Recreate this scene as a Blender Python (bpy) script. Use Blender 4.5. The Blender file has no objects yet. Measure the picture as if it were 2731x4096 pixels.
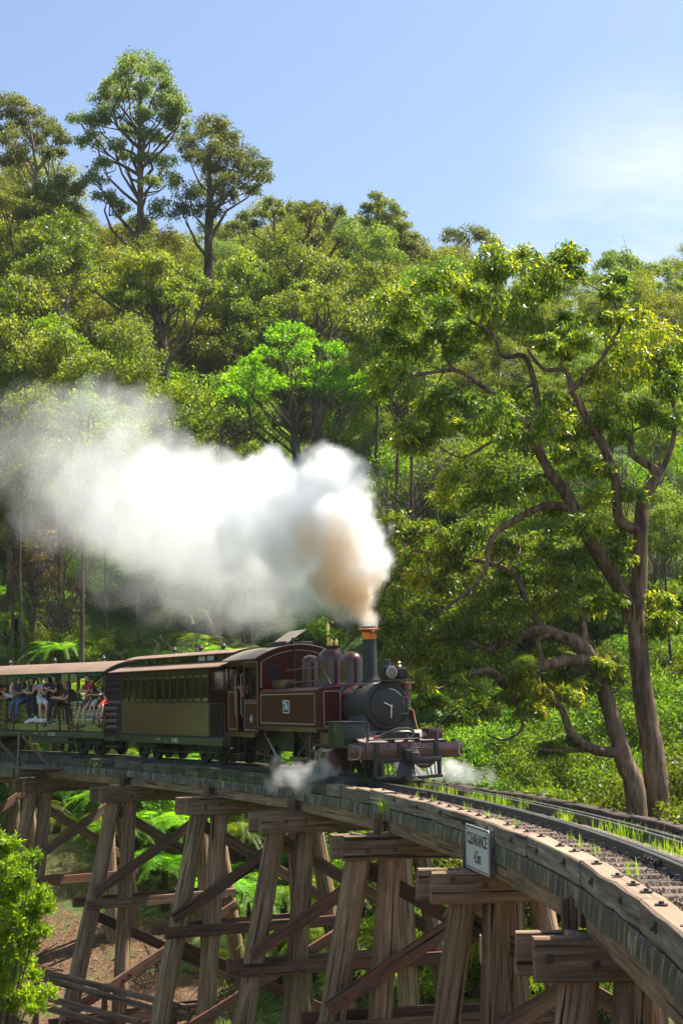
# Heritage steam train crossing a curved timber trestle in a gum forest.
import bpy, bmesh, math, random
import numpy as np
from mathutils import Vector, Matrix, Quaternion, noise as mnoise
R = math.radians
sc = bpy.context.scene
COL = sc.collection
random.seed(7)

# ------------------------------------------------------------------ camera, sky, sun, exposure
PITCH = math.atan((2830 - 2048) / 5600)
cam_d = bpy.data.cameras.new('camera')
cam = bpy.data.objects.new('camera', cam_d); COL.objects.link(cam)
cam.location = (0, 0, 1.5); cam.rotation_euler = (math.pi / 2 + PITCH, 0, 0)
cam_d.sensor_fit = 'VERTICAL'; cam_d.sensor_height = 36.0; cam_d.lens = 36.0 * 5600 / 4096
cam_d.clip_start = 0.2; cam_d.clip_end = 3000
sc.camera = cam

SUN = Vector((0.45, 0.22, 0.87)).normalized()
world = bpy.data.worlds.new('World'); sc.world = world; world.use_nodes = True
wn, wl = world.node_tree.nodes, world.node_tree.links
wn.clear()
sky = wn.new('ShaderNodeTexSky'); sky.sky_type = 'NISHITA'; sky.sun_disc = False
sky.sun_elevation = math.asin(SUN.z); sky.sun_rotation = math.atan2(SUN.x, SUN.y)
sky.altitude = 300; sky.air_density = 1.0; sky.dust_density = 1.9; sky.ozone_density = 1.6
# thin high cloud low in the sky on the sun's side
tc = wn.new('ShaderNodeTexCoord')
mp = wn.new('ShaderNodeMapping'); mp.inputs['Scale'].default_value = (5, 5, 16)
nz = wn.new('ShaderNodeTexNoise'); nz.inputs['Scale'].default_value = 1.0; nz.inputs['Detail'].default_value = 7; nz.inputs['Roughness'].default_value = 0.55
cd = Vector((0.212, 0.923, 0.318)).normalized()
dt = wn.new('ShaderNodeVectorMath'); dt.operation = 'DISTANCE'; dt.inputs[1].default_value = cd
mr = wn.new('ShaderNodeMapRange'); mr.interpolation_type = 'SMOOTHSTEP'
mr.inputs[1].default_value = 0.135; mr.inputs[2].default_value = 0.0; mr.inputs[3].default_value = 0.0; mr.inputs[4].default_value = 1.0
mr2 = wn.new('ShaderNodeMapRange'); mr2.interpolation_type = 'SMOOTHSTEP'
mr2.inputs[1].default_value = 0.34; mr2.inputs[2].default_value = 0.80
mul = wn.new('ShaderNodeMath'); mul.operation = 'MULTIPLY'
mixc = wn.new('ShaderNodeMix'); mixc.data_type = 'RGBA'
bgn = wn.new('ShaderNodeBackground'); out = wn.new('ShaderNodeOutputWorld')
wl.new(tc.outputs['Generated'], mp.inputs['Vector']); wl.new(mp.outputs[0], nz.inputs['Vector'])
wl.new(tc.outputs['Generated'], dt.inputs[0]); wl.new(dt.outputs['Value'], mr.inputs[0])
wl.new(nz.outputs['Fac'], mr2.inputs[0]); wl.new(mr.outputs[0], mul.inputs[0]); wl.new(mr2.outputs[0], mul.inputs[1])
wl.new(mul.outputs[0], mixc.inputs[0]); wl.new(sky.outputs[0], mixc.inputs[6]); mixc.inputs[7].default_value = (5.6, 5.8, 6.1, 1)
wl.new(mixc.outputs[2], bgn.inputs['Color']); bgn.inputs['Strength'].default_value = 0.09
wl.new(bgn.outputs[0], out.inputs['Surface'])

sun_d = bpy.data.lights.new('sun', 'SUN'); sun_d.energy = 4.9; sun_d.angle = R(0.53); sun_d.color = (1.0, 0.93, 0.80)
sun = bpy.data.objects.new('sun', sun_d); COL.objects.link(sun)
sun.rotation_euler = SUN.to_track_quat('Z', 'Y').to_euler(); sun.location = (30, 10, 60)

sc.view_settings.view_transform = 'Standard'; sc.view_settings.look = 'None'
sc.view_settings.exposure = 1.3; sc.view_settings.gamma = 1.0; sc.view_settings.use_curve_mapping = False
cy = sc.cycles
cy.max_bounces = 10; cy.diffuse_bounces = 6; cy.glossy_bounces = 3; cy.transmission_bounces = 6; cy.transparent_max_bounces = 12
cy.volume_bounces = 10; cy.use_adaptive_sampling = True; cy.adaptive_threshold = 0.02
cy.sample_clamp_indirect = 8; cy.caustics_reflective = False; cy.caustics_refractive = False
cy.use_denoising = True
try: cy.denoiser = 'OPENIMAGEDENOISE'
except Exception: pass
cy.volume_step_rate = 1.0; cy.volume_max_steps = 256

# ------------------------------------------------------------------ materials
def newmat(name):
    m = bpy.data.materials.new(name); m.use_nodes = True
    nt = m.node_tree; b = nt.nodes['Principled BSDF']
    return m, nt, nt.nodes, nt.links, b
def setin(b, **kw):
    for k, v in kw.items():
        k = k.replace('_', ' ')
        if k in b.inputs: b.inputs[k].default_value = v
def rgb(c): return (c[0], c[1], c[2], 1)
def coords(n, l, scale, kind='Object'):
    t = n.new('ShaderNodeTexCoord'); mpn = n.new('ShaderNodeMapping'); mpn.inputs['Scale'].default_value = scale
    l.new(t.outputs[kind], mpn.inputs['Vector']); return mpn.outputs[0]
def noise(n, l, vec, scale=1, detail=4, rough=0.6):
    t = n.new('ShaderNodeTexNoise'); t.inputs['Scale'].default_value = scale; t.inputs['Detail'].default_value = detail
    t.inputs['Roughness'].default_value = rough; l.new(vec, t.inputs['Vector']); return t.outputs['Fac']
def ramp(n, l, fac, stops):
    r = n.new('ShaderNodeValToRGB'); e = r.color_ramp.elements
    e[0].position = stops[0][0]; e[0].color = rgb(stops[0][1]); e[1].position = stops[-1][0]; e[1].color = rgb(stops[-1][1])
    for p, c in stops[1:-1]:
        k = e.new(p); k.color = rgb(c)
    l.new(fac, r.inputs[0]); return r.outputs[0]
def mixrgb(n, l, fac, a, b_, mode='MIX'):
    mx = n.new('ShaderNodeMix'); mx.data_type = 'RGBA'; mx.blend_type = mode
    for v, i in ((fac, 0), (a, 6), (b_, 7)):
        if isinstance(v, (int, float)): mx.inputs[i].default_value = v
        elif isinstance(v, (tuple, list)): mx.inputs[i].default_value = rgb(v)
        else: l.new(v, mx.inputs[i])
    return mx.outputs[2]
def bump(n, l, b, h, strength=0.3, dist=0.02):
    bp = n.new('ShaderNodeBump'); bp.inputs['Strength'].default_value = strength; bp.inputs['Distance'].default_value = dist
    l.new(h, bp.inputs['Height']); l.new(bp.outputs[0], b.inputs['Normal'])

def paint(name, c, rough=0.3, var=0.25, coat=0.0, metal=0.0, scale=3.0, bstr=0.05, c2=None, ior=1.5):
    m, nt, n, l, b = newmat(name)
    v = coords(n, l, (1, 1, 1)); f = noise(n, l, v, scale, 6, 0.65)
    d = c2 or tuple(x * (1 - var) for x in c); u = tuple(min(1, x * (1 + var)) for x in c)
    l.new(ramp(n, l, f, [(0.3, d), (0.7, u)]), b.inputs['Base Color'])
    f2 = noise(n, l, v, scale * 4, 3)
    mr = n.new('ShaderNodeMapRange'); mr.inputs[3].default_value = max(0.02, rough * 0.75); mr.inputs[4].default_value = min(1, rough * 1.35)
    l.new(f2, mr.inputs[0]); l.new(mr.outputs[0], b.inputs['Roughness'])
    setin(b, Metallic=metal, IOR=ior); b.inputs['Coat Weight'].default_value = coat; b.inputs['Coat Roughness'].default_value = 0.06
    b.inputs['Coat IOR'].default_value = 1.6
    if bstr: bump(n, l, b, f2, bstr, 0.01)
    return m

def timber_mat(name, dark, mid, light, grain=1.0, paintc=None, wear=0.5, rough=0.85, top=None):
    """weathered sawn or round timber; grain runs along the object's own X"""
    m, nt, n, l, b = newmat(name)
    oi = n.new('ShaderNodeObjectInfo')
    t = n.new('ShaderNodeTexCoord'); add = n.new('ShaderNodeVectorMath'); add.operation = 'ADD'
    sc_ = n.new('ShaderNodeVectorMath'); sc_.operation = 'SCALE'; sc_.inputs['Scale'].default_value = 40
    cmb = n.new('ShaderNodeCombineXYZ')
    for i in range(3): l.new(oi.outputs['Random'], cmb.inputs[i])
    l.new(cmb.outputs[0], sc_.inputs[0]); l.new(t.outputs['Object'], add.inputs[0]); l.new(sc_.outputs[0], add.inputs[1])
    def stretch(s):
        q = n.new('ShaderNodeMapping'); q.inputs['Scale'].default_value = s; l.new(add.outputs[0], q.inputs[0]); return q.outputs[0]
    g = noise(n, l, stretch((0.5, 11 * grain, 11 * grain)), 1.6, 8, 0.7)
    big = noise(n, l, stretch((0.8, 2.2, 2.2)), 1.3, 4, 0.6)
    crack = noise(n, l, stretch((0.35, 16 * grain, 16 * grain)), 1.3, 3, 0.5)
    c = ramp(n, l, g, [(0.3, dark), (0.52, mid), (0.75, light)])
    c = mixrgb(n, l, ramp(n, l, big, [(0.42, (0, 0, 0)), (0.66, (0.62, 0.62, 0.62))]), c, tuple(x * 0.45 for x in mid))
    if paintc:
        pf = noise(n, l, stretch((1.2, 6, 6)), 1.5, 7, 0.7)
        c = mixrgb(n, l, ramp(n, l, pf, [(wear - 0.06, (1, 1, 1)), (wear + 0.08, (0, 0, 0))]), c, mixrgb(n, l, g, tuple(x * 0.55 for x in paintc), paintc))
    ck = ramp(n, l, crack, [(0.33, (0.12, 0.12, 0.12)), (0.40, (1, 1, 1))])
    c = mixrgb(n, l, 1.0, c, ck, 'MULTIPLY')
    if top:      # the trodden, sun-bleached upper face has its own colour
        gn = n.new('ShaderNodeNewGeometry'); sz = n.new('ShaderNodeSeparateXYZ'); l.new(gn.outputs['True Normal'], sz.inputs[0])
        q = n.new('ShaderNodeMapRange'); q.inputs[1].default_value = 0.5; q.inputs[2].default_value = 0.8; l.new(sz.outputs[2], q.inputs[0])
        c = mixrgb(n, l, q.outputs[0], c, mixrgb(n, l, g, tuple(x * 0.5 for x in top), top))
    hs = n.new('ShaderNodeHueSaturation'); mrv = n.new('ShaderNodeMapRange'); mrv.inputs[3].default_value = 0.75; mrv.inputs[4].default_value = 1.25
    l.new(oi.outputs['Random'], mrv.inputs[0]); l.new(mrv.outputs[0], hs.inputs['Value']); l.new(c, hs.inputs['Color'])
    l.new(hs.outputs[0], b.inputs['Base Color']); setin(b, Roughness=rough); b.inputs['Specular IOR Level'].default_value = 0.25
    hm = n.new('ShaderNodeMath'); hm.operation = 'ADD'; l.new(g, hm.inputs[0]); l.new(ck, hm.inputs[1])
    bump(n, l, b, hm.outputs[0], 0.75, 0.02)
    return m

def leaf_mat(name, a, b_, tip=None, trans=0.5, rough=0.45, clump=0.7, objvar=0.12, spec=0.35):
    """leaf colour varies leaf by leaf, spray by spray and tree by tree"""
    m, nt, n, l, b = newmat(name)
    geo = n.new('ShaderNodeNewGeometry'); oi = n.new('ShaderNodeObjectInfo')
    v = coords(n, l, (1, 1, 1)); f = noise(n, l, v, clump, 3, 0.6)
    ad = n.new('ShaderNodeMath'); ad.operation = 'MULTIPLY_ADD'; ad.inputs[1].default_value = 0.55; ad.inputs[2].default_value = -0.27
    l.new(geo.outputs['Random Per Island'], ad.inputs[0])
    s = n.new('ShaderNodeMath'); s.operation = 'ADD'; l.new(ad.outputs[0], s.inputs[0]); l.new(f, s.inputs[1])
    st = [(0.25, a), (0.7, b_)] if not tip else [(0.2, a), (0.55, b_), (0.85, tip)]
    c = ramp(n, l, s.outputs[0], st)
    hs = n.new('ShaderNodeHueSaturation')
    for inp, lo, hi in (('Hue', 0.5 - objvar * 0.12, 0.5 + objvar * 0.12), ('Value', 1 - objvar * 1.6, 1 + objvar * 1.6)):
        q = n.new('ShaderNodeMapRange'); q.inputs[3].default_value = lo; q.inputs[4].default_value = hi
        l.new(oi.outputs['Random'], q.inputs[0]); l.new(q.outputs[0], hs.inputs[inp])
    l.new(c, hs.inputs['Color'])
    l.new(hs.outputs[0], b.inputs['Base Color']); setin(b, Roughness=rough); b.inputs['Specular IOR Level'].default_value = spec
    tr = n.new('ShaderNodeBsdfTranslucent'); br = mixrgb(n, l, 1.0, hs.outputs[0], (2.75, 2.45, 0.42), 'MULTIPLY')
    l.new(br, tr.inputs['Color'])
    ms = n.new('ShaderNodeMixShader'); ms.inputs[0].default_value = trans
    o = n['Material Output']; l.new(b.outputs[0], ms.inputs[1]); l.new(tr.outputs[0], ms.inputs[2]); l.new(ms.outputs[0], o.inputs['Surface'])
    return m

def bark_mat(name, dark, light, vs=6.0):
    m, nt, n, l, b = newmat(name)
    v = coords(n, l, (vs, vs, vs * 0.16)); f = noise(n, l, v, 1.0, 8, 0.7)
    v2 = coords(n, l, (0.6, 0.6, 0.35)); g = noise(n, l, v2, 1.0, 3)
    c = ramp(n, l, f, [(0.35, dark), (0.68, light)])
    c = mixrgb(n, l, ramp(n, l, g, [(0.42, (0, 0, 0)), (0.66, (0.6, 0.6, 0.6))]), c, tuple(x * 0.5 for x in dark))
    l.new(c, b.inputs['Base Color']); setin(b, Roughness=0.9); b.inputs['Specular IOR Level'].default_value = 0.15
    bump(n, l, b, f, 0.9, 0.05); return m

M = {}
M['pile'] = timber_mat('pile_timber', (0.066, 0.040, 0.023), (0.335, 0.218, 0.126), (0.60, 0.44, 0.285))
M['beam'] = timber_mat('beam_timber', (0.066, 0.044, 0.029), (0.265, 0.180, 0.110), (0.46, 0.345, 0.23))
M['brace'] = timber_mat('brace_timber', (0.05, 0.032, 0.022), (0.20, 0.125, 0.075), (0.37, 0.26, 0.17))
M['red_brace'] = timber_mat('red_painted_timber', (0.06, 0.035, 0.025), (0.15, 0.09, 0.06), (0.24, 0.16, 0.12), paintc=(0.25, 0.088, 0.050), wear=0.46)
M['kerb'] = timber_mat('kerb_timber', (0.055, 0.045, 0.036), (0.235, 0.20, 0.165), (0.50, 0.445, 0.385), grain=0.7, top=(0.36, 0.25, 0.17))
M['kerb_mossy_shaded'] = timber_mat('mossy_shaded_kerb_timber', (0.028, 0.026, 0.019), (0.095, 0.086, 0.066), (0.22, 0.20, 0.165), grain=0.7)  # mossy kerb beside the train, with the train's shade darkened into its colour
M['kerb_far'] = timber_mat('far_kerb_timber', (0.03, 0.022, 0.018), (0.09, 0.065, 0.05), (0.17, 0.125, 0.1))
M['sleeper'] = timber_mat('sleeper_timber', (0.05, 0.036, 0.03), (0.16, 0.115, 0.09), (0.30, 0.23, 0.185))
M['grey_wood'] = timber_mat('grey_timber', (0.07, 0.055, 0.043), (0.19, 0.155, 0.125), (0.36, 0.31, 0.26))
M['iron'] = paint('dark_iron', (0.045, 0.04, 0.04), 0.6, 0.4)
M['rust'] = paint('rusty_iron', (0.10, 0.06, 0.042), 0.75, 0.5, scale=12)
M['rail'] = paint('rail_side_steel', (0.06, 0.05, 0.047), 0.55, 0.3, scale=5)
M['tyre'] = paint('worn_tyre_steel', (0.10, 0.095, 0.09), 0.45, 0.3, metal=0.6)
M['rail_top'] = paint('rail_running_steel', (0.46, 0.46, 0.48), 0.28, 0.15, metal=1.0)
M['gravel'] = paint('gravel_stone', (0.17, 0.135, 0.105), 0.9, 0.75, scale=9, bstr=0.2)
M['dirt'] = paint('deck_dirt', (0.15, 0.115, 0.085), 0.95, 0.5, scale=14, bstr=0.5)
# ------------------------------------------------------------------ mesh building
class MB:
    """collects primitives, then links them as ONE mesh object"""
    def __init__(s): s.v = []; s.f = []; s.mi = []; s.cur = 0; s.sm = []
    def add(s, vs, fs, smooth=False):
        o = len(s.v); s.v.extend([tuple(p) for p in vs])
        for f in fs: s.f.append(tuple(i + o for i in f)); s.mi.append(s.cur); s.sm.append(smooth)
        return s
    def mat(s, i): s.cur = i; return s
    def box(s, c, d, M_=None, taper=None):
        x, y, z = d[0] / 2, d[1] / 2, d[2] / 2; tx, ty = taper or (1, 1)
        vs = [(-x, -y, -z), (x, -y, -z), (x, y, -z), (-x, y, -z), (-x * tx, -y * ty, z), (x * tx, -y * ty, z), (x * tx, y * ty, z), (-x * tx, y * ty, z)]
        vs = [Vector(p) for p in vs]
        if M_ is not None: vs = [M_ @ p for p in vs]
        vs = [p + Vector(c) for p in vs]
        return s.add(vs, [(3, 2, 1, 0), (4, 5, 6, 7), (0, 1, 5, 4), (1, 2, 6, 5), (2, 3, 7, 6), (3, 0, 4, 7)])
    def bx(s, x0, x1, y0, y1, z0, z1): return s.box(((x0 + x1) / 2, (y0 + y1) / 2, (z0 + z1) / 2), (abs(x1 - x0), abs(y1 - y0), abs(z1 - z0)))
    def cbox(s, x0, x1, y0, y1, z0, z1, b=0.01):
        """box with chamfered edges (24-corner)"""
        bm = bmesh.new(); bmesh.ops.create_cube(bm, size=1)
        for v in bm.verts: v.co = Vector(((x0 + x1) / 2 + v.co.x * abs(x1 - x0), (y0 + y1) / 2 + v.co.y * abs(y1 - y0), (z0 + z1) / 2 + v.co.z * abs(z1 - z0)))
        bmesh.ops.bevel(bm, geom=bm.edges[:] , offset=b, segments=2, affect='EDGES', profile=0.5)
        bm.verts.index_update(); s.add([v.co.copy() for v in bm.verts], [[v.index for v in f.verts] for f in bm.faces]); bm.free(); return s
    def tube(s, pts, rad, n=8, caps=True, smooth=True):
        pts = [Vector(p) for p in pts]; k = len(pts)
        if isinstance(rad, (int, float)): rad = [rad] * k
        vs = []; fs = []; up = None
        for i, p in enumerate(pts):
            t = (pts[min(i + 1, k - 1)] - pts[max(i - 1, 0)])
            if t.length < 1e-9: t = Vector((0, 0, 1))
            t.normalize()
            if up is None: up = Vector((0, 0, 1)) if abs(t.z) < 0.9 else Vector((1, 0, 0))
            a = up - t * up.dot(t)
            if a.length < 1e-6: a = t.orthogonal()
            a.normalize(); up = a; b = t.cross(a)
            for j in range(n):
                an = 2 * math.pi * j / n; vs.append(p + (a * math.cos(an) + b * math.sin(an)) * rad[i])
        for i in range(k - 1):
            for j in range(n):
                q = (j + 1) % n; fs.append((i * n + j, i * n + q, (i + 1) * n + q, (i + 1) * n + j))
        s.add(vs, fs, smooth)
        if caps:
            o = len(s.v) - len(vs)
            s.f.append(tuple(o + j for j in range(n))[::-1]); s.f.append(tuple(o + (k - 1) * n + j for j in range(n)))
            s.mi += [s.cur] * 2; s.sm += [False] * 2
        return s
    def cyl(s, p0, p1, r0, r1=None, n=16, caps=True): return s.tube([p0, p1], [r0, r0 if r1 is None else r1], n, caps)
    def lathe(s, prof, org=(0, 0, 0), axis='Z', n=24, caps=True):
        """prof: list of (radius, height) along the axis"""
        vs = []; fs = []; k = len(prof)
        for r, h in prof:
            for j in range(n):
                a = 2 * math.pi * j / n; x, y = r * math.cos(a), r * math.sin(a)
                p = (x, y, h) if axis == 'Z' else (h, x, y) if axis == 'X' else (y, h, x)
                vs.append((p[0] + org[0], p[1] + org[1], p[2] + org[2]))
        for i in range(k - 1):
            for j in range(n):
                q = (j + 1) % n; fs.append((i * n + j, i * n + q, (i + 1) * n + q, (i + 1) * n + j))
        s.add(vs, fs, True); o = len(s.v) - len(vs)
        for e, sl in ((0, -1), (k - 1, 1)):
            if caps and prof[e][0] > 1e-5:
                s.f.append(tuple(o + e * n + j for j in range(n))[::sl]); s.mi.append(s.cur); s.sm.append(False)
        return s
    def prism(s, poly, h0, h1, axis='X'):
        """extrude a 2-D outline; axis X: outline is (y,z); Y: (x,z); Z: (x,y)"""
        k = len(poly); f = {'X': lambda a, b, h: (h, a, b), 'Y': lambda a, b, h: (a, h, b), 'Z': lambda a, b, h: (a, b, h)}[axis]
        vs = [f(a, b, h0) for a, b in poly] + [f(a, b, h1) for a, b in poly]
        fs = [tuple(range(k))[::-1], tuple(range(k, 2 * k))] + [(i, (i + 1) % k, k + (i + 1) % k, k + i) for i in range(k)]
        return s.add(vs, fs)
    def sheet(s, rows, thick=0.0):
        """grid of points; with thickness downwards"""
        k = len(rows); n = len(rows[0]); vs = [Vector(p) for r in rows for p in r]
        fs = [(i * n + j, i * n + j + 1, (i + 1) * n + j + 1, (i + 1) * n + j) for i in range(k - 1) for j in range(n - 1)]
        s.add(vs, fs, True)
        return s
    def data(s, name, mats, fix=True, angle=35):
        me = bpy.data.meshes.new(name)
        me.from_pydata([tuple(p) for p in s.v], [], s.f)
        for m in (mats if isinstance(mats, (list, tuple)) else [mats]): me.materials.append(m)
        me.polygons.foreach_set('material_index', s.mi); 
        if fix:
            bm = bmesh.new(); bm.from_mesh(me); bmesh.ops.recalc_face_normals(bm, faces=bm.faces[:]); bm.to_mesh(me); bm.free()
        me.polygons.foreach_set('use_smooth', [True] * len(me.polygons))
        try: me.set_sharp_from_angle(angle=R(angle))
        except Exception: pass
        me.update(); return me
    def build(s, name, mats, parent=None, loc=None, mtx=None, **kw):
        o = bpy.data.objects.new(name, s.data(name, mats, **kw)); COL.objects.link(o)
        if parent: o.parent = parent
        if mtx is not None: o.matrix_basis = mtx
        elif loc: o.location = loc
        return o

def tag(o, label=None, cat=None, group=None, kind=None):
    if label: o['label'] = label
    if cat: o['category'] = cat
    if group: o['group'] = group
    if kind: o['kind'] = kind
    return o
def empty(name, mtx=None, label=None, cat=None, group=None):
    o = bpy.data.objects.new(name, None); COL.objects.link(o); o.empty_display_size = 0.3
    if mtx is not None: o.matrix_world = mtx
    return tag(o, label, cat, group)
def inst(name, me, parent=None, mtx=None):
    o = bpy.data.objects.new(name, me); COL.objects.link(o)
    if parent: o.parent = parent
    if mtx is not None: o.matrix_basis = mtx
    return o
def copy_tree(o, parent=None):
    c = o.copy(); COL.objects.link(c); c.parent = parent
    for ch in list(o.children): copy_tree(ch, c)
    return c
def along(p0, p1, roll_up=(0, 0, 1)):
    """matrix whose X runs p0 -> p1, Z near roll_up, origin p0"""
    p0, p1 = Vector(p0), Vector(p1); x = (p1 - p0).normalized(); u = Vector(roll_up)
    if abs(x.dot(u.normalized())) > 0.98: u = Vector((0, 1, 0))
    y = u.cross(x).normalized(); z = x.cross(y)
    m = Matrix((x, y, z)).transposed().to_4x4(); m.translation = p0; return m

rt = random.Random(11)
def timber(name, p0, p1, w, h, mat, parent, up=(0, 0, 1), ch=0.012, jit=0.006, ends=0.02):
    """sawn timber: w across, h deep; slightly uneven, chamfered; local X along its length"""
    L = (Vector(p1) - Vector(p0)).length; segs = max(2, int(L / 0.5)); mb = MB(); rows = []
    c = min(ch, w * 0.3, h * 0.3)
    for i in range(segs + 1):
        t = i / segs; x = t * L; ring = []
        dy, dz = rt.uniform(-jit, jit), rt.uniform(-jit, jit)
        for a, b in ((-w / 2 + c, -h / 2), (w / 2 - c, -h / 2), (w / 2, -h / 2 + c), (w / 2, h / 2 - c), (w / 2 - c, h / 2), (-w / 2 + c, h / 2), (-w / 2, h / 2 - c), (-w / 2, -h / 2 + c)):
            ring.append((x + (rt.uniform(-ends, ends) if i in (0, segs) else 0), a + dy + rt.uniform(-jit, jit) * 0.6, b + dz + rt.uniform(-jit, jit) * 0.6))
        rows.append(ring)
    vs = [p for r in rows for p in r]; k = 8
    fs = [(i * k + j, i * k + (j + 1) % k, (i + 1) * k + (j + 1) % k, (i + 1) * k + j) for i in range(segs) for j in range(k)]
    fs += [tuple(range(k))[::-1], tuple(segs * k + j for j in range(k))]
    mb.add(vs, fs)
    return mb.build(name, mat, parent, mtx=along(p0, p1, up), angle=20)
def round_pile(name, p0, p1, r0, r1, mat, parent):
    L = (Vector(p1) - Vector(p0)).length; segs = max(4, int(L / 0.45)); mb = MB(); k = 14; vs = []
    ph = rt.uniform(0, 99)
    for i in range(segs + 1):
        t = i / segs; r = r0 + (r1 - r0) * t
        bx_, by_ = 0.03 * math.sin(t * 4 + ph), 0.03 * math.sin(t * 3 + ph * 2)
        for j in range(k):
            a = 2 * math.pi * j / k
            rr = r * (1 + 0.10 * mnoise.noise((math.cos(a) * 1.2 + ph, math.sin(a) * 1.2, t * L * 0.35)) + 0.05 * mnoise.noise((math.cos(a) * 3 + ph, math.sin(a) * 3, t * L * 0.8)))
            vs.append((t * L, bx_ + rr * math.cos(a), by_ + rr * math.sin(a)))
    fs = [(i * k + j, i * k + (j + 1) % k, (i + 1) * k + (j + 1) % k, (i + 1) * k + j) for i in range(segs) for j in range(k)]
    fs += [tuple(range(k))[::-1], tuple(segs * k + j for j in range(k))]
    mb.add(vs, fs, True)
    return mb.build(name, mat, parent, mtx=along(p0, p1, (0, 1, 0.01)), angle=60)

def text_mesh(s, size, depth=0.002, bold=0.0, sx=1.0):
    cu = bpy.data.curves.new('lettering', 'FONT'); cu.body = s; cu.size = size; cu.align_x = 'CENTER'; cu.align_y = 'CENTER'; cu.extrude = depth; cu.offset = bold
    o = bpy.data.objects.new('lettering', cu); COL.objects.link(o)
    bpy.context.view_layer.update()
    me = bpy.data.meshes.new_from_object(o.evaluated_get(bpy.context.evaluated_depsgraph_get()))
    bpy.data.objects.remove(o); bpy.data.curves.remove(cu)
    if sx != 1.0:
        for v in me.vertices: v.co.x *= sx
    return me
def lettering(s, size, mat, parent, mtx, bold=0.0, sx=1.0, name='lettering'):
    me = text_mesh(s, size, 0.0015, bold, sx); me.materials.clear(); me.materials.append(mat); me.name = name
    return inst(name, me, parent, mtx)

# ------------------------------------------------------------------ the curved line of the railway
CX, CY, RC = -48.70, 12.87, 52.38
def onrail(s, lat=0.0, z=0.0):
    """s metres along the line (away from us), lat metres to the outside of the curve"""
    a = s / RC; return Vector((CX + (RC + lat) * math.cos(a), CY + (RC + lat) * math.sin(a), z))
def frame(mid, half, cant=1.1, dz=0.0):
    p1, p2 = onrail(mid - half), onrail(mid + half); d = (p1 - p2).normalized(); o = (p1 + p2) / 2
    Y = Vector((-d.y, d.x, 0)); Z = Vector((0, 0, 1)); t = R(cant)
    Y2 = Y * math.cos(t) + Z * math.sin(t); Z2 = Z * math.cos(t) - Y * math.sin(t)
    m = Matrix((d, Y2, Z2)).transposed().to_4x4(); m.translation = Vector((o.x, o.y, dz)); return m
# ------------------------------------------------------------------ ground
def sp(x, k=2.0): return math.log1p(math.exp(-abs(x) / k)) * k + max(x, 0)
def ground(x, y):
    near = -0.3 - 0.12 * min(max(y, 0), 13) - 0.55 * max(0, y - 13.0)
    near = max(near, -12)
    v = -8.5 + 0.40 * sp(y - 42) - 0.06 * sp(y - 60) + (0.175 + 0.05 * max(0, min(1, -x / 30)) - 0.085 * max(0, min(1, (x - 2) / 18))) * sp(y - 58, 4) - 0.55 * sp(y - 128, 10) + 0.42 * sp(x + 3.5) - 0.36 * sp(x - 10) - 0.06 * sp(x - 60, 8)
    v += 0.22 * sp(-24 - x, 3) - 0.12 * sp(-90 - x, 8)
    if y < 25: v += 0.04 * sp(25 - y)
    d = near - v
    h = v + sp(d, 0.35)
    h += 0.22 * mnoise.noise((x * 0.16, y * 0.16, 1.3)) + 0.07 * mnoise.noise((x * 0.7, y * 0.7, 4.1))
    return h
xs = [-900, -600, -400, -260, -180, -130, -100] + [x for x in np.arange(-80, 60.1, 1.0)] + [75, 95, 130, 180, 260, 400, 600, 900]
ys = [-300, -120, -60, -30, -15] + [y for y in np.arange(-6, 75, 0.8)] + [y for y in np.arange(75, 180, 3.0)] + [200, 250, 320, 450, 700, 1200]
g = MB(); g.sheet([[(x, y, ground(x, y)) for x in xs] for y in ys])
m, nt, n, l, b = newmat('forest_floor')
v = coords(n, l, (1, 1, 1)); f = noise(n, l, v, 0.35, 6, 0.65); f2 = noise(n, l, v, 4.0, 6, 0.7); f3 = noise(n, l, v, 0.12, 3)
f4 = noise(n, l, v, 14.0, 3, 0.7); soil = mixrgb(n, l, ramp(n, l, f4, [(0.42, (0, 0, 0)), (0.5, (0.8, 0.8, 0.8))]), ramp(n, l, f2, [(0.3, (0.09, 0.045, 0.022)), (0.5, (0.20, 0.105, 0.05)), (0.72, (0.32, 0.19, 0.10))]), (0.055, 0.03, 0.016))
green = ramp(n, l, f2, [(0.3, (0.022, 0.05, 0.008)), (0.7, (0.085, 0.15, 0.018))])
sx_ = n.new('ShaderNodeSeparateXYZ'); l.new(v, sx_.inputs[0])
def axis_ramp(o_, a, b_):
    q = n.new('ShaderNodeMapRange'); q.inputs[1].default_value = a; q.inputs[2].default_value = b_; l.new(o_, q.inputs[0]); return q.outputs[0]
hill = axis_ramp(sx_.outputs[1], 48.0, 56.0); leftg = axis_ramp(sx_.outputs[0], -14.0, -18.0)
rg0 = axis_ramp(sx_.outputs[0], -4.5, -2.0); rg1 = axis_ramp(sx_.outputs[1], 24.0, 30.0)
rmm = n.new('ShaderNodeMath'); rmm.operation = 'MINIMUM'; l.new(rg0, rmm.inputs[0]); l.new(rg1, rmm.inputs[1]); rightg = rmm.outputs[0]
mxg = n.new('ShaderNodeMath'); mxg.operation = 'MAXIMUM'; l.new(hill, mxg.inputs[0]); l.new(leftg, mxg.inputs[1])
mx3 = n.new('ShaderNodeMath'); mx3.operation = 'MAXIMUM'; l.new(mxg.outputs[0], mx3.inputs[0]); l.new(rightg, mx3.inputs[1])
mxh = n.new('ShaderNodeMath'); mxh.operation = 'MAXIMUM'; l.new(mx3.outputs[0], mxh.inputs[0]); l.new(ramp(n, l, f, [(0.50, (0, 0, 0)), (0.60, (1, 1, 1))]), mxh.inputs[1])
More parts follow.
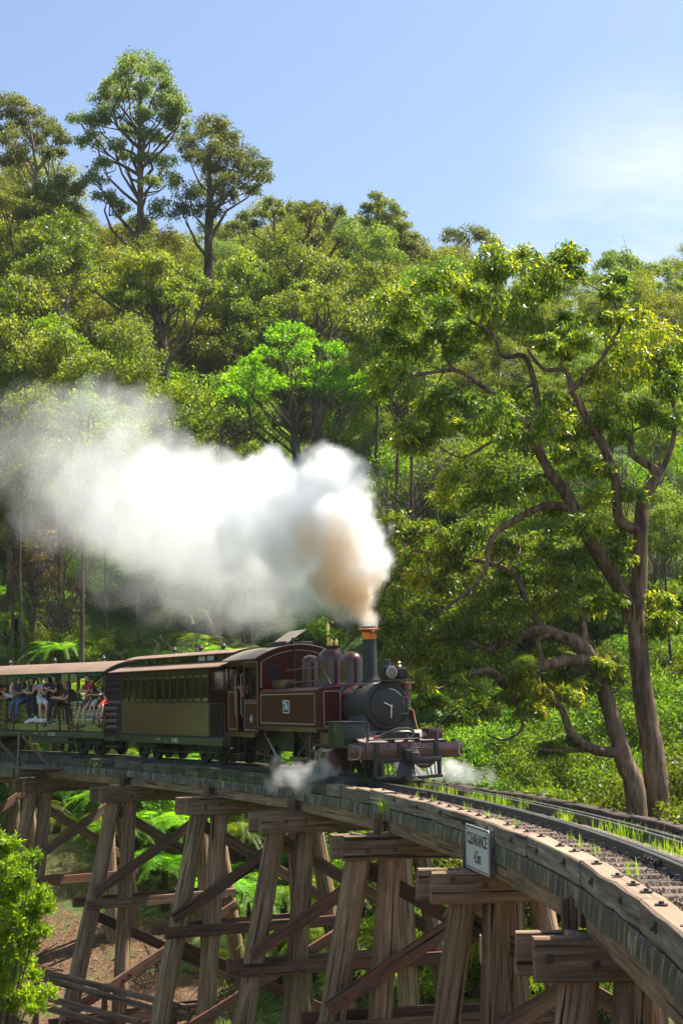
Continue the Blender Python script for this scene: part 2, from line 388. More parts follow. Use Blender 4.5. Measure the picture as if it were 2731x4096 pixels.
l.new(mixrgb(n, l, mxh.outputs[0], soil, green), b.inputs['Base Color']); setin(b, Roughness=0.95)
bump(n, l, b, f2, 0.9, 0.08)
M['floor'] = m
go = g.build('ground', m, fix=False, angle=180); tag(go, kind='structure')
for p in go.data.polygons:
    if p.normal.z < 0: go.data.flip_normals(); break

# ------------------------------------------------------------------ trestle bridge
BR = empty('trestle_bridge', Matrix.Translation(onrail(20, 0, -7)), 'curved weathered timber trestle bridge carrying the train over the fern gully', 'bridge')
BRI = BR.matrix_world.inverted()
def adopt(o):
    m_ = BRI @ o.matrix_basis; o.parent = BR; o.matrix_basis = m_; return o
S0, SP = 1.7, 5.83
bents = list(range(-1, 9))
rb = random.Random(5)
bolt = MB(); bolt.box((0, 0, 0), (0.085, 0.085, 0.012)); bolt.tube([(0, 0, 0), (0, 0, 0.03)], 0.022, 6); bolt_me = bolt.data('bolt', M['rust'])
plate = MB(); plate.box((0, 0, 0), (0.10, 0.075, 0.010)); plate.tube([(0, 0, 0), (0, 0, 0.026)], 0.022, 6); plate_me = plate.data('bolt', M['iron'])
def put_bolt(parent, wpos, normal, me=bolt_me, spin=0.0):
    q = Vector(normal).to_track_quat('Z', 'Y').to_matrix().to_4x4() @ Matrix.Rotation(spin, 4, 'Z'); q.translation = wpos
    o = bpy.data.objects.new('bolt', me); COL.objects.link(o); o.parent = parent
    pm = BR.matrix_world @ parent.matrix_basis
    o.matrix_basis = pm.inverted() @ q; return o
def bent_ground(F):
    p = F @ Vector((0, 0, 0)); return ground(p.x, p.y)
for k in bents:
    s = S0 + SP * k; F = frame(s, 0.3, 0); P = lambda x, y, z: F @ Vector((x, y, z))
    nx = (F.to_3x3() @ Vector((1, 0, 0)))
    piles = []
    for pi, (y0, sl) in enumerate(((-1.65, -0.2), (-1.10, -0.06), (1.12, 0.06), (1.50, 0.2))):
        y0 = {(0, 0): -1.23, (0, 1): -0.75, (1, 0): -1.41, (1, 1): -0.93, (2, 0): -1.72, (2, 1): -1.17, (4, 0): -1.6, (4, 1): -1.0}.get((k, pi), y0 + rb.uniform(-0.05, 0.05)); sl = {(1, 0): -0.14, (0, 0): -0.18, (2, 0): -0.165}.get((k, pi), sl + rb.uniform(-0.015, 0.015))
        q = P(0, y0 + sl * 8, -1.0 - 8); zb = min(ground(q.x, q.y), ground(*P(0, y0, 0).xy)) - 0.5
        r0 = rb.uniform(0.205, 0.235) if k > 0 else 0.215
        o = round_pile('pile', P(0, y0 - sl * 0.25, -0.75), P(rb.uniform(-.1, .1), y0 + sl * (-1.0 - zb), zb), r0 * 0.92, r0 * 1.08, M['pile'], None)
        adopt(o); piles.append((o, y0, sl))
    # paired cap beams either side of the pile heads
    ye = {0: 0.32, 1: 0.13, 2: 0.0, 3: -0.08, 4: 0.05, 5: -0.12}.get(k, rb.uniform(-0.06, 0.06))
    for sx in (1, -1):
        yy = -2.08 + ye + (0 if sx > 0 else -0.12); 
        c = timber('cap_beam', P(0.2 * sx, yy, -0.965), P(0.2 * sx, 2.15 + rb.uniform(-.1, .1), -0.965), 0.17, 0.43, M['beam'], None, ch=0.02); adopt(c)
        if sx > 0:
            for y_ in (-1.6, -1.18, -0.5, 1.1, 1.6): put_bolt(c, P(0.292, y_ + rb.uniform(-.06, .06), -0.97 + rb.uniform(-.12, .12)), nx, spin=rb.uniform(0, 1.5))
    zs = [-4.0, -7.15]
    for t, zw in enumerate(zs):
        if zw < bent_ground(F) + 0.2: continue
        yo = 1.95 + 0.2 * (-zw - 1.2)
        for sx in (1, -1):
            zj = zw + rb.uniform(-0.06, 0.06)
            w = timber('waling', P(0.28 * sx, -yo - 0.05 - (0.15 if sx < 0 else 0), zj), P(0.28 * sx, yo - 0.3, zj), 0.10, 0.27, M['red_brace'] if rb.random() < 0.75 else M['brace'], None); adopt(w)
            if sx > 0:
                for (o, y0, sl) in piles:
                    yp = y0 + sl * (-1 - zw)
                    for d in (-0.1, 0.12): put_bolt(w, P(0.338, yp + d, zj + rb.uniform(-.07, .07)), nx, spin=rb.uniform(0, 1.5))
        zt = -1.35 if t == 0 else -4.3; zb = zw + 0.35
        if bent_ground(F) > zb + 1.0: continue
        lowy = -1.9 - 0.2 * (-zb - 1.2)
        hiy = 1.55 + 0.2 * (-zt - 1.2)
        for sx in (1, -1):
            a = P(0.39 * sx, lowy * 1.0 * sx, zb); b_ = P(0.39 * sx, hiy * sx, zt)
            o = timber('cross_brace', a, b_, 0.10, 0.27, M['brace'] if (t == 0 and rb.random() < 0.7) else M['red_brace'], None, up=F.to_3x3() @ Vector((0, 0, 1))); adopt(o)
            if sx > 0:
                for (po, y0, sl) in piles:
                    # height of the brace where it meets the pile
                    f_ = None
                    for q in np.linspace(0, 1, 60):
                        z_ = zb + (zt - zb) * q; y_ = lowy + (hiy - lowy) * q
                        if abs(y_ - (y0 + sl * (-1 - z_))) < 0.06: f_ = (y_, z_); break
                    if f_:
                        for d in (-0.1, 0.1): put_bolt(o, P(0.448, f_[0] + d, f_[1] + d * 0.6), nx, spin=0.6)
    # hanger post and the dark packing post in the gap between girders, both sides
    for sy in (-1, 1):
        h = timber('hanger_post', P(-0.16, 1.335 * sy, -0.42), P(-0.16, 1.335 * sy, -1.13 + rb.uniform(-.04, .04)), 0.10, 0.16, M['brace'], None, up=(1, 0, 0)); adopt(h)
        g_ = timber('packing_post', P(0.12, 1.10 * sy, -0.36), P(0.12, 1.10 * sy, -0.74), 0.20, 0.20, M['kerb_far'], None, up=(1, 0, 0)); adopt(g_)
# girders span by span
for k in bents[:-1]:
    s1, s2 = S0 + SP * k, S0 + SP * (k + 1)
    for lat in (-1.07, -0.40, 0.40, 1.07):
        a, b_ = onrail(s1 + 0.28, lat, -0.555), onrail(s2 - 0.05, lat, -0.555)
        adopt(timber('girder', a, b_, 0.26 if abs(lat) > 1 else 0.30, 0.37, M['beam'], None, ch=0.015))
# kerb beams: straight lengths with joints, each pinned by bolts
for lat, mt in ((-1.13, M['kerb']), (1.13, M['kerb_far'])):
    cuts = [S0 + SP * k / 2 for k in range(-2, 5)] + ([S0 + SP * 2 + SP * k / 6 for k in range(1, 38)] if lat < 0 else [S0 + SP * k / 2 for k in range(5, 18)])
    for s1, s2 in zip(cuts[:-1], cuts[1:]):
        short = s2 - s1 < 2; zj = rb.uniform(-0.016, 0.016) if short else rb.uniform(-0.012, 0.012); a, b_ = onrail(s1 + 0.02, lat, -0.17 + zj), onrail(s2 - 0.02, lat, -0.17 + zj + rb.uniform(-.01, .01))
        o = timber('kerb_beam', a, b_, 0.24, 0.26 + (rb.uniform(-.02, .03) if short else 0), M['kerb_mossy_shaded'] if short and s1 > 17 else mt, None, ch=0.018, jit=0.010); adopt(o)
        if s1 < 26:
            for j in range(1 if short else 5):
                q = a.lerp(b_, (j + 0.5 + rb.uniform(-.12, .12)) / (1 if short else 5))
                if rb.random() < 0.15: continue
                put_bolt(o, q + Vector((rb.uniform(-.02, .02), 0, 0.14)), (0, 0, 1), plate_me, rb.uniform(-.3, .3) + s1 / RC)
            if lat < 0:
                d = (b_ - a).normalized(); nn = Vector((-d.y, d.x, 0)); 
                if nn.dot(onrail(s1, -2) - onrail(s1)) < 0: nn = -nn
                for j in range(0 if short else 2): put_bolt(o, a.lerp(b_, (j + 0.5) / 2) + nn * 0.128 + Vector((0, 0, rb.uniform(0.0, 0.06))), nn, bolt_me)
# deck boards lying crosswise under the kerbs: their ends show as a toothed edge
dbm = MB(); dbm.box((0, 0, 0), (0.27, 2.5, 0.055)); db_me = dbm.data('deck_board', M['kerb'])
for i in range(150):
    s = -4.4 + i * 0.31
    if s > 41: break
    F = frame(s, 0.2, 0); F.translation = F.translation + Vector((0, 0, -0.338 + rb.uniform(-.004, .004)))
    inst('deck_board', db_me, BR, BRI @ F @ Matrix.Scale(rb.uniform(0.985, 1.012), 4, (0, 1, 0)))
# hanging weather strip below the near kerb, wavy and streaked
m, nt, n, l, b = newmat('weather_strip'); v = coords(n, l, (9.0, 9.0, 0.5)); f = noise(n, l, v, 1.4, 6, 0.7); f2 = noise(n, l, coords(n, l, (1, 1, 1)), 1.2, 3)
c = ramp(n, l, f, [(0.40, (0.028, 0.026, 0.027)), (0.52, (0.080, 0.073, 0.070)), (0.63, (0.44, 0.34, 0.23))])
l.new(mixrgb(n, l, ramp(n, l, f2, [(0.4, (0, 0, 0)), (0.6, (0.55, 0.55, 0.55))]), c, (0.07, 0.062, 0.052)), b.inputs['Base Color']); setin(b, Roughness=0.55); bump(n, l, b, f, 0.3, 0.01)
M['strip'] = m
for k in range(-2, 9):
    s1, s2 = S0 + SP * k, S0 + SP * (k + 1)
    if k in (7, 8): continue
    mb = MB(); cols = 150; rows = []
    ph = rb.uniform(0, 9)
    for i, (out, z) in enumerate(((0.0, -0.305), (0.008, -0.33), (0.016, -0.37), (0.022, -0.42), (0.026, -0.47), (0.026, -0.51))):
        r = []
        for j in range(cols + 1):
            s = s1 + (s2 - s1) * j / cols + 0.0
            wv = (0.012 * math.sin(s * 21 + 2 * mnoise.noise((s * 2, ph, 0))) + 0.022 * mnoise.noise((s * 5.0, ph, i * 0.06)) + 0.02 * mnoise.noise((s * 1.1, ph, 0))) * min(1, i / 2)
            low = (0.04 * mnoise.noise((s * 0.9, 3.3 + ph, 0)) + 0.02 * mnoise.noise((s * 4, ph, 1))) * (i / 5)
            r.append(onrail(s, -1.262 - out - wv, z + low))
        rows.append(r)
    mb.sheet(rows); o = mb.build('weather_strip', M['strip'], None, fix=False, angle=180); adopt(o)
# refuge platform with hand rail at the fourth... far near-side bent
Fz = frame(38.3, 0.3, 0); P = lambda x, y, z: Fz @ Vector((x, y, z))
RF = empty('refuge_platform', Matrix.Translation(P(1.2, -1.8, -0.75)), 'small grey railed refuge platform jutting from the bridge below the open carriage', 'platform')
RFI = RF.matrix_world.inverted()
def reparent(o, parent, inv): m_ = inv @ o.matrix_basis; o.parent = parent; o.matrix_basis = m_; return o
for x in (1.64, -0.35): reparent(timber('post', P(x, -2.2, -0.8), P(x, -2.2, 0.68), 0.085, 0.085, M['grey_wood'], None, up=(1, 0, 0)), RF, RFI)
reparent(timber('top_rail', P(1.72, -2.2, 0.69), P(-0.5, -2.2, 0.69), 0.09, 0.05, M['grey_wood'], None), RF, RFI)
reparent(timber('brace', P(1.66, -2.13, 0.62), P(2.62, -1.62, -0.35), 0.07, 0.07, M['brace'], None), RF, RFI)
reparent(timber('brace', P(-0.3, -2.13, 0.62), P(0.75, -1.62, -0.35), 0.07, 0.07, M['brace'], None), RF, RFI)
for j in range(4): reparent(timber('plank', P(2.9, -1.38 - j * 0.24, -0.40), P(-0.8, -1.38 - j * 0.24, -0.40), 0.22, 0.05, M['grey_wood'], None), RF, RFI)
reparent(timber('bearer', P(1.7, -1.2, -0.56), P(1.7, -2.3, -0.56), 0.12, 0.25, M['grey_wood'], None), RF, RFI)
reparent(timber('fascia', P(1.5, -2.28, -0.56), P(-0.8, -2.28, -0.56), 0.07, 0.26, M['grey_wood'], None), RF, RFI)

# ------------------------------------------------------------------ track on the deck
TR = empty('railway_track', Matrix.Translation(onrail(8, 0, -0.1)), 'narrow gauge railway track with worn bright rails curving across the timber deck', 'railway track')
TRI = TR.matrix_world.inverted()
G = 0.40
def rail_sweep(lat, h, s0, s1, step=0.5):
    """flat-bottomed rail profile swept round the curve; material 1 is the running surface"""
    w = 0.030; foot = 0.052
    prof = [(-foot, -h), (-foot, -h + 0.012), (-0.009, -h + 0.03), (-0.009, -0.035), (-w, -0.028), (-w, -0.006), (-w + 0.008, 0), (w - 0.008, 0), (w, -0.006), (w, -0.028), (0.009, -0.035), (0.009, -h + 0.03), (foot, -h + 0.012), (foot, -h)]
    mb = MB(); k = len(prof); ss = list(np.arange(s0, s1, step)) + [s1]; vs = []
    for s in ss:
        for a, z in prof: vs.append(onrail(s, lat + a, z))
    for i in range(len(ss) - 1):
        for j in range(k):
            mb.cur = 1 if j in (5, 6, 7) else 0
            q = (j + 1) % k
            mb.f.append((i * k + j, (i + 1) * k + j, (i + 1) * k + q, i * k + q)); mb.mi.append(mb.cur); mb.sm.append(False)
    mb.v = [tuple(p) for p in vs]; mb.f.append(tuple(range(k))); mb.mi.append(0); mb.sm.append(False)
    return mb
for lat in (-G, G):
    o = rail_sweep(lat, 0.118, -8, 48).build('rail', [M['rail'], M['rail_top']], None, angle=25); reparent(o, TR, TRI)
for lat in (-G + 0.115, G - 0.115):
    o = rail_sweep(lat, 0.105, -8, 48).build('guard_rail', [M['rail'], M['rail']], None, angle=25); o.location.z -= 0.012; reparent(o, TR, TRI)
sl_me = []
for i in range(4):
    q = timber('sleeper', (0, -0.86, 0), (0, 0.86, 0), 0.19, 0.12, M['sleeper'], None, jit=0.006, ends=0.03); sl_me.append(q.data); bpy.data.objects.remove(q)
fast = MB(); 
for sy in (-G, G):
    for d in (-0.085, 0.085):
        fast.box((0, sy + d, 0.0), (0.13, 0.075, 0.012)); fast.tube([(0.0, sy + d * 1.12, 0.0), (0, sy + d * 1.12, 0.045)], 0.022, 6); fast.tube([(0.0, sy + d * 1.12, 0.012), (0, sy + d * 1.12, 0.022)], 0.036, 6)
fast_me = fast.data('fastening', M['iron'])
for i in range(95):
    s = -5.5 + i * 0.52; F = frame(s, 0.2, 0); F.translation += Vector((rb.uniform(-.02, .02), 0, -0.180))
    o = inst('sleeper', sl_me[i % 4], TR, TRI @ F @ Matrix.Translation((0, -0.86 + rb.uniform(-.04, .04), 0)) @ Matrix.Rotation(math.pi / 2, 4, 'Z'))
    if s < 17:
        f_ = inst('fastening', fast_me, o); f_['kind'] = 'stuff'; f_.matrix_basis = (TRI @ frame(s, 0.2, 0, -0.112)); f_.matrix_basis = o.matrix_basis.inverted() @ f_.matrix_basis
fp = MB(); fp.cbox(-0.3, 0.3, -0.02, 0.02, -0.085, -0.03, 0.006)
for x in (-0.2, -0.07, 0.07, 0.2): fp.tube([(x, -0.035, -0.06), (x, 0.0, -0.06)], 0.018, 6)
fpm = fp.data('fishplate', M['rust'])
for s, lat in ((2.0, -G), (11, G), (13.6, -G)):
    F = frame(s, 0.2, 0); inst('fishplate', fpm, TR, TRI @ F @ Matrix.Translation((0, lat - 0.028, 0)))
# earth bed between the kerbs and loose stones on it
bed = MB(); rows = []
lats = np.linspace(-1.02, 1.02, 15)
for s in np.arange(-8, 48, 0.35):
    r = []
    for la in lats:
        z = -0.158 + 0.016 * mnoise.noise((s * 2.1, la * 3, 0.2)) + (0.038 if abs(la) < 0.25 else 0)
        r.append(onrail(s, la, z))
    rows.append(r)
bed.sheet(rows); o = bed.build('track_bed', M['dirt'], None, fix=False, angle=180); tag(o, kind='structure')
if o.data.polygons[0].normal.z < 0: o.data.flip_normals()
rs = np.random.default_rng(3)
def stones(name, count, smin, smax, lat_fn, srange, z0, mat):
    base = np.array([(0.9, 0, -.3), (-.4, .8, -.3), (-.5, -.75, -.35), (0.1, .1, .75), (.35, -.5, .45)], float)
    fc = np.array([(0, 1, 3), (1, 2, 3), (2, 4, 3), (0, 3, 4), (0, 4, 2), (0, 2, 1)])
    V = []; Fc = []
    for i in range(count):
        s = srange[0] + (srange[1] - srange[0]) * rs.random() ** 1.25
        while abs((s + 5.5 + 0.26) % 0.52 - 0.26) < 0.075 and rs.random() < 0.93: s = srange[0] + (srange[1] - srange[0]) * rs.random() ** 1.25
        la = lat_fn(); p = onrail(s, la, z0 + rs.uniform(-0.006, 0.012))
        q = base * rs.uniform(0.6, 1.3, (5, 3)) * rs.uniform(smin, smax); a = rs.uniform(0, 6.28); ca, sa = math.cos(a), math.sin(a)
        q = np.stack([q[:, 0] * ca - q[:, 1] * sa, q[:, 0] * sa + q[:, 1] * ca, q[:, 2]], 1) + np.array(p)
        V.append(q); Fc.append(fc + 5 * i)
    me = bpy.data.meshes.new(name); me.from_pydata(np.concatenate(V).tolist(), [], np.concatenate(Fc).tolist()); me.materials.append(mat)
    o = bpy.data.objects.new(name, me); COL.objects.link(o); return o
gm, nt, n, l, b = newmat('ballast_stone'); geo = n.new('ShaderNodeNewGeometry')
l.new(ramp(n, l, geo.outputs['Random Per Island'], [(0.0, (0.035, 0.025, 0.019)), (0.45, (0.12, 0.083, 0.058)), (0.8, (0.23, 0.165, 0.115)), (1, (0.38, 0.31, 0.24))]), b.inputs['Base Color']); setin(b, Roughness=0.9)
o = stones('gravel', 17000, 0.012, 0.034, lambda: (rs.uniform(-1.01, -0.46) if rs.random() < 0.72 else rs.uniform(0.45, 1.0)), (-5, 27), -0.140, gm); tag(o, kind='stuff')

# ------------------------------------------------------------------ clearance sign on the near kerb
M['sign_white'] = paint('sign_white_enamel', (0.62, 0.63, 0.64), 0.35, 0.06)
M['sign_black'] = paint('sign_black', (0.012, 0.012, 0.013), 0.4, 0.1)
M['sign_back'] = paint('sign_back_metal', (0.25, 0.25, 0.26), 0.4, 0.2, metal=0.8)
Fs = frame(8.3, 0.3, 0)
SG = empty('clearance_sign', Fs @ Matrix.Translation((1.34, -1.40, -0.42)), 'white CLEARANCE 4.5m sign bolted to the near edge of the bridge deck', 'sign')
def rrect(w, h, r, n=6):
    pts = []
    for cx, cz, a0 in ((w / 2 - r, h / 2 - r, 0), (-w / 2 + r, h / 2 - r, 90), (-w / 2 + r, -h / 2 + r, 180), (w / 2 - r, -h / 2 + r, 270)):
        for i in range(n + 1): a = R(a0 + 90 * i / n); pts.append((cx + r * math.cos(a), cz + r * math.sin(a)))
    return pts
mb = MB(); mb.prism(rrect(1.27, 0.6, 0.05), -0.004, 0.004, 'Y'); mb.build('panel', M['sign_white'], SG)
def border(w, h, r, t, y0, y1, name, mat, parent, mtx=None):
    o1, o2 = rrect(w, h, r), rrect(w - 2 * t, h - 2 * t, max(0.005, r - t)); k = len(o1)
    vs = [(a, y, c) for y in (y0, y1) for ring in (o1, o2) for a, c in ring]
    fs = []
    for i in range(k):
        j = (i + 1) % k
        fs += [(i, j, k + j, k + i), (2 * k + i, 3 * k + i, 3 * k + j, 2 * k + j), (i, 2 * k + i, 2 * k + j, j), (k + i, k + j, 3 * k + j, 3 * k + i)]
    mb = MB(); mb.add(vs, fs); return mb.build(name, mat, parent, mtx=mtx)
border(1.235, 0.565, 0.042, 0.014, -0.0065, -0.0041, 'border', M['sign_black'], SG)
face = Matrix.Rotation(math.pi / 2, 4, 'X')
lettering('CLEARANCE', 0.225, M['sign_black'], SG, Matrix.Translation((0, -0.006, 0.115)) @ face, 0.0035, 0.86)
lettering('4.5m', 0.235, M['sign_black'], SG, Matrix.Translation((0.03, -0.006, -0.115)) @ face, 0.003, 0.78)
for x in (-0.54, 0.54):
    mb = MB(); mb.bx(x - 0.02, x + 0.02, 0.0045, 0.13, -0.28, 0.29); mb.build('bracket', M['sign_back'], SG); mb = MB(); mb.tube([(x, -0.012, 0.24), (x, 0, 0.24)], 0.012, 6); mb.build('bolt', M['sign_back'], SG)

# little brass plaque on the end of the nearest cap, low timber barrier on the gully floor
Fe = frame(S0, 0.3, 0)
mb = MB(); mb.cbox(-0.05, 0.05, -0.006, 0.006, -0.14, 0.14, 0.003); o = mb.build('plaque', paint('plaque_cream', (0.34, 0.27, 0.14), 0.5, 0.3, scale=20), None)
o.matrix_basis = BRI @ Fe @ Matrix.Translation((-0.2, -2.235, -0.93)) ; o.parent = BR
# ------------------------------------------------------------------ tank locomotive
M['dome_maroon'] = paint('dome_enamel', (0.060, 0.014, 0.011), 0.24, 0.2, coat=0.2, scale=2, bstr=0.0)
M['maroon'] = paint('maroon_enamel', (0.072, 0.013, 0.010), 0.3, 0.12, coat=0.0, scale=2, bstr=0.02)
M['maroon'].node_tree.nodes['Principled BSDF'].inputs['Specular IOR Level'].default_value = 0.10
M['brown_red'] = paint('brown_red_paint', (0.062, 0.018, 0.011), 0.3, 0.3, coat=0.35, scale=4)
M['black'] = paint('loco_black', (0.011, 0.010, 0.0095), 0.5, 0.3, scale=6)
M['smokebox'] = paint('smokebox_grey', (0.025, 0.022, 0.020), 0.55, 0.2, scale=5)
M['cream'] = paint('cream_lining', (0.50, 0.44, 0.33), 0.4, 0.1)
M['copper'] = paint('copper', (0.85, 0.33, 0.16), 0.14, 0.15, metal=1.0, scale=6)
M['brass'] = paint('brass', (0.80, 0.56, 0.22), 0.2, 0.15, metal=1.0)
M['steel'] = paint('bright_steel', (0.55, 0.55, 0.56), 0.3, 0.2, metal=1.0)
M['roofpaint'] = paint('cab_roof_paint', (0.20, 0.165, 0.14), 0.5, 0.25, scale=5)
M['blue_plate'] = paint('blue_plate_enamel', (0.018, 0.075, 0.20), 0.25, 0.1)
M['white_paint'] = paint('white_paint', (0.75, 0.76, 0.74), 0.4, 0.08)
M['dark_green'] = paint('dark_green_paint', (0.018, 0.026, 0.018), 0.4, 0.3)
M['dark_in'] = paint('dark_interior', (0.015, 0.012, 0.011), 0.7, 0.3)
M['hose'] = paint('rubber_hose', (0.03, 0.03, 0.032), 0.35, 0.2)
M['redpipe'] = paint('red_coupling', (0.18, 0.03, 0.02), 0.4, 0.3)
gm, nt, n, l, b = newmat('window_glass')
gl = n.new('ShaderNodeBsdfGlossy'); gl.inputs['Roughness'].default_value = 0.03
tr = n.new('ShaderNodeBsdfTransparent'); tr.inputs['Color'].default_value = (0.86, 0.9, 0.88, 1)
fr = n.new('ShaderNodeFresnel'); fr.inputs['IOR'].default_value = 1.5
ms = n.new('ShaderNodeMixShader'); l.new(fr.outputs[0], ms.inputs[0]); l.new(tr.outputs[0], ms.inputs[1]); l.new(gl.outputs[0], ms.inputs[2])
l.new(ms.outputs[0], n['Material Output'].inputs['Surface']); M['glass'] = gm
lm, nt, n, l, b = newmat('lamp_glass'); setin(b, Base_Color=(0.10, 0.10, 0.095, 1), Metallic=0.0, Roughness=0.06); b.inputs['Coat Weight'].default_value = 1.0
M['lens'] = lm

LF = frame(20.4, 1.2, 1.2)
LO = empty('steam_locomotive', LF, 'maroon tank steam locomotive with tall copper capped chimney leading the train', 'steam locomotive')
def part(name, mat, fn, parent=LO, label=None, **kw):
    mb = MB(); fn(mb); o = mb.build(name, mat, parent, **kw)
    if label: o['label'] = label
    return o
ZB = 1.53
# boiler, smokebox, door
part('boiler', M['maroon'], lambda m: m.lathe([(0.47, -2.0), (0.47, 1.75), (0.485, 1.78), (0.485, 1.86), (0.47, 1.9), (0.47, 2.25)], (0, 0, ZB), 'X', 36))
part('smokebox', M['smokebox'], lambda m: m.lathe([(0.0, 2.0), (0.475, 2.0), (0.475, 2.06), (0.487, 2.07), (0.487, 2.12), (0.478, 2.13), (0.478, 3.18), (0.505, 3.2), (0.508, 3.27), (0.495, 3.31), (0.455, 3.32), (0.44, 3.30), (0.0, 3.30)], (0, 0, ZB), 'X', 40))
door = part('smokebox_door', M['smokebox'], lambda m: m.lathe([(0.0, 3.395), (0.15, 3.388), (0.28, 3.37), (0.37, 3.345), (0.405, 3.325), (0.415, 3.30), (0.40, 3.29)], (0, 0, ZB), 'X', 40))
def f(m):
    m.tube([(3.39, 0, ZB), (3.50, 0, ZB)], 0.028, 10); m.tube([(3.465, 0, ZB), (3.47, -0.16, ZB + 0.075)], [0.017, 0.012], 8)
    m.tube([(3.49, 0, ZB), (3.49, -0.012, ZB - 0.25)], [0.017, 0.012], 8)
part('door_handle', M['steel'], f, door)
def f(m):
    for z in (0.17, -0.17): m.cbox(3.345, 3.385, 0.05, 0.44, ZB + z - 0.02, ZB + z + 0.02, 0.006)
    m.tube([(3.36, 0.42, ZB - 0.25), (3.36, 0.42, ZB + 0.25)], 0.018, 8)
    m.tube([(3.385, 0.02, ZB - 0.0), (3.40, 0.0, ZB)], 0.05, 12)
part('hinge', M['smokebox'], f, door)
def f(m):
    pts = [(3.345 , 0.36 * math.sin(a), ZB + 0.36 * math.cos(a)) for a in np.linspace(0.05, 0.95, 10)]
    m.tube(pts, 0.012, 6)
part('hand_rail', M['steel'], f, door)
# chimney
ch = part('chimney', M['smokebox'], lambda m: m.lathe([(0.27, 1.96), (0.21, 2.02), (0.172, 2.10), (0.160, 2.2), (0.150, 2.98), (0.12, 2.98)], (2.42, 0, 0), 'Z', 28))
part('copper_cap', M['copper'], lambda m: m.lathe([(0.155, 2.965), (0.165, 3.0), (0.18, 3.06), (0.205, 3.12), (0.24, 3.155), (0.272, 3.168), (0.275, 3.178), (0.21, 3.20), (0.185, 3.21), (0.14, 3.2), (0.14, 3.0)], (2.42, 0, 0), 'Z', 36), ch)
part('rim', M['black'], lambda m: m.lathe([(0.165, 3.195), (0.16, 3.245), (0.13, 3.245), (0.13, 3.1)], (2.42, 0, 0), 'Z', 28), ch)
# domes
def dome(x, r, z0, zt, name):
    h = zt - z0
    return part(name, M['dome_maroon'], lambda m: m.lathe([(r * 1.32, z0 - 0.16), (r * 1.1, z0 - 0.06), (r * 1.02, z0 + 0.03), (r, z0 + 0.12), (r, zt - r * 0.95)] + [(r * math.cos(a), zt - r * 0.95 + r * 0.95 * math.sin(a)) for a in np.linspace(0.15, 1.57, 9)], (x, 0, 0), 'Z', 36))
dome(1.45, 0.265, 2.02, 2.74, 'sand_dome')
sd = dome(0.25, 0.335, 2.02, 2.90, 'steam_dome')
dome(-1.15, 0.245, 2.02, 2.76, 'rear_dome')
part('dome_plate', M['black'], lambda m: m.lathe([(0.17, 2.87), (0.17, 2.915), (0.15, 2.92), (0.0, 2.92)], (0.25, 0, 0), 'Z', 20), sd)
for dx, dy in ((0.10, -0.02), (0.23, 0.05)):
    part('safety_valve', M['brass'], lambda m: m.lathe([(0.04, 2.92), (0.04, 2.96), (0.05, 2.965), (0.05, 3.03), (0.035, 3.04), (0.02, 3.07), (0, 3.07)], (0.16 + dx, dy, 0), 'Z', 12), sd)
wh = part('whistle', M['brass'], lambda m: m.lathe([(0.022, 2.92), (0.022, 3.04), (0.04, 3.05), (0.045, 3.09), (0.02, 3.11), (0.03, 3.16), (0.045, 3.18), (0.045, 3.21), (0.012, 3.22), (0.012, 3.26), (0.046, 3.265), (0.046, 3.42), (0.02, 3.44), (0.012, 3.48), (0, 3.48)], (0.08, -0.03, 0), 'Z', 14))
part('whistle_pipe', M['rust'], lambda m: m.tube([(0.02, -0.06, 2.92), (0.0, -0.07, 3.0), (0.03, -0.05, 3.1), (0.08, -0.03, 3.14)], 0.016, 6), wh)
# side tanks: rounded top edge and rounded leading corner
def tank(sy):
    yo, yi, z0, z1, r = 1.03, 0.50, 1.09, 1.96, 0.13
    def prof(y):
        return [(yi, z0), (y, z0), (y, z1 - r)] + [(y - r + r * math.cos(a), z1 - r + r * math.sin(a)) for a in np.linspace(0.2, 1.57, 7)] + [(yi, z1 + 0.02)]
    xs_ = [-1.95, 1.80] + [1.80 + 0.12 * math.sin(a) for a in np.linspace(0.3, 1.57, 6)]
    yoff = [0, 0] + [0.12 * (1 - math.cos(a)) for a in np.linspace(0.3, 1.57, 6)]
    def f(m):
        rows = []
        for x, d in zip(xs_, yoff): rows.append([(x, sy * min(max(y - d * (1 if y > 0.6 else 0), yi), yo), z) for y, z in prof(yo)])
        k = len(rows[0]); vs = [p for r_ in rows for p in r_]
        m.add(vs, [(i * k + j, i * k + (j + 1) % k, (i + 1) * k + (j + 1) % k, (i + 1) * k + j) for i in range(len(rows) - 1) for j in range(k)] + [tuple(range(k)), tuple((len(rows) - 1) * k + j for j in range(k))], True)
    return part('side_tank', M['maroon'], f)
def line_rect(x0, x1, z0, z1, r, y, t, name, parent, mat, d=0.003):
    cx, cz = (x0 + x1) / 2, (z0 + z1) / 2
    border(abs(x1 - x0), abs(z1 - z0), r, t, min(y, y + d), max(y, y + d), name, mat, parent, Matrix.Translation((cx, 0, cz)))
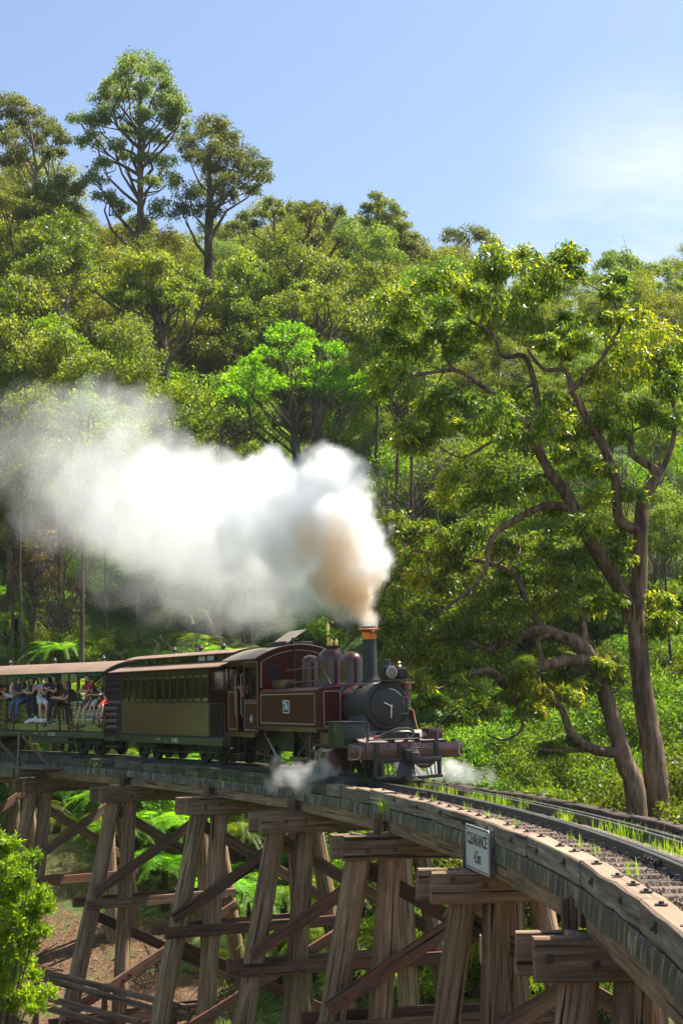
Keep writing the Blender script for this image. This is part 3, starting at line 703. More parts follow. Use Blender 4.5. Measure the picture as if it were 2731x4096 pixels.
for sy in (-1, 1):
    tk = tank(sy); yy = sy * 1.031
    line_rect(-1.86, 1.74, 1.15, 1.83, 0.06, yy, 0.017, 'lining', tk, M['cream'], sy * 0.004)
    o = border(0.40, 0.78, 0.06, 0.017, 0.0, 0.004, 'lining', M['cream'], tk)
    o.matrix_basis = Matrix.Translation((1.921, sy * 0.70, 1.49)) @ Matrix.Rotation(math.pi / 2, 4, 'Z')
    def f(m):
        for x in (-0.75, 0.47):
            for z in np.arange(1.13, 1.86, 0.035): m.box((x, yy, z), (0.011, 0.010, 0.011))
        for z in np.arange(1.13, 1.86, 0.035): m.box((1.79, yy, z), (0.011, 0.010, 0.011))
        for x in np.arange(-1.9, 1.8, 0.05): m.box((x, sy * 0.72, 1.972), (0.015, 0.015, 0.012)); 
        for x, z in ((-1.1, 1.5), (-1.35, 1.3), (0.85, 1.5), (1.2, 1.27), (-1.7, 1.2), (-0.1, 1.24)): m.tube([(x, yy - sy * 0.005, z), (x, yy + sy * 0.012, z)], 0.014, 6)
    tag(part('rivets', M['maroon'], f, tk), kind='stuff')
    part('running_board', M['brown_red'], lambda m: m.cbox(-2.25, 1.98, min(sy * 0.5, sy * 1.10), max(sy * 0.5, sy * 1.10), 0.985, 1.085, 0.008))
    part('tank_top', M['brown_red'], lambda m: (m.bx(-1.9, 1.78, min(sy * 0.5, sy * 0.76), max(sy * 0.5, sy * 0.76), 1.963, 1.976)), tk)
    # rails along the top of the tank
    def f(m):
        y = sy * 0.72
        m.tube([(-1.75, y, 2.10), (1.25, y, 2.09)], 0.019, 8)
        for x in (-1.75, -0.3, 1.2): m.tube([(x, y, 1.97), (x, y, 2.10)], 0.017, 6); m.lathe([(0, 2.07), (0.03, 2.08), (0.035, 2.1), (0.03, 2.12), (0, 2.13)], (x, y, 0), 'Z', 8)
    part('tank_rail', M['rust'], f)
    part('hand_rail', M['rust'], lambda m: m.tube([(-1.2, sy * 0.62, 2.38), (0.2, sy * 0.62, 2.41), (1.22, sy * 0.62, 2.39), (1.62, sy * 0.60, 2.02)], 0.015, 8).tube([(0.18, sy * 0.62, 2.41), (0.02, sy * 0.62, 1.97)], 0.014, 6))
    part('filler_box', M['brown_red'], lambda m: m.cbox(-1.55, -0.62, min(sy * 0.56, sy * 0.86), max(sy * 0.56, sy * 0.86), 1.96, 2.16, 0.03))
    part('smokebox_rail', M['rust'], lambda m: m.tube([(1.9, sy * 0.50, 2.02), (2.5, sy * 0.47, 2.0), (3.25, sy * 0.43, 1.985)], 0.017, 8).tube([(2.35, sy * 0.47, 2.0), (2.38, sy * 0.36, 1.85)], 0.013, 6).tube([(2.95, sy * 0.45, 1.99), (2.98, sy * 0.36, 1.86)], 0.013, 6))
# number plate on the near tank
NP = part('number_plate', M['white_paint'], lambda m: m.prism([(-0.17, -0.145), (-0.225, -0.115), (-0.225, 0.115), (-0.17, 0.145), (0.17, 0.145), (0.225, 0.115), (0.225, -0.115), (0.17, -0.145)], -1.046, -1.036, 'Y'), mtx=Matrix.Translation((-0.06, 0, 1.54)))
part('plate_field', M['blue_plate'], lambda m: m.prism([(-0.15, -0.122), (-0.2, -0.10), (-0.2, 0.10), (-0.15, 0.122), (0.15, 0.122), (0.2, 0.10), (0.2, -0.10), (0.15, -0.122)], -1.0495, -1.0465, 'Y'), NP)
lettering('7A', 0.25, M['white_paint'], NP, Matrix.Translation((0, -1.051, 0.0)) @ face, 0.006, 1.05, 'number')
# cab
def f(m):
    y0, y1 = -1.03, -0.99
    for sy in (1, -1):
        a, b_ = sy * y0, sy * y1
        # front panel with window opening
        m.bx(-2.0, -3.16, a, b_, 0.90, 1.73); m.bx(-2.0, -2.20, a, b_, 1.73, 2.68); m.bx(-3.08, -3.16, a, b_, 1.73, 2.68)
        m.bx(-2.20, -3.08, a, b_, 2.50, 2.68)
        # bunker side
        m.bx(-3.62, -4.45, a, b_, 0.90, 1.98); m.bx(-3.62, -3.68, a, b_, 1.98, 2.68); m.bx(-4.39, -4.45, a, b_, 1.98, 2.68); m.bx(-3.16, -4.45, a, b_, 2.56, 2.68)
    # front plate with arched top
    arc = [(y, 2.68 + 0.33 * (1 - (y / 1.05) ** 2)) for y in np.linspace(-1.0, 1.0, 13)]
    m.prism([(-1.0, 1.9), (1.0, 1.9)] + arc[::-1], -1.99, -1.955, 'X')
    m.prism([(-1.0, 0.95), (1.0, 0.95), (1.0, 1.98), (-1.0, 1.98)], -4.45, -4.41, 'X')
    m.prism([(-1.0, 2.55), (1.0, 2.55)] + arc[::-1], -4.45, -4.41, 'X')
cab = part('cab', M['maroon'], f)
def f(m):
    rows_o = []; ys_ = np.linspace(-1.14, 1.14, 17)
    poly = [(y, 2.715 + 0.33 * (1 - (y / 1.14) ** 2)) for y in ys_] + [(y, 2.685 + 0.33 * (1 - (y / 1.14) ** 2)) for y in ys_[::-1]]
    m.prism(poly, -1.88, -4.62, 'X')
rf = part('roof', M['roofpaint'], f, cab)
part('roof_edge', M['brown_red'], lambda m: m.tube([(-1.875, y, 2.70 + 0.33 * (1 - (y / 1.14) ** 2)) for y in np.linspace(-1.14, 1.14, 17)], 0.02, 6), cab)
part('lining', M['cream'], lambda m: m.tube([(-1.952, -0.985, 1.99)] + [(-1.952, y, 2.60 + 0.30 * (1 - (y / 1.0) ** 2)) for y in np.linspace(-0.97, 0.97, 17)] + [(-1.952, 0.985, 1.99)], 0.009, 5), cab)
part('roof_hatch', M['black'], lambda m: m.cbox(-3.2, -2.05, -0.42, 0.42, 2.98, 3.12, 0.015), cab)
def f(m):
    A = Matrix.Translation((-2.62, -0.02, 3.235)) @ Matrix.Rotation(R(33), 4, 'X')
    m.box((0, 0, 0), (1.25, 0.62, 0.022)); m.v = [tuple(A @ Vector(p)) for p in m.v]
part('hatch_lid', M['roofpaint'], f, cab)
part('cab_pipe', M['black'], lambda m: m.tube([(-1.93, -0.12, 2.1), (-1.93, -0.12, 3.0), (-1.97, -0.15, 3.2)], 0.035, 8), cab)
# spectacle windows in the cab front and side window
for y in (-0.66, 0.66):
    part('spectacle_frame', M['black'], lambda m: m.lathe([(0.15, -1.955), (0.15, -1.935), (0.20, -1.935), (0.20, -1.955)], (0, y, 2.36), 'X', 20, False), cab)
    part('spectacle_glass', M['dark_in'], lambda m: m.lathe([(0.0, -1.948), (0.15, -1.948)], (0, y, 2.36), 'X', 20), cab)
for sy in (-1, 1):
    o = sy * 1.034
    part('window_pane', M['glass'], lambda m: m.bx(-2.24, -2.62, sy * 1.0, sy * 1.006, 1.75, 2.49), cab)
    part('window_frame', M['maroon'], lambda m: (m.bx(-2.58, -2.64, sy * 0.985, sy * 1.028, 1.735, 2.50), m.bx(-2.2, -3.08, sy * 0.98, sy * 1.05, 1.70, 1.735)), cab)
    line_rect(-2.07, -3.10, 0.97, 1.64, 0.04, o, 0.014, 'lining', cab, M['cream'], sy * 0.004)
    line_rect(-2.07, -3.10, 1.68, 2.64, 0.04, o, 0.012, 'lining', cab, M['cream'], sy * 0.004)
    line_rect(-3.68, -4.39, 0.97, 1.92, 0.04, o, 0.014, 'lining', cab, M['cream'], sy * 0.004)
    part('grab_rail', M['cream'], lambda m: m.tube([(-3.17, sy * 1.05, 1.3), (-3.17, sy * 1.09, 1.36), (-3.17, sy * 1.09, 2.32), (-3.17, sy * 1.05, 2.38)], 0.010, 7), cab)
    part('grab_rail', M['cream'], lambda m: m.tube([(-3.64, sy * 1.05, 1.3), (-3.64, sy * 1.09, 1.36), (-3.64, sy * 1.09, 2.32), (-3.64, sy * 1.05, 2.38)], 0.010, 7), cab)
    part('step_board', M['brown_red'], lambda m: m.cbox(-2.2, -4.5, min(sy * 0.6, sy * 1.08), max(sy * 0.6, sy * 1.08), 0.80, 0.90, 0.008), cab)
    part('step', M['black'], lambda m: (m.bx(-3.1, -3.6, sy * 0.98, sy * 1.16, 0.36, 0.385), m.bx(-3.1, -3.13, sy * 1.0, sy * 1.03, 0.385, 0.8), m.bx(-3.57, -3.6, sy * 1.0, sy * 1.03, 0.385, 0.8)), cab)
part('cab_floor', M['dark_in'], lambda m: m.bx(-2.0, -4.42, -0.98, 0.98, 0.9, 0.94), cab)
part('backhead', M['dark_in'], lambda m: m.lathe([(0.5, -2.0), (0.5, -2.4), (0, -2.41)], (0, 0, ZB), 'X', 20), cab)
part('bunker_coal', M['dark_in'], lambda m: m.cbox(-3.7, -4.4, -0.95, 0.95, 0.95, 1.9, 0.08), cab)
EM = part('emblem', M['white_paint'], lambda m: m.lathe([(0.10, 0), (0.10, 0.006), (0, 0.006)], (0, 0, 0), 'Z', 24), mtx=Matrix.Translation((-2.58, -1.03, 1.25)) @ face)
part('emblem_ring', M['blue_plate'], lambda m: m.lathe([(0.088, 0.0065), (0.088, 0.009), (0, 0.009)], (0, 0, 0), 'Z', 24), EM)
part('emblem_ring', M['white_paint'], lambda m: m.lathe([(0.06, 0.0095), (0.06, 0.011), (0.052, 0.011), (0.052, 0.0095)], (0, 0, 0), 'Z', 24), EM)
part('emblem_mark', M['white_paint'], lambda m: (m.box((0, 0.018, 0.0105), (0.05, 0.012, 0.002)), m.box((0, -0.002, 0.0105), (0.06, 0.012, 0.002)), m.box((0, -0.022, 0.0105), (0.045, 0.012, 0.002))), EM)
# frames, wheels, motion
part('frame', M['black'], lambda m: (m.bx(-4.4, 4.2, -0.30, -0.26, 0.45, 0.98), m.bx(-4.4, 4.2, 0.26, 0.30, 0.45, 0.98), m.bx(-2.0, -0.9, -0.55, 0.55, 0.5, 1.1), m.bx(-4.45, -4.35, -1.0, 1.0, 0.5, 0.88), m.bx(1.3, 3.9, -0.26, 0.26, 0.5, 1.0)))
def wheel(x, r, sy, name, spokes=10):
    y = sy * 0.40
    w = part(name, M['black'], lambda m: (m.lathe([(r * 0.82, y - 0.05), (r * 0.82, y + 0.05), (r, y + 0.055), (r, y - 0.055), (r * 0.82, y - 0.05)], (x, 0, r), 'Y', 32, False), m.lathe([(0, y - 0.07), (r * 0.22, y - 0.07), (r * 0.22, y + 0.07), (0, y + 0.07)], (x, 0, r), 'Y', 16),
        [m.tube([(x + r * 0.18 * math.cos(a), y, r + r * 0.18 * math.sin(a)), (x + r * 0.84 * math.cos(a), y, r + r * 0.84 * math.sin(a))], 0.024, 6, caps=False) for a in np.linspace(0, 2 * math.pi, spokes, endpoint=False)]))
    part('tyre', M['tyre'], lambda m: m.lathe([(r * 0.93, y + sy * 0.056), (r * 1.0, y + sy * 0.058), (r * 1.005, y), (r * 1.06, y - sy * 0.055), (r * 0.9, y - sy * 0.056)], (x, 0, r), 'Y', 32, False), w)
    return w
for sy in (-1, 1):
    for x in (1.05, 0.13, -0.79): wheel(x, 0.457, sy, 'driving_wheel', 12)
    wheel(3.35, 0.30, sy, 'pony_wheel', 8); wheel(-2.7, 0.30, sy, 'trailing_wheel', 8)
    y = sy * 0.62
    part('coupling_rod', M['steel'], lambda m: m.cbox(-0.9, 1.15, min(y, y + sy * 0.05), max(y, y + sy * 0.05), 0.30, 0.38, 0.01))
    part('connecting_rod', M['steel'], lambda m: m.tube([(0.13, sy * 0.80, 0.34), (1.75, sy * 0.95, 0.46)], 0.04, 6))
    cyl = part('cylinder', M['brown_red'], lambda m: m.lathe([(0.0, 2.30), (0.25, 2.30), (0.265, 2.32), (0.265, 2.40), (0.25, 2.42), (0.25, 2.92), (0.275, 2.94), (0.275, 3.0), (0.25, 3.03), (0.12, 3.06), (0.0, 3.07)], (0, sy * 0.98, 0.47), 'X', 32))
    part('lining', M['cream'], lambda m: [m.tube([(x, sy * 0.98 - sy * -0.253 * math.cos(a), 0.47 + 0.253 * math.sin(a)) for a in np.linspace(-0.6, 0.6, 8)], 0.008, 5) for x in (2.47, 2.87)], cyl)
    part('lining', M['cream'], lambda m: [m.tube([(2.47, sy * 0.98 + sy * 0.253 * math.cos(a), 0.47 + 0.253 * math.sin(a)), (2.87, sy * 0.98 + sy * 0.253 * math.cos(a), 0.47 + 0.253 * math.sin(a))], 0.008, 5) for a in (-0.6, 0.6)], cyl)
    part('valve_chest', M['brown_red'], lambda m: m.cbox(2.15, 2.75, min(sy * 0.74, sy * 1.1), max(sy * 0.74, sy * 1.1), 0.70, 0.98, 0.02), cyl)
    part('slide_bar', M['rust'], lambda m: (m.cbox(1.3, 2.3, min(sy * 0.9, sy * 1.0), max(sy * 0.9, sy * 1.0), 0.56, 0.61, 0.006), m.cbox(1.3, 2.3, min(sy * 0.9, sy * 1.0), max(sy * 0.9, sy * 1.0), 0.32, 0.37, 0.006), m.cbox(1.28, 1.36, min(sy * 0.7, sy * 1.02), max(sy * 0.7, sy * 1.02), 0.28, 0.95, 0.01)))
    part('crosshead', M['steel'], lambda m: m.cbox(1.62, 1.85, min(sy * 0.88, sy * 1.02), max(sy * 0.88, sy * 1.02), 0.36, 0.57, 0.015))
    part('valve_gear', M['rust'], lambda m: (m.tube([(0.13, sy * 0.84, 0.40), (0.75, sy * 0.86, 0.72)], 0.022, 6), m.tube([(0.75, sy * 0.86, 0.95), (0.72, sy * 0.86, 0.5)], [0.03, 0.02], 6), m.tube([(0.75, sy * 0.86, 0.80), (2.2, sy * 0.9, 0.82)], 0.02, 6), m.tube([(1.74, sy * 0.95, 0.42), (1.95, sy * 0.95, 0.86)], 0.018, 6)))
    part('oil_cup', M['brass'], lambda m: (m.tube([(1.45, sy * 0.95, 0.61), (1.45, sy * 0.95, 0.68)], 0.022, 8), m.tube([(2.05, sy * 0.95, 0.61), (2.05, sy * 0.95, 0.68)], 0.022, 8)))
    part('stay_rod', M['steel'], lambda m: m.tube([(-1.7, sy * 1.0, 0.93), (-0.9, sy * 1.0, 0.42)], 0.014, 6))
    part('pipe', M['rust'], lambda m: m.tube([(-2.4, sy * 0.95, 0.42), (-1.2, sy * 0.97, 0.38), (0.4, sy * 0.95, 0.30), (1.2, sy * 0.95, 0.28)], 0.016, 6))
# saddle skirt, front deck, headstock
def f(m):
    for sy in (1,):
        m.prism([(-0.44, 1.36), (0.44, 1.36), (0.80, 0.86), (-0.80, 0.86)], 2.35, 3.26, 'X')
part('smokebox_saddle', M['smokebox'], f)
def f(m):
    pr = [(3.262, 1.02), (3.36, 0.94), (3.55, 0.885), (3.9, 0.845), (4.2, 0.815)]
    m.sheet([[(x, y * (0.78 + 0.14 * min(1, (x - 3.26) / 0.6)), z) for y in np.linspace(-1, 1, 7)] for x, z in pr])
    m.sheet([[(x, y * (0.78 + 0.14 * min(1, (x - 3.26) / 0.6)), z - 0.02) for y in np.linspace(-1, 1, 7)] for x, z in pr])
part('front_deck', M['roofpaint'], f, fix=False, angle=60)
hs = part('headstock', M['brown_red'], lambda m: m.cbox(4.16, 4.30, -1.29, 1.22, 0.475, 0.79, 0.012))
part('headstock_cap', M['black'], lambda m: (m.bx(4.14, 4.32, -1.29, -0.9, 0.792, 0.80), m.bx(4.14, 4.32, 0.32, 0.85, 0.792, 0.83), m.tube([(4.23, -1.1, 0.8), (4.23, -1.1, 0.84)], 0.05, 10), m.tube([(4.23, 1.05, 0.79), (4.23, 1.05, 0.84)], 0.05, 10)), hs)
for y0, y1 in ((-1.27, -1.08), (1.20, 1.13)):
    def f(m):
        s_ = 1 if y1 > y0 else -1
        m.tube([(4.302, y0, 0.765), (4.302, y1 - s_ * 0.05, 0.765), (4.302, y1 - s_ * 0.05, 0.74), (4.302, y1, 0.74), (4.302, y1, 0.525), (4.302, y1 - s_ * 0.05, 0.525), (4.302, y1 - s_ * 0.05, 0.50), (4.302, y0, 0.50)], 0.007, 5)
    part('lining', M['cream'], f, hs)
def f(m):
    for y in (-0.72, -0.2, 0.62): m.cbox(4.30, 4.325, y - 0.06, y + 0.06, 0.44, 0.80, 0.005)
    for y, z in ((-0.45, 0.75), (0.5, 0.74), (0.62, 0.76), (0.0, 0.74), (0.62, 0.55)): m.tube([(4.32, y, z), (4.345, y, z)], 0.014, 6)
part('bracket', M['black'], f, hs)
# cowcatcher
def f(m):
    m.cbox(4.26, 4.36, -0.78, 0.70, 0.40, 0.50, 0.01)
    def edge(y): return 4.62 - 0.42 * abs(y + 0.02) 
    ys_ = [-0.76, -0.5, -0.25, -0.02, 0.25, 0.48, 0.68]
    for a, b_ in zip(ys_[:-1], ys_[1:]): m.cbox(min(edge(a), edge(b_)) - 0.02, max(edge(a), edge(b_)) + 0.02, a - .005, b_ + .005, 0.085, 0.145, 0.004)
    for y in (-0.74, -0.62, -0.50, -0.40, 0.34, 0.44, 0.55, 0.66): 
        w = 0.045 if abs(y) > 0.6 else 0.014
        m.tube([(4.32, y, 0.44), (edge(y), y, 0.11)], w, 6)
cw = part('cowcatcher', M['black'], f)
part('plough_plate', M['smokebox'], lambda m: (m.add([(4.36, -0.36, 0.42), (4.36, -0.02, 0.42), (4.66, -0.02, 0.10), (4.50, -0.36, 0.10), (4.33, -0.36, 0.42), (4.33, -0.02, 0.42), (4.63, -0.02, 0.10), (4.47, -0.36, 0.10)], [(0, 1, 2, 3), (7, 6, 5, 4), (0, 4, 5, 1), (1, 5, 6, 2), (2, 6, 7, 3), (3, 7, 4, 0)]),
     m.add([(4.36, 0.02, 0.40), (4.36, 0.10, 0.36), (4.48, 0.40, 0.10), (4.66, -0.015, 0.10), (4.33, 0.02, 0.40), (4.33, 0.10, 0.36), (4.45, 0.40, 0.10), (4.63, -0.015, 0.10)], [(0, 1, 2, 3), (7, 6, 5, 4), (0, 4, 5, 1), (1, 5, 6, 2), (2, 6, 7, 3), (3, 7, 4, 0)])), cw)
def f(m):
    m.cbox(4.30, 4.50, -0.12, 0.14, 0.42, 0.66, 0.03); m.cbox(4.50, 4.64, -0.08, 0.10, 0.44, 0.62, 0.03); m.bx(4.641, 4.645, -0.04, 0.06, 0.50, 0.59)
    m.tube([(4.55, -0.06, 0.66), (4.55, 0.0, 0.70), (4.55, 0.12, 0.69), (4.55, 0.17, 0.6), (4.55, 0.16, 0.45), (4.5, 0.1, 0.40)], 0.016, 6); m.tube([(4.5, 0.02, 0.78), (4.52, 0.02, 0.66)], 0.012, 6)
    m.tube([(4.45, 0.1, 0.36), (4.62, 0.3, 0.35)], 0.012, 6)
part('coupler', M['iron'], f)
part('lever_bar', M['iron'], lambda m: (m.tube([(4.34, -0.95, 0.62), (4.34, -0.95, 0.83), (4.33, -0.93, 0.87), (4.33, 0.2, 0.875), (4.35, 0.22, 0.87)], 0.016, 7), m.tube([(4.33, 0.06, 0.875), (4.45, 0.06, 0.78), (4.5, 0.08, 0.68)], 0.010, 6)))
part('air_hose', M['hose'], lambda m: m.tube([(4.2, -0.62, 0.92), (4.22, -0.45, 1.0), (4.24, -0.2, 1.075), (4.26, 0.02, 1.075), (4.28, 0.12, 1.02), (4.29, 0.12, 0.95), (4.3, 0.02, 0.88), (4.3, -0.08, 0.84)], 0.028, 8))
part('hose_coupling', M['redpipe'], lambda m: (m.tube([(4.18, -0.72, 0.90), (4.2, -0.60, 0.93)], 0.04, 8), m.tube([(4.3, -0.06, 0.85), (4.3, -0.14, 0.80), (4.31, -0.2, 0.74)], 0.03, 8)))
part('lamp_iron', M['iron'], lambda m: (m.tube([(4.1, -0.82, 0.80), (4.1, -0.82, 1.22)], 0.035, 8), m.tube([(4.15, 0.02, 0.8), (4.15, 0.02, 0.95)], 0.045, 6), m.tube([(4.1, 0.72, 0.82), (4.1, 0.72, 1.02)], 0.045, 8)))
part('grease_box', M['brown_red'], lambda m: m.cbox(3.6, 3.95, 0.62, 0.95, 0.85, 1.06, 0.02))
# tool chest on the front platform, near side
part('tool_chest', M['dark_green'], lambda m: m.cbox(2.74, 3.60, -1.13, -0.66, 0.745, 1.20, 0.006))
part('chest_lid', M['black'], lambda m: m.cbox(2.70, 3.64, -1.16, -0.62, 1.20, 1.235, 0.006)).parent = LO
part('chest_hasp', M['brass'], lambda m: m.bx(3.15, 3.18, -1.145, -1.132, 1.02, 1.2))
part('platform', M['black'], lambda m: (m.bx(1.98, 4.15, -1.14, -0.5, 0.70, 0.742), m.bx(1.98, 4.15, 0.5, 1.1, 0.70, 0.742)))
# headlamps on the bracket over the smokebox
part('lamp_bracket', M['black'], lambda m: (m.cbox(3.05, 3.45, -0.28, 0.52, 2.045, 2.075, 0.006), m.cbox(3.15, 3.3, -0.05, 0.3, 1.98, 2.045, 0.01)))
def lamp(x, y, z, s, name):
    o = part(name, M['black'], lambda m: (m.cbox(x - 0.13 * s, x + 0.12 * s, y - 0.14 * s, y + 0.14 * s, z, z + 0.30 * s, 0.02), m.lathe([(0.085 * s, z + 0.3 * s), (0.07 * s, z + 0.36 * s), (0.075 * s, z + 0.42 * s), (0.05 * s, z + 0.43 * s), (0, z + 0.43 * s)], (x - 0.02, y, 0), 'Z', 12), m.lathe([(0.125 * s, x + 0.10 * s), (0.13 * s, x + 0.19 * s), (0.11 * s, x + 0.19 * s), (0.11 * s, x + 0.11 * s)], (0, y, z + 0.155 * s), 'X', 24, False)))
    part('rim', M['steel'] if s > 0.9 else M['black'], lambda m: m.lathe([(0.108 * s, x + 0.185 * s), (0.125 * s, x + 0.195 * s), (0.108 * s, x + 0.20 * s), (0.108 * s, x + 0.185 * s)], (0, y, z + 0.155 * s), 'X', 24, False), o)
    part('lens', M['lens'] if s > 0.9 else M['black'], lambda m: m.lathe([(0.0, x + 0.05 * s), (0.05 * s, x + 0.07 * s), (0.08 * s, x + 0.12 * s), (0.098 * s, x + 0.192 * s)], (0, y, z + 0.155 * s), 'X', 24), o)
    return o
lamp(3.22, 0.06, 2.075, 1.0, 'headlamp')
o = lamp(3.18, 0.36, 2.075, 0.85, 'side_lamp')
part('brass_cap', M['brass'], lambda m: m.lathe([(0.05, 2.33), (0.055, 2.37), (0.035, 2.39), (0.045, 2.44), (0.02, 2.47), (0, 2.47)], (3.18, 0.34, 0), 'Z', 12), o)
part('air_pump', M['brown_red'], lambda m: (m.lathe([(0.0, 1.62), (0.15, 1.62), (0.15, 1.78), (0.10, 1.79), (0.10, 1.86), (0.15, 1.87), (0.15, 2.02), (0, 2.03)], (2.95, 0.56, 0), 'Z', 16)))
part('copper_pipe', M['copper'], lambda m: (m.tube([(3.1, 0.40, 2.0), (3.12, 0.55, 2.02), (3.12, 0.72, 2.01)], 0.018, 8), m.tube([(3.1, 0.46, 1.52), (3.12, 0.58, 1.49), (3.14, 0.67, 1.42), (3.15, 0.69, 1.25), (3.15, 0.75, 1.02), (3.15, 0.8, 0.9)], 0.02, 8)))
part('cable', M['hose'], lambda m: m.tube([(2.9, -0.25, 2.02), (2.95, -0.1, 2.06), (3.0, -0.02, 2.0), (3.05, 0.02, 2.12), (3.1, 0.05, 2.18)], 0.014, 6))
# ------------------------------------------------------------------ carriages
M['car_red'] = paint('carriage_red_enamel', (0.055, 0.017, 0.010), 0.12, 0.25, coat=1.0, scale=2.5, bstr=0.02, ior=1.6); M['car_red'].node_tree.nodes['Principled BSDF'].inputs['Coat IOR'].default_value = 2.0
m, nt, n, l, b = newmat('grooved_boarding'); v = coords(n, l, (1, 1, 1))
sx_ = n.new('ShaderNodeSeparateXYZ'); l.new(v, sx_.inputs[0]); mm = n.new('ShaderNodeMath'); mm.operation = 'PINGPONG'; mm.inputs[1].default_value = 0.04; l.new(sx_.outputs[0], mm.inputs[0])
mr_ = n.new('ShaderNodeMapRange'); mr_.inputs[1].default_value = 0.0; mr_.inputs[2].default_value = 0.007; l.new(mm.outputs[0], mr_.inputs[0])
f = noise(n, l, v, 2.0, 5, 0.6); l.new(ramp(n, l, f, [(0.3, (0.090, 0.038, 0.020)), (0.7, (0.14, 0.062, 0.034))]), b.inputs['Base Color'])
setin(b, Roughness=0.3, IOR=1.45); b.inputs['Coat Weight'].default_value = 0.6; b.inputs['Specular IOR Level'].default_value = 0.3; b.inputs['Coat Roughness'].default_value = 0.10; b.inputs['Coat IOR'].default_value = 1.55
bump(n, l, b, mr_.outputs[0], 0.5, 0.006); M['boarding'] = m
M['car_brown'] = paint('carriage_brown_paint', (0.060, 0.026, 0.018), 0.4, 0.3, coat=0.0); M['car_brown'].node_tree.nodes['Principled BSDF'].inputs['Specular IOR Level'].default_value = 0.15
M['end_brown_shaded'] = paint('carriage_end_brown_shaded', (0.018, 0.009, 0.007), 0.6, 0.3)  # end paint darkened: the neighbouring carriage's shade is put into this colour
M['car_roof'] = paint('carriage_roof_canvas', (0.20, 0.13, 0.09), 0.75, 0.2, scale=1.2, bstr=0.15)
M['under'] = paint('underframe_green', (0.022, 0.028, 0.020), 0.4, 0.3, coat=0.2)
M['canvas'] = paint('green_canvas', (0.012, 0.13, 0.085), 0.65, 0.35, scale=6, bstr=0.3)
M['ochre'] = paint('varnished_lining', (0.30, 0.14, 0.05), 0.4, 0.3)
M['letter'] = paint('pale_lettering', (0.55, 0.58, 0.52), 0.5, 0.1)
M['notice'] = paint('paper_notice', (0.6, 0.62, 0.66), 0.6, 0.1)
M['tan_panel'] = paint('tan_door_panel', (0.26, 0.19, 0.12), 0.5, 0.15)
WR = 0.31
whm = MB(); whm.lathe([(0, -0.03), (WR * 0.8, -0.03), (WR * 0.82, -0.05), (WR, -0.055), (WR, 0.05), (WR * 0.82, 0.05), (WR * 0.8, 0.02), (0, 0.03)], (0, 0, 0), 'Y', 24)
wheel_me = whm.data('wheel', M['black'])
def bogie(T, x):
    o = part('bogie', M['black'], lambda m: [(m.cbox(x - 0.75, x + 0.75, sy * 0.52 - 0.03, sy * 0.52 + 0.03, 0.36, 0.50, 0.01), [m.cbox(x + dx - 0.1, x + dx + 0.1, sy * 0.52 - 0.06, sy * 0.52 + 0.06, 0.2, 0.42, 0.02) for dx in (-0.5, 0.5)], m.cbox(x - 0.16, x + 0.16, sy * 0.52 - 0.05, sy * 0.52 + 0.05, 0.2, 0.36, 0.02), m.tube([(x - 0.5, sy * 0.52, 0.22), (x, sy * 0.52, 0.16), (x + 0.5, sy * 0.52, 0.22)], 0.02, 6)) for sy in (-1, 1)] and m.bx(x - 0.15, x + 0.15, -0.5, 0.5, 0.35, 0.52), T)
    for dx in (-0.5, 0.5):
        for sy in (-1, 1): inst('wheel', wheel_me, o, Matrix.Translation((x + dx, sy * 0.40, WR)))
        part('axle', M['black'], lambda m: m.tube([(x + dx, -0.4, WR), (x + dx, 0.4, WR)], 0.04, 8), o)
    return o
vent = MB(); vent.box((0, 0, 0.015), (0.5, 0.22, 0.03)); vent.lathe([(0.10, 0.03), (0.07, 0.08), (0.06, 0.12), (0.10, 0.14), (0.11, 0.17), (0.07, 0.21), (0.06, 0.26), (0.04, 0.28), (0, 0.28)], (0, 0, 0), 'Z', 14)
vent.v = [(x * 0.8, y * 0.8, z * 0.75) for x, y, z in vent.v]; vent_me = vent.data('roof_ventilator', M['iron'])

# --- closed saloon with clerestory roof, behind the locomotive
F2 = frame(28.8, 2.5, 1.0)
C2 = empty('saloon_carriage', F2, 'closed dark red saloon carriage lettered 2 NBD with clerestory roof behind the locomotive', 'carriage')
XL, XR = -3.15, 2.72
def cpart(name, mat, fn, parent=None, **kw): return part(name, mat, fn, parent or C2, **kw)
HY = 0.95
cpart('underframe', M['under'], lambda m: (m.cbox(-3.6, 3.55, -HY - 0.02, -HY + 0.06, 0.52, 0.72, 0.01), m.cbox(-3.6, 3.55, HY - 0.06, HY + 0.02, 0.52, 0.72, 0.01), m.bx(-3.6, -3.52, -HY + .06, HY - .06, 0.5, 0.72), m.bx(3.47, 3.55, -HY + .06, HY - .06, 0.5, 0.72)))
cpart('floor', M['dark_in'], lambda m: m.bx(-3.6, 3.55, -HY - 0.04, HY + 0.04, 0.722, 0.76))
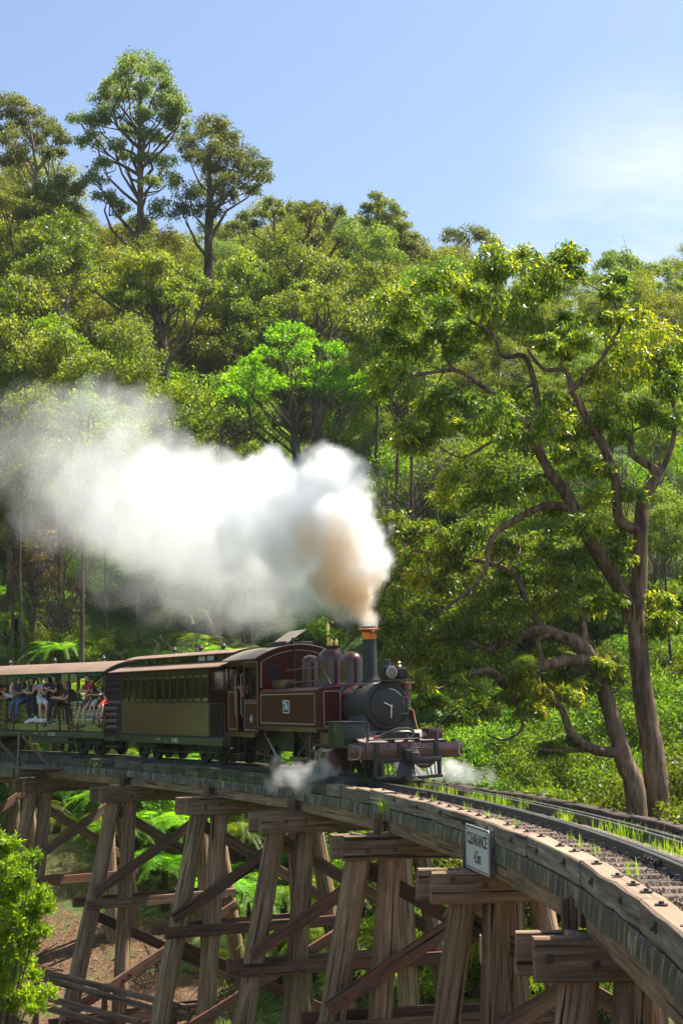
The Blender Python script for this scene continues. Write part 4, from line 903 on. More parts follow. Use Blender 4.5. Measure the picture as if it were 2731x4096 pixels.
for sy in (-1, 1):
    y0, y1 = sorted((sy * HY, sy * (HY - 0.045)))
    sd_ = cpart('side_wall', M['boarding'], lambda m: (m.bx(XL, XR, y0, y1, 0.762, 1.64)))
    cpart('waist_rail', M['car_brown'], lambda m: (m.cbox(XL - 0.01, XR + 0.01, y0 - 0.014, y1 + 0.014, 1.64, 1.69, 0.006)), sd_)
    cpart('letter_board', M['car_brown'], lambda m: (m.bx(XL, XR, y0, y1, 2.40, 2.60), m.cbox(XL - 0.01, XR + 0.01, y0 - 0.012, y1 + 0.012, 2.37, 2.40, 0.004)), sd_)
    nx_ = 12; pw = (XR - XL) / nx_
    for i in range(nx_ + 1):
        x = XL + i * pw; w = 0.05 if 0 < i < nx_ else 0.06
        cpart('window_post', M['car_brown'], lambda m: m.cbox(max(XL, x - w), min(XR, x + w), y0 - 0.008, y1 + 0.008, 1.69, 2.37, 0.006), sd_)
    for i in range(nx_):
        x0, x1 = XL + i * pw + 0.05, XL + (i + 1) * pw - 0.05
        fr_ = cpart('window', M['car_red'], lambda m: (m.bx(x0, x1, y0 + .012, y1 - .012, 1.69, 1.76), m.bx(x0, x1, y0 + .012, y1 - .012, 2.32, 2.37), m.bx(x0, x0 + 0.03, y0 + .012, y1 - .012, 1.76, 2.32), m.bx(x1 - 0.03, x1, y0 + .012, y1 - .012, 1.76, 2.32)), sd_)
        cpart('pane', M['glass'], lambda m: m.bx(x0 + 0.03, x1 - 0.03, sy * 0.926, sy * 0.930, 1.76, 2.32), fr_)
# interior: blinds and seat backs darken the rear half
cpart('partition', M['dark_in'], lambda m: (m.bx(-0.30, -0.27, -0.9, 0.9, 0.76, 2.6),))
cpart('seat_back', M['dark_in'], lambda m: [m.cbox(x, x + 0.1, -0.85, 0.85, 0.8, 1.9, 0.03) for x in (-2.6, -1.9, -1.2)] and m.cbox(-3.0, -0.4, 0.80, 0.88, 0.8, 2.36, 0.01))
cpart('ceiling_lining', M['ochre'], lambda m: m.bx(XL, XR, -0.9, 0.9, 2.54, 2.56))
cpart('notice', M['notice'], lambda m: m.bx(1.86, 2.10, -0.60, -0.595, 1.95, 2.33)).parent = C2
cpart('notice_board', M['ochre'], lambda m: m.bx(1.72, 1.85, -0.62, -0.59, 1.7, 2.37))
for x, nm in ((XL, -1), (XR, 1)):
    e_ = cpart('end_wall', M['car_red'], lambda m: (m.bx(x - 0.02, x + 0.02, -HY + .046, -0.36, 0.762, 2.6), m.bx(x - 0.02, x + 0.02, 0.36, HY - .046, 0.762, 2.6), m.bx(x - 0.02, x + 0.02, -0.36, 0.36, 2.45, 2.6)))
    cpart('door', M['car_red'], lambda m: (m.bx(x - 0.012, x + 0.012, -0.358, 0.358, 0.77, 2.13), m.bx(x - 0.012, x + 0.012, -0.358, -0.2, 2.13, 2.44), m.bx(x - 0.012, x + 0.012, 0.15, 0.358, 2.13, 2.44), m.bx(x - 0.012, x + 0.012, -0.2, 0.15, 2.38, 2.44)), e_)
    cpart('door_panel', M['tan_panel'], lambda m: m.bx(x + nm * 0.013, x + nm * 0.02, -0.25, 0.2, 1.55, 2.08), e_)
    cpart('door_knob', M['steel'], lambda m: m.lathe([(0, 0), (0.035, 0.01), (0.035, 0.03), (0, 0.045)], (x + nm * 0.02, 0.29, 1.80), 'X', 10), e_)
# roof: lower roof, clerestory and its own roof
def lowroof(m):
    for sy in (-1, 1):
        m.prism([(sy * 1.16, 2.545), (sy * 0.80, 2.66), (sy * 0.50, 2.715), (sy * 0.50, 2.745), (sy * 0.80, 2.69), (sy * 1.16, 2.575)], -3.75, 3.72, 'X')
ro = cpart('lower_roof', M['car_roof'], lowroof)
cpart('gutter', M['car_brown'], lambda m: [m.tube([(-3.75, sy * 1.165, 2.55), (3.72, sy * 1.165, 2.55)], 0.016, 6) for sy in (-1, 1)], ro)
def cl(m):
    for sy in (-1, 1):
        y0, y1 = sorted((sy * 0.50, sy * 0.47))
        m.bx(-3.3, 3.3, y0, y1, 2.72, 2.78); m.bx(-3.3, 3.3, y0, y1, 2.90, 2.95)
        for x in np.linspace(-3.25, 3.25, 13): m.bx(x - 0.05, x + 0.05, y0, y1, 2.78, 2.90)
    m.bx(-3.32, -3.28, -0.5, 0.5, 2.68, 2.95); m.bx(3.28, 3.32, -0.5, 0.5, 2.68, 2.95)
cs = cpart('clerestory', M['car_brown'], cl)
for sy in (-1, 1):
    for i, (a, b_) in enumerate(zip(np.linspace(-3.25, 3.25, 13)[:-1], np.linspace(-3.25, 3.25, 13)[1:])):
        cpart('clerestory_pane', M['notice'] if (i in (8, 9) and sy < 0) else M['glass'], lambda m: m.bx(a + .05, b_ - .05, sy * 0.483, sy * 0.487, 2.78, 2.90), cs)
def ur(m):
    ys_ = np.linspace(-0.66, 0.66, 11)
    m.prism([(y, 2.945 + 0.12 * (1 - (y / 0.66) ** 2)) for y in ys_] + [(y, 2.925 + 0.12 * (1 - (y / 0.66) ** 2)) for y in ys_[::-1]], -3.62, 3.60, 'X')
uo = cpart('upper_roof', M['car_roof'], ur)
for x in (-1.5, 0.3, 1.7): inst('roof_ventilator', vent_me, uo, Matrix.Translation((x, 0, 3.06)))
# end platforms with railings and steps
for x0, x1, s_ in ((XR, 3.5, 1), (-3.58, XL, -1)):
    for sy in (-1, 1):
        y = sy * 0.93; xa, xb = (x0 + 0.06, x1 - 0.02) if s_ > 0 else (x0 + 0.02, x1 - 0.06)
        gte = cpart('gate', M['black'], lambda m: (m.tube([(xa, y, 0.78), (xa, y, 1.60), (xa + 0.03, y, 1.63), (xb - 0.03, y, 1.63), (xb, y, 1.60), (xb, y, 0.78)], 0.018, 6), [m.tube([(q, y, 0.78), (q, y, 1.63)], 0.010, 5) for q in np.linspace(xa, xb, 7)[1:-1]], m.tube([(xa, y, 0.84), (xb, y, 0.84)], 0.012, 5)))
        cpart('step', M['black'], lambda m: (m.cbox(x0 - 0.35, x1 + 0.0, min(sy * 0.86, sy * 1.12), max(sy * 0.86, sy * 1.12), 0.33, 0.37, 0.008), m.bx(x0 - 0.3, x0 - 0.27, sy * 0.95 - 0.02, sy * 0.95 + 0.02, 0.37, 0.55), m.bx(x1 - 0.1, x1 - 0.07, sy * 0.95 - 0.02, sy * 0.95 + 0.02, 0.37, 0.55)))
    xe = x1 if s_ > 0 else x0
    cpart('end_railing', M['black'], lambda m: [m.tube([(xe, y, 0.76), (xe, y, 1.62)], 0.012, 5) for y in np.linspace(-0.88, -0.35, 5)] + [m.tube([(xe, y, 0.76), (xe, y, 1.62)], 0.012, 5) for y in np.linspace(0.35, 0.88, 5)] + [m.tube([(xe, sy * 0.88, 1.62), (xe, sy * 0.35, 1.62)], 0.016, 6) for sy in (-1, 1)])
    cpart('coupler', M['rust'], lambda m: (m.cbox(min(xe, xe + s_ * 0.35), max(xe, xe + s_ * 0.35), -0.1, 0.1, 0.44, 0.62, 0.02)))
    cpart('vacuum_pipe', M['cream'], lambda m: (m.tube([(xe + s_ * 0.05, -0.75, 0.72), (xe + s_ * 0.12, -0.75, 0.66), (xe + s_ * 0.12, -0.75, 0.45)], 0.035, 8)))
for x in (-2.25, 1.95): bogie(C2, x)
cpart('truss_rod', M['black'], lambda m: [m.tube([(-2.4, sy * 0.8, 0.55), (-1.0, sy * 0.8, 0.30), (0.9, sy * 0.8, 0.30), (2.2, sy * 0.8, 0.55)], 0.02, 6) for sy in (-1, 1)])
cpart('brake_cylinder', M['black'], lambda m: m.lathe([(0, -0.7), (0.16, -0.7), (0.16, -0.2), (0, -0.2)], (0, 0.1, 0.42), 'X', 14))
cpart('battery_box', M['black'], lambda m: m.cbox(-1.9, -1.1, -0.9, -0.5, 0.22, 0.5, 0.02)) if 0 else None
lettering('2 NBD', 0.165, M['letter'], C2, Matrix.Translation((0.62, -HY - 0.022, 0.615)) @ face, 0.004, 0.9)
lettering('n', 0.20, M['letter'], C2, Matrix.Translation((0.03, -HY - 0.022, 0.60)) @ face, 0.0, 0.8)
lettering('P1 8-12 TT', 0.07, M['letter'], C2, Matrix.Translation((-0.48, -HY - 0.022, 0.63)) @ face, 0.001, 0.9)

# --- open-sided carriage with people sitting on the sill
F3 = frame(38.3, 2.8, 1.0)
C3 = empty('open_carriage', F3, 'open sided olive and brown carriage lettered 51 NBH with passengers dangling their legs outside', 'carriage')
def c3(name, mat, fn, parent=None, **kw): return part(name, mat, fn, parent or C3, **kw)
XA, XB = -4.7, 4.78
c3('underframe', M['under'], lambda m: (m.cbox(XA, XB, -HY - 0.01, -HY + 0.07, 0.56, 0.74, 0.01), m.cbox(XA, XB, HY - 0.07, HY + 0.01, 0.56, 0.74, 0.01), m.bx(XB - 0.1, XB, -HY + .07, HY - .07, 0.5, 0.74), m.bx(XA, XA + 0.1, -HY + .07, HY - .07, 0.5, 0.74)))
c3('floor', M['dark_in'], lambda m: m.bx(XA, XB, -HY, HY, 0.742, 0.78))
bays = [(-4.6, -4.1, 's'), (-4.0, -2.0, 'b'), (-1.80, -1.38, 's'), (-1.30, -0.92, 's'), (-0.74, 2.06, 'b'), (2.22, 2.62, 's'), (2.76, 3.14, 's'), (3.30, 4.66, 'b')]
for sy in (-1, 1):
    y0, y1 = sorted((sy * HY, sy * (HY - 0.04)))
    sw = c3('side_wall', M['car_red'], lambda m: (m.bx(XA, XB, y0, y1, 0.745, 0.98), [m.bx(XA if i == 0 else bays[i - 1][1], bb[0], y0, y1, 1.72, 2.62) for i, bb in enumerate(bays)], m.bx(bays[-1][1], XB, y0, y1, 1.72, 2.62), [m.bx(bb[0], bb[1], y0, y1, 2.30 if bb[2] == 's' else 2.56, 2.62) for bb in bays]))
    for i, z in enumerate((0.98, 1.17, 1.36, 1.55)):
        c3('side_board', M['car_red'], lambda m: m.cbox(XA, XB, y0 + 0.002, y1 - 0.002, z + 0.004, z + (0.19 if i < 3 else 0.17) - 0.002, 0.004), sw)
    c3('sill', M['car_brown'], lambda m: m.cbox(XA, XB, y0 - 0.02, y1 + 0.03, 1.72, 1.75, 0.006), sw)
    for x in (-1.84, -1.34, -0.82, 0.70, 2.14, 2.69, 3.22, 4.70): c3('post', M['car_brown'], lambda m: m.cbox(x - 0.04, x + 0.04, y0 - 0.012, y1 + 0.012, 0.76, 2.6, 0.006), sw)
    c3('safety_bar', M['under'], lambda m: (m.tube([(-0.74, sy * 0.98, 1.88), (2.08, sy * 0.98, 1.87)], 0.012, 6), m.tube([(3.28, sy * 0.98, 1.87), (4.68, sy * 0.98, 1.86)], 0.012, 6), m.tube([(-4.0, sy * 0.98, 1.88), (-2.0, sy * 0.98, 1.88)], 0.012, 6)), sw)
    c3('door_handle', M['iron'], lambda m: (m.tube([(2.66, sy * 0.975, 1.62), (2.66, sy * 0.99, 1.1), (2.88, sy * 0.99, 1.1), (2.88, sy * 0.975, 1.62)], 0.010, 5), m.cbox(2.60, 2.72, min(sy * 0.95, sy * 0.985), max(sy * 0.95, sy * 0.985), 1.36, 1.5, 0.006)), sw)
    for a, b_ in ((-0.84, 2.06), (3.22, 4.66), (-4.1, -2.0)):
        def roll(m):
            k = int((b_ - a) / 0.09); m.tube([(x, sy * (0.985 + 0.01 * math.sin(x * 9)), 2.555 + 0.008 * math.sin(x * 13)) for x in np.linspace(a, b_, k)], [0.075 - (0.012 if i % 5 == 0 else 0.0) for i in range(k)], 10)
        cr = c3('canvas_roll', M['canvas'], roll)
        c3('strap', M['dark_green'], lambda m: [m.lathe([(0.079, x - .012), (0.081, x), (0.079, x + .012)], (0, sy * 0.985, 2.555), 'X', 12, False) for x in np.arange(a + 0.4, b_, 0.6)], cr)
    c3('tool_box', M['under'], lambda m: m.cbox(-2.1, -0.6, min(sy * 0.6, sy * 0.93), max(sy * 0.6, sy * 0.93), 0.36, 0.555, 0.01)) if 0 else None
    c3('step_board', M['under'], lambda m: m.cbox(1.3, 3.3, min(sy * 0.95, sy * 1.15), max(sy * 0.95, sy * 1.15), 0.42, 0.46, 0.008))
    c3('skirt_box', M['under'], lambda m: m.cbox(0.3, 2.6, min(sy * 0.7, sy * 0.93), max(sy * 0.7, sy * 0.93), 0.36, 0.557, 0.01))
for x in (XA, XB):
    ew = c3('end_wall', M['end_brown_shaded'], lambda m: m.bx(x - 0.02, x + 0.02, -HY + .042, HY - .042, 0.745, 2.62))
    for z in np.arange(0.78, 2.5, 0.19): c3('end_board', M['end_brown_shaded'], lambda m: m.cbox(x + (0.021 if x > 0 else -0.026), x + (0.026 if x > 0 else -0.021), -0.94, 0.94, z, z + 0.186, 0.002), ew)
def r3(m):
    ys_ = np.linspace(-1.13, 1.13, 19); h = lambda y: 2.60 + 0.34 * (1 - (y / 1.13) ** 2)
    m.prism([(y, h(y) + 0.028) for y in ys_] + [(y, h(y)) for y in ys_[::-1]], XA - 0.18, XB + 0.22, 'X')
r_ = c3('roof', M['car_roof'], r3)
def rend(m):
    ys_ = np.linspace(-1.0, 1.0, 15); h = lambda y: 2.59 + 0.34 * (1 - (y / 1.13) ** 2)
    for x in (XA, XB): m.prism([(-1.0, 2.58), (1.0, 2.58)] + [(y, h(y)) for y in ys_[::-1]], x - 0.02, x + 0.02, 'X')
c3('roof_end', M['black'], rend, r_)
c3('gutter', M['under'], lambda m: [m.tube([(XA - .18, sy * 1.13, 2.605), (XB + .22, sy * 1.13, 2.605)], 0.018, 6) for sy in (-1, 1)], r_)
for x in (-2.9, 0.15, 3.2): inst('roof_ventilator', vent_me, r_, Matrix.Translation((x, 0, 2.955)))
c3('seat', M['ochre'], lambda m: [m.cbox(x, x + 0.08, -0.25, 0.85, 0.78, 1.75, 0.02) for x in (-3.2, -1.0, 0.66, 2.2)] and m.cbox(-4.5, -1.9, -0.2, 0.2, 0.78, 1.2, 0.02))
c3('partition', M['ochre'], lambda m: (m.bx(-0.72, -0.05, 0.55, 0.57, 1.75, 2.5),))
for x in (-3.2, 3.2): bogie(C3, x)
c3('coupler', M['rust'], lambda m: m.cbox(XB, XB + 0.5, -0.1, 0.1, 0.44, 0.62, 0.02))
lettering('51 NBH', 0.15, M['letter'], C3, Matrix.Translation((1.66, -HY - 0.012, 0.655)) @ face, 0.004, 0.9)
lettering('n', 0.16, M['letter'], C3, Matrix.Translation((1.10, -HY - 0.012, 0.645)) @ face, 0.0, 0.8)
lettering('P1 50 TH', 0.065, M['letter'], C3, Matrix.Translation((0.65, -HY - 0.012, 0.67)) @ face, 0.001, 0.9)
lettering('51 NBH', 0.15, M['letter'], C3, Matrix.Translation((4.40, -HY - 0.003, 1.41)) @ face, 0.003, 0.85)
# ------------------------------------------------------------------ people
SKIN = {'fair': (0.52, 0.30, 0.20), 'tan': (0.40, 0.22, 0.13), 'ruddy': (0.50, 0.24, 0.15), 'brown': (0.28, 0.15, 0.09)}
_mc = {}
def cmat(c, rough=0.75, key=None):
    k = (tuple(c), rough)
    if k not in _mc: _mc[k] = paint('cloth' if key is None else key, c, rough, 0.18, scale=14, bstr=0.1)
    return _mc[k]
def skinned(pts, edges, rad, root=0, sub=2):
    me = bpy.data.meshes.new('skin'); me.from_pydata([tuple(p) for p in pts], edges, [])
    o = bpy.data.objects.new('skin', me); COL.objects.link(o)
    md = o.modifiers.new('s', 'SKIN'); md.use_smooth_shade = True
    if not me.skin_vertices: me.attributes.new('skin', 'FLOAT', 'POINT')
    sv = me.skin_vertices[0].data
    for i, r in enumerate(rad): sv[i].radius = (r, r) if isinstance(r, (int, float)) else r
    sv[root].use_root = True
    ss = o.modifiers.new('u', 'SUBSURF'); ss.levels = sub; ss.render_levels = sub
    bpy.context.view_layer.update()
    res = bpy.data.meshes.new_from_object(o.evaluated_get(bpy.context.evaluated_depsgraph_get()))
    bpy.data.objects.remove(o); bpy.data.meshes.remove(me); return res
def chain_mesh(name, chains, mat, parent, sub=2, extra=None):
    """chains: list of lists of (point, radius); chains starting at an existing point join it"""
    pts, rad, ed, idx = [], [], [], {}
    for ch_ in chains:
        prev = None
        for p, r in ch_:
            k = tuple(round(c, 4) for c in p)
            if k not in idx: idx[k] = len(pts); pts.append(Vector(p)); rad.append(r)
            i = idx[k]
            if prev is not None and prev != i: ed.append((prev, i))
            prev = i
    me = skinned(pts, ed, rad, 0, sub)
    if extra:
        bm = bmesh.new(); bm.from_mesh(me); mb = MB(); extra(mb)
        vs = [bm.verts.new(v) for v in mb.v]
        for f_ in mb.f:
            try: bm.faces.new([vs[i] for i in f_])
            except Exception: pass
        bmesh.ops.recalc_face_normals(bm, faces=bm.faces[:]); bm.to_mesh(me); bm.free()
        me.polygons.foreach_set('use_smooth', [True] * len(me.polygons))
    me.materials.clear(); me.materials.append(mat); me.name = name
    return inst(name, me, parent)
def ell(m, c, r, rot=None, n=12):
    st = len(m.v); m.lathe([(math.cos(a), math.sin(a)) for a in np.linspace(-1.57, 1.57, 9)], (0, 0, 0), 'Z', n)
    for i in range(st, len(m.v)):
        p = Vector(m.v[i]); p = Vector((p.x * r[0], p.y * r[1], p.z * r[2]))
        if rot is not None: p = rot @ p
        m.v[i] = tuple(p + Vector(c))
def person(F, label, hips, torso_dir, look, skin, hair, top, legs, arms, bottoms=None, shoes=None, sc_=1.0, hair_kind='short', sleeves='short', pants='long', extra_fn=None, skirt=False, hat=None):
    """all points in carriage coordinates; hips = seat point; legs = [(knee, foot)...]; arms = [(elbow, hand)...]"""
    T = empty('person', F @ Matrix.Translation(Vector(hips)), label, 'person', 'passengers on the train')
    H = Vector((0, 0, 0)); td = Vector(torso_dir).normalized(); s = sc_
    look = Vector(look).normalized(); side = look.cross(Vector((0, 0, 1))).normalized()
    bs = Vector((0, 0, 1)).cross(Vector((0, -1, 0)))   # body faces out (-Y): shoulder axis along X
    sh = Vector((1, 0, 0))
    waist = td * 0.16 * s; chest = td * 0.36 * s; neckb = td * 0.50 * s; neck = td * 0.56 * s + look * 0.015
    headc = neck + Vector((0, 0, 0.125 * s)) + look * 0.03 * s
    sk = cmat(SKIN[skin], 0.55, 'skin')
    rel = lambda p: Vector(p) - Vector(hips)
    limbs = []
    shp = [chest + td * 0.085 * s + sh * 0.165 * s * d for d in (1, -1)]
    hipp = [H + sh * 0.09 * s * d for d in (1, -1)]
    body = [[(H, 0.13 * s), (waist, (0.125 * s)), (chest, 0.14 * s), (neckb, 0.075 * s), (neck, 0.052 * s), (headc - Vector((0, 0, 0.05 * s)), 0.062 * s)]]
    armch, legch = [], []
    for i, (e, h_) in enumerate(arms):
        d = i if len(arms) > 1 else i
        e, h_ = rel(e), rel(h_); S_ = shp[0] if (e.x > 0 or (i == 0 and len(arms) > 1)) else shp[1]
        armch.append((S_, e, h_)); body.append([(chest, 0.14 * s), (S_, 0.062 * s), (S_.lerp(e, 0.5), 0.048 * s), (e, 0.040 * s), (e.lerp(h_, 0.45), 0.036 * s), (h_, 0.026 * s)])
    for i, (k, f_) in enumerate(legs):
        k, f_ = rel(k), rel(f_); P_ = hipp[i % 2]
        legch.append((P_, k, f_)); body.append([(H, 0.13 * s), (P_, 0.095 * s), (P_.lerp(k, 0.55), 0.078 * s), (k, 0.057 * s), (k.lerp(f_, 0.4), 0.052 * s), (f_, 0.036 * s)])
    hr = s * 0.98
    up = side.cross(look).normalized(); rot = Matrix((side, look, up)).transposed()
    def heads(m):
        ell(m, headc, (0.076 * hr, 0.098 * hr, 0.118 * hr), rot, 14)
        ell(m, headc + look * 0.098 * hr - up * 0.012 * hr, (0.014 * hr, 0.022 * hr, 0.025 * hr), rot, 8)       # nose
        ell(m, headc + look * 0.06 * hr - up * 0.088 * hr, (0.045 * hr, 0.04 * hr, 0.03 * hr), rot, 8)         # chin
        for d in (1, -1): ell(m, headc + side * 0.078 * hr * d - look * 0.01, (0.012 * hr, 0.022 * hr, 0.032 * hr), rot, 8)
        for (S_, e, h_) in armch:                                                                              # hands with fingers
            d = (h_ - e).normalized(); a = d.cross(up); a = a.normalized() if a.length > 0.1 else Vector((1, 0, 0)); nn = a.cross(d)
            m.tube([h_ - d * 0.01, h_ + d * 0.045 * s, h_ + d * 0.085 * s], [0.024 * s, 0.036 * s, 0.032 * s], 8)
            for j, q in enumerate((-1.5, -0.5, 0.5, 1.5)):
                L_ = (0.060, 0.072, 0.068, 0.052)[j] * s; b0 = h_ + d * 0.08 * s + a * q * 0.0165 * s
                m.tube([b0, b0 + d * L_ * 0.5 - nn * 0.006, b0 + d * L_ * 0.85 - nn * 0.03 * s], [0.0095 * s, 0.009 * s, 0.007 * s], 6)
            b0 = h_ + d * 0.03 * s + a * 0.03 * s; m.tube([b0, b0 + a * 0.028 * s + d * 0.025 * s, b0 + a * 0.032 * s + d * 0.055 * s], [0.012 * s, 0.011 * s, 0.008 * s], 6)
    chain_mesh('body', body, sk, T, 2, heads)
    # face details
    def eyes(m):
        for d in (1, -1): ell(m, headc + look * 0.088 * hr + side * 0.030 * hr * d + up * 0.018 * hr, (0.013 * hr, 0.008 * hr, 0.007 * hr), rot, 8)
    part('eyes', cmat((0.02, 0.015, 0.012), 0.3), eyes, T)
    part('mouth', cmat((0.30, 0.08, 0.07) if extra_fn != 'smile' else (0.7, 0.6, 0.55), 0.5), lambda m: ell(m, headc + look * 0.089 * hr - up * 0.055 * hr, (0.026 * hr, 0.010 * hr, 0.007 * hr), rot, 8), T)
    if hair:
        hm = cmat(hair, 0.5)
        def hfn(m):
            back = headc - look * 0.014 * hr + up * 0.036 * hr
            ell(m, back, (0.088 * hr, 0.108 * hr, 0.120 * hr), rot, 14)
            if hair_kind == 'long':
                for d in (1, -1): m.tube([back + side * 0.07 * d * hr, back + side * 0.085 * d * hr - up * 0.14 * hr, back + side * 0.09 * d * hr - up * 0.26 * hr + look * 0.02], [0.035 * hr, 0.045 * hr, 0.02 * hr], 8)
                m.tube([back - look * 0.06 * hr, back - look * 0.07 * hr - up * 0.16 * hr, back - look * 0.05 * hr - up * 0.28 * hr], [0.06 * hr, 0.07 * hr, 0.03 * hr], 8)
            if hair_kind == 'bun': ell(m, back - look * 0.10 * hr + up * 0.03 * hr, (0.045 * hr,) * 3, rot, 8)
            if hair_kind == 'fringe': ell(m, headc + look * 0.055 * hr + up * 0.075 * hr, (0.066 * hr, 0.042 * hr, 0.032 * hr), rot, 10)
        part('hair', hm, hfn, T)
    if hat:
        part('cap', cmat(hat), lambda m: (ell(m, headc + up * 0.055 * hr - look * 0.01, (0.095 * hr, 0.11 * hr, 0.085 * hr), rot, 14), ell(m, headc + up * 0.055 * hr + look * 0.10 * hr, (0.07 * hr, 0.06 * hr, 0.012 * hr), rot, 10)), T)
    # clothes: shirt with sleeves, trousers / shorts / skirt, shoes
    g_ = 1.22
    shirt = [[(H + td * 0.02, 0.135 * g_ * s), (waist, 0.13 * g_ * s), (chest, 0.14 * g_ * s), (neckb - td * 0.015, 0.085 * g_ * s)]]
    for S_, e, h_ in armch:
        fr_ = {'none': 0.0, 'short': 0.62, 'long': 1.0}[sleeves]
        if fr_ == 0: shirt.append([(chest, 0.14 * g_ * s), (S_, 0.06 * g_ * s)])
        elif fr_ < 1: shirt.append([(chest, 0.14 * g_ * s), (S_, 0.064 * g_ * s), (S_.lerp(e, fr_), 0.056 * g_ * s)])
        else: shirt.append([(chest, 0.14 * g_ * s), (S_, 0.064 * g_ * s), (e, 0.044 * g_ * s), (e.lerp(h_, 0.9), 0.036 * g_ * s)])
    chain_mesh('shirt', shirt, cmat(top), T, 2)
    if bottoms and legch:
        if skirt:
            k0, k1 = legch[0][1], legch[1][1]; kc = (k0 + k1) / 2
            chain_mesh('skirt', [[(H, 0.15 * s), (H.lerp(kc, 0.5), (0.17 * s)), (H.lerp(kc, 0.92) + Vector((0, 0, -0.02)), 0.14 * s)]], bottoms if not isinstance(bottoms, tuple) else cmat(bottoms), T, 2)
        else:
            tr_ = []
            for P_, k, f_ in legch:
                c_ = [(H, 0.14 * s), (P_, 0.105 * s), (P_.lerp(k, 0.55), 0.092 * s)]
                if pants == 'long': c_ += [(k, 0.072 * s), (k.lerp(f_, 0.5), 0.062 * s), (k.lerp(f_, 0.93), 0.05 * s)]
                else: c_ += [(P_.lerp(k, 0.93), 0.09 * s)]
                tr_.append(c_)
            chain_mesh('trousers' if pants == 'long' else 'shorts', tr_, cmat(bottoms), T, 2)
    if shoes:
        for i, (P_, k, f_) in enumerate(legch):
            d = (f_ - k).normalized(); fw = Vector((-0.35 if i == 0 else -0.2, -0.9, -0.35)); fw = (fw - d * fw.dot(d) * 0.5).normalized()
            sh_ = part('shoe', cmat(shoes[0], 0.6), lambda m: m.tube([f_ - fw * 0.05 * s + d * 0.03, f_ + fw * 0.04 * s + d * 0.045, f_ + fw * 0.13 * s + d * 0.06, f_ + fw * 0.20 * s + d * 0.065], [0.046 * s, 0.052 * s, 0.046 * s, 0.022 * s], 10), T)
            if shoes[1]: part('sole', cmat(shoes[1], 0.7), lambda m: m.tube([f_ - fw * 0.06 * s + d * 0.075, f_ + fw * 0.05 * s + d * 0.085, f_ + fw * 0.20 * s + d * 0.085], [0.03 * s, 0.033 * s, 0.02 * s], 8), sh_)
    return T, headc, look, side, up, rot, hr
OUT = (-0.25, -1, -0.05)
# man with sunglasses, navy tee, jeans, brown boots
BASE = Vector((0, 0, 0))
def sit(x, z=1.79): return (x, -0.92, z)
T, hc, lk, sd2, up2, rot2, hr2 = person(F3, 'man in sunglasses and navy tee with blue jeans and brown boots sitting on the sill', sit(-0.22), (-0.18, -0.12, 1), (0.45, -0.85, -0.05), 'brown', (0.012, 0.010, 0.010), (0.010, 0.012, 0.022), [((0.02, -1.30, 1.66), (0.05, -1.34, 1.17)), ((-0.38, -1.30, 1.66), (-0.38, -1.34, 1.17))], [((0.02, -1.12, 1.99), (-0.42, -1.20, 2.0)), ((-0.58, -1.10, 2.02), (-0.28, -1.22, 1.96))], (0.045, 0.10, 0.22), ((0.055, 0.022, 0.015), (0.03, 0.014, 0.01)), 1.05, extra_fn='smile')
part('sunglasses', M['black'], lambda m: [ell(m, hc + lk * 0.092 * hr2 + sd2 * 0.032 * hr2 * d + up2 * 0.018 * hr2, (0.028 * hr2, 0.012 * hr2, 0.019 * hr2), rot2, 8) for d in (1, -1)], T)
person(F3, 'laughing woman with long black hair, black top and trousers, white sneakers, elbow on the bar', sit(0.42), (-0.10, -0.10, 1), (0.75, -0.65, 0.0), 'fair', (0.008, 0.007, 0.007), (0.010, 0.010, 0.011), [((0.90, -1.26, 1.60), (1.22, -1.30, 1.20)), ((0.60, -1.28, 1.58), (0.90, -1.32, 1.14))], [((0.66, -1.10, 1.98), (0.28, -1.18, 2.04)), ((0.12, -1.12, 2.02), (0.42, -1.2, 2.0))], (0.009, 0.009, 0.010), ((0.70, 0.70, 0.70), (0.75, 0.75, 0.75)), 0.96, 'long', 'none', extra_fn='smile')
person(F3, 'young person in pale grey top and white shorts with bare legs hanging from the sill', sit(0.98), (-0.02, -0.06, 1), (0.45, -0.85, 0.12), 'fair', (0.012, 0.010, 0.009), (0.42, 0.45, 0.48), [((1.88, -1.28, 1.61), (1.94, -1.34, 1.17)), ((1.50, -1.30, 1.62), (1.62, -1.34, 1.17))], [((1.16, -1.12, 2.0), (1.02, -1.16, 2.2)), ((0.72, -1.10, 2.06), (1.05, -1.20, 2.12))], (0.62, 0.64, 0.70), ((0.65, 0.65, 0.64), (0.72, 0.72, 0.72)), 0.98, 'short', 'short', 'short')
person(F3, 'dark haired youth in black polo seen in profile, arms folded over the bar', sit(1.40, 1.80), (-0.08, -0.05, 1), (-0.25, -0.95, -0.15), 'fair', (0.008, 0.008, 0.008), (0.014, 0.014, 0.016), [((1.60, -0.62, 1.62), (1.62, -0.62, 1.2)), ((1.2, -0.62, 1.62), (1.2, -0.62, 1.2))], [((1.55, -1.14, 1.95), (1.10, -1.18, 2.14)), ((1.10, -1.0, 2.0), (1.3, -1.2, 2.02))], (0.012, 0.012, 0.014), None, 1.0, 'fringe')
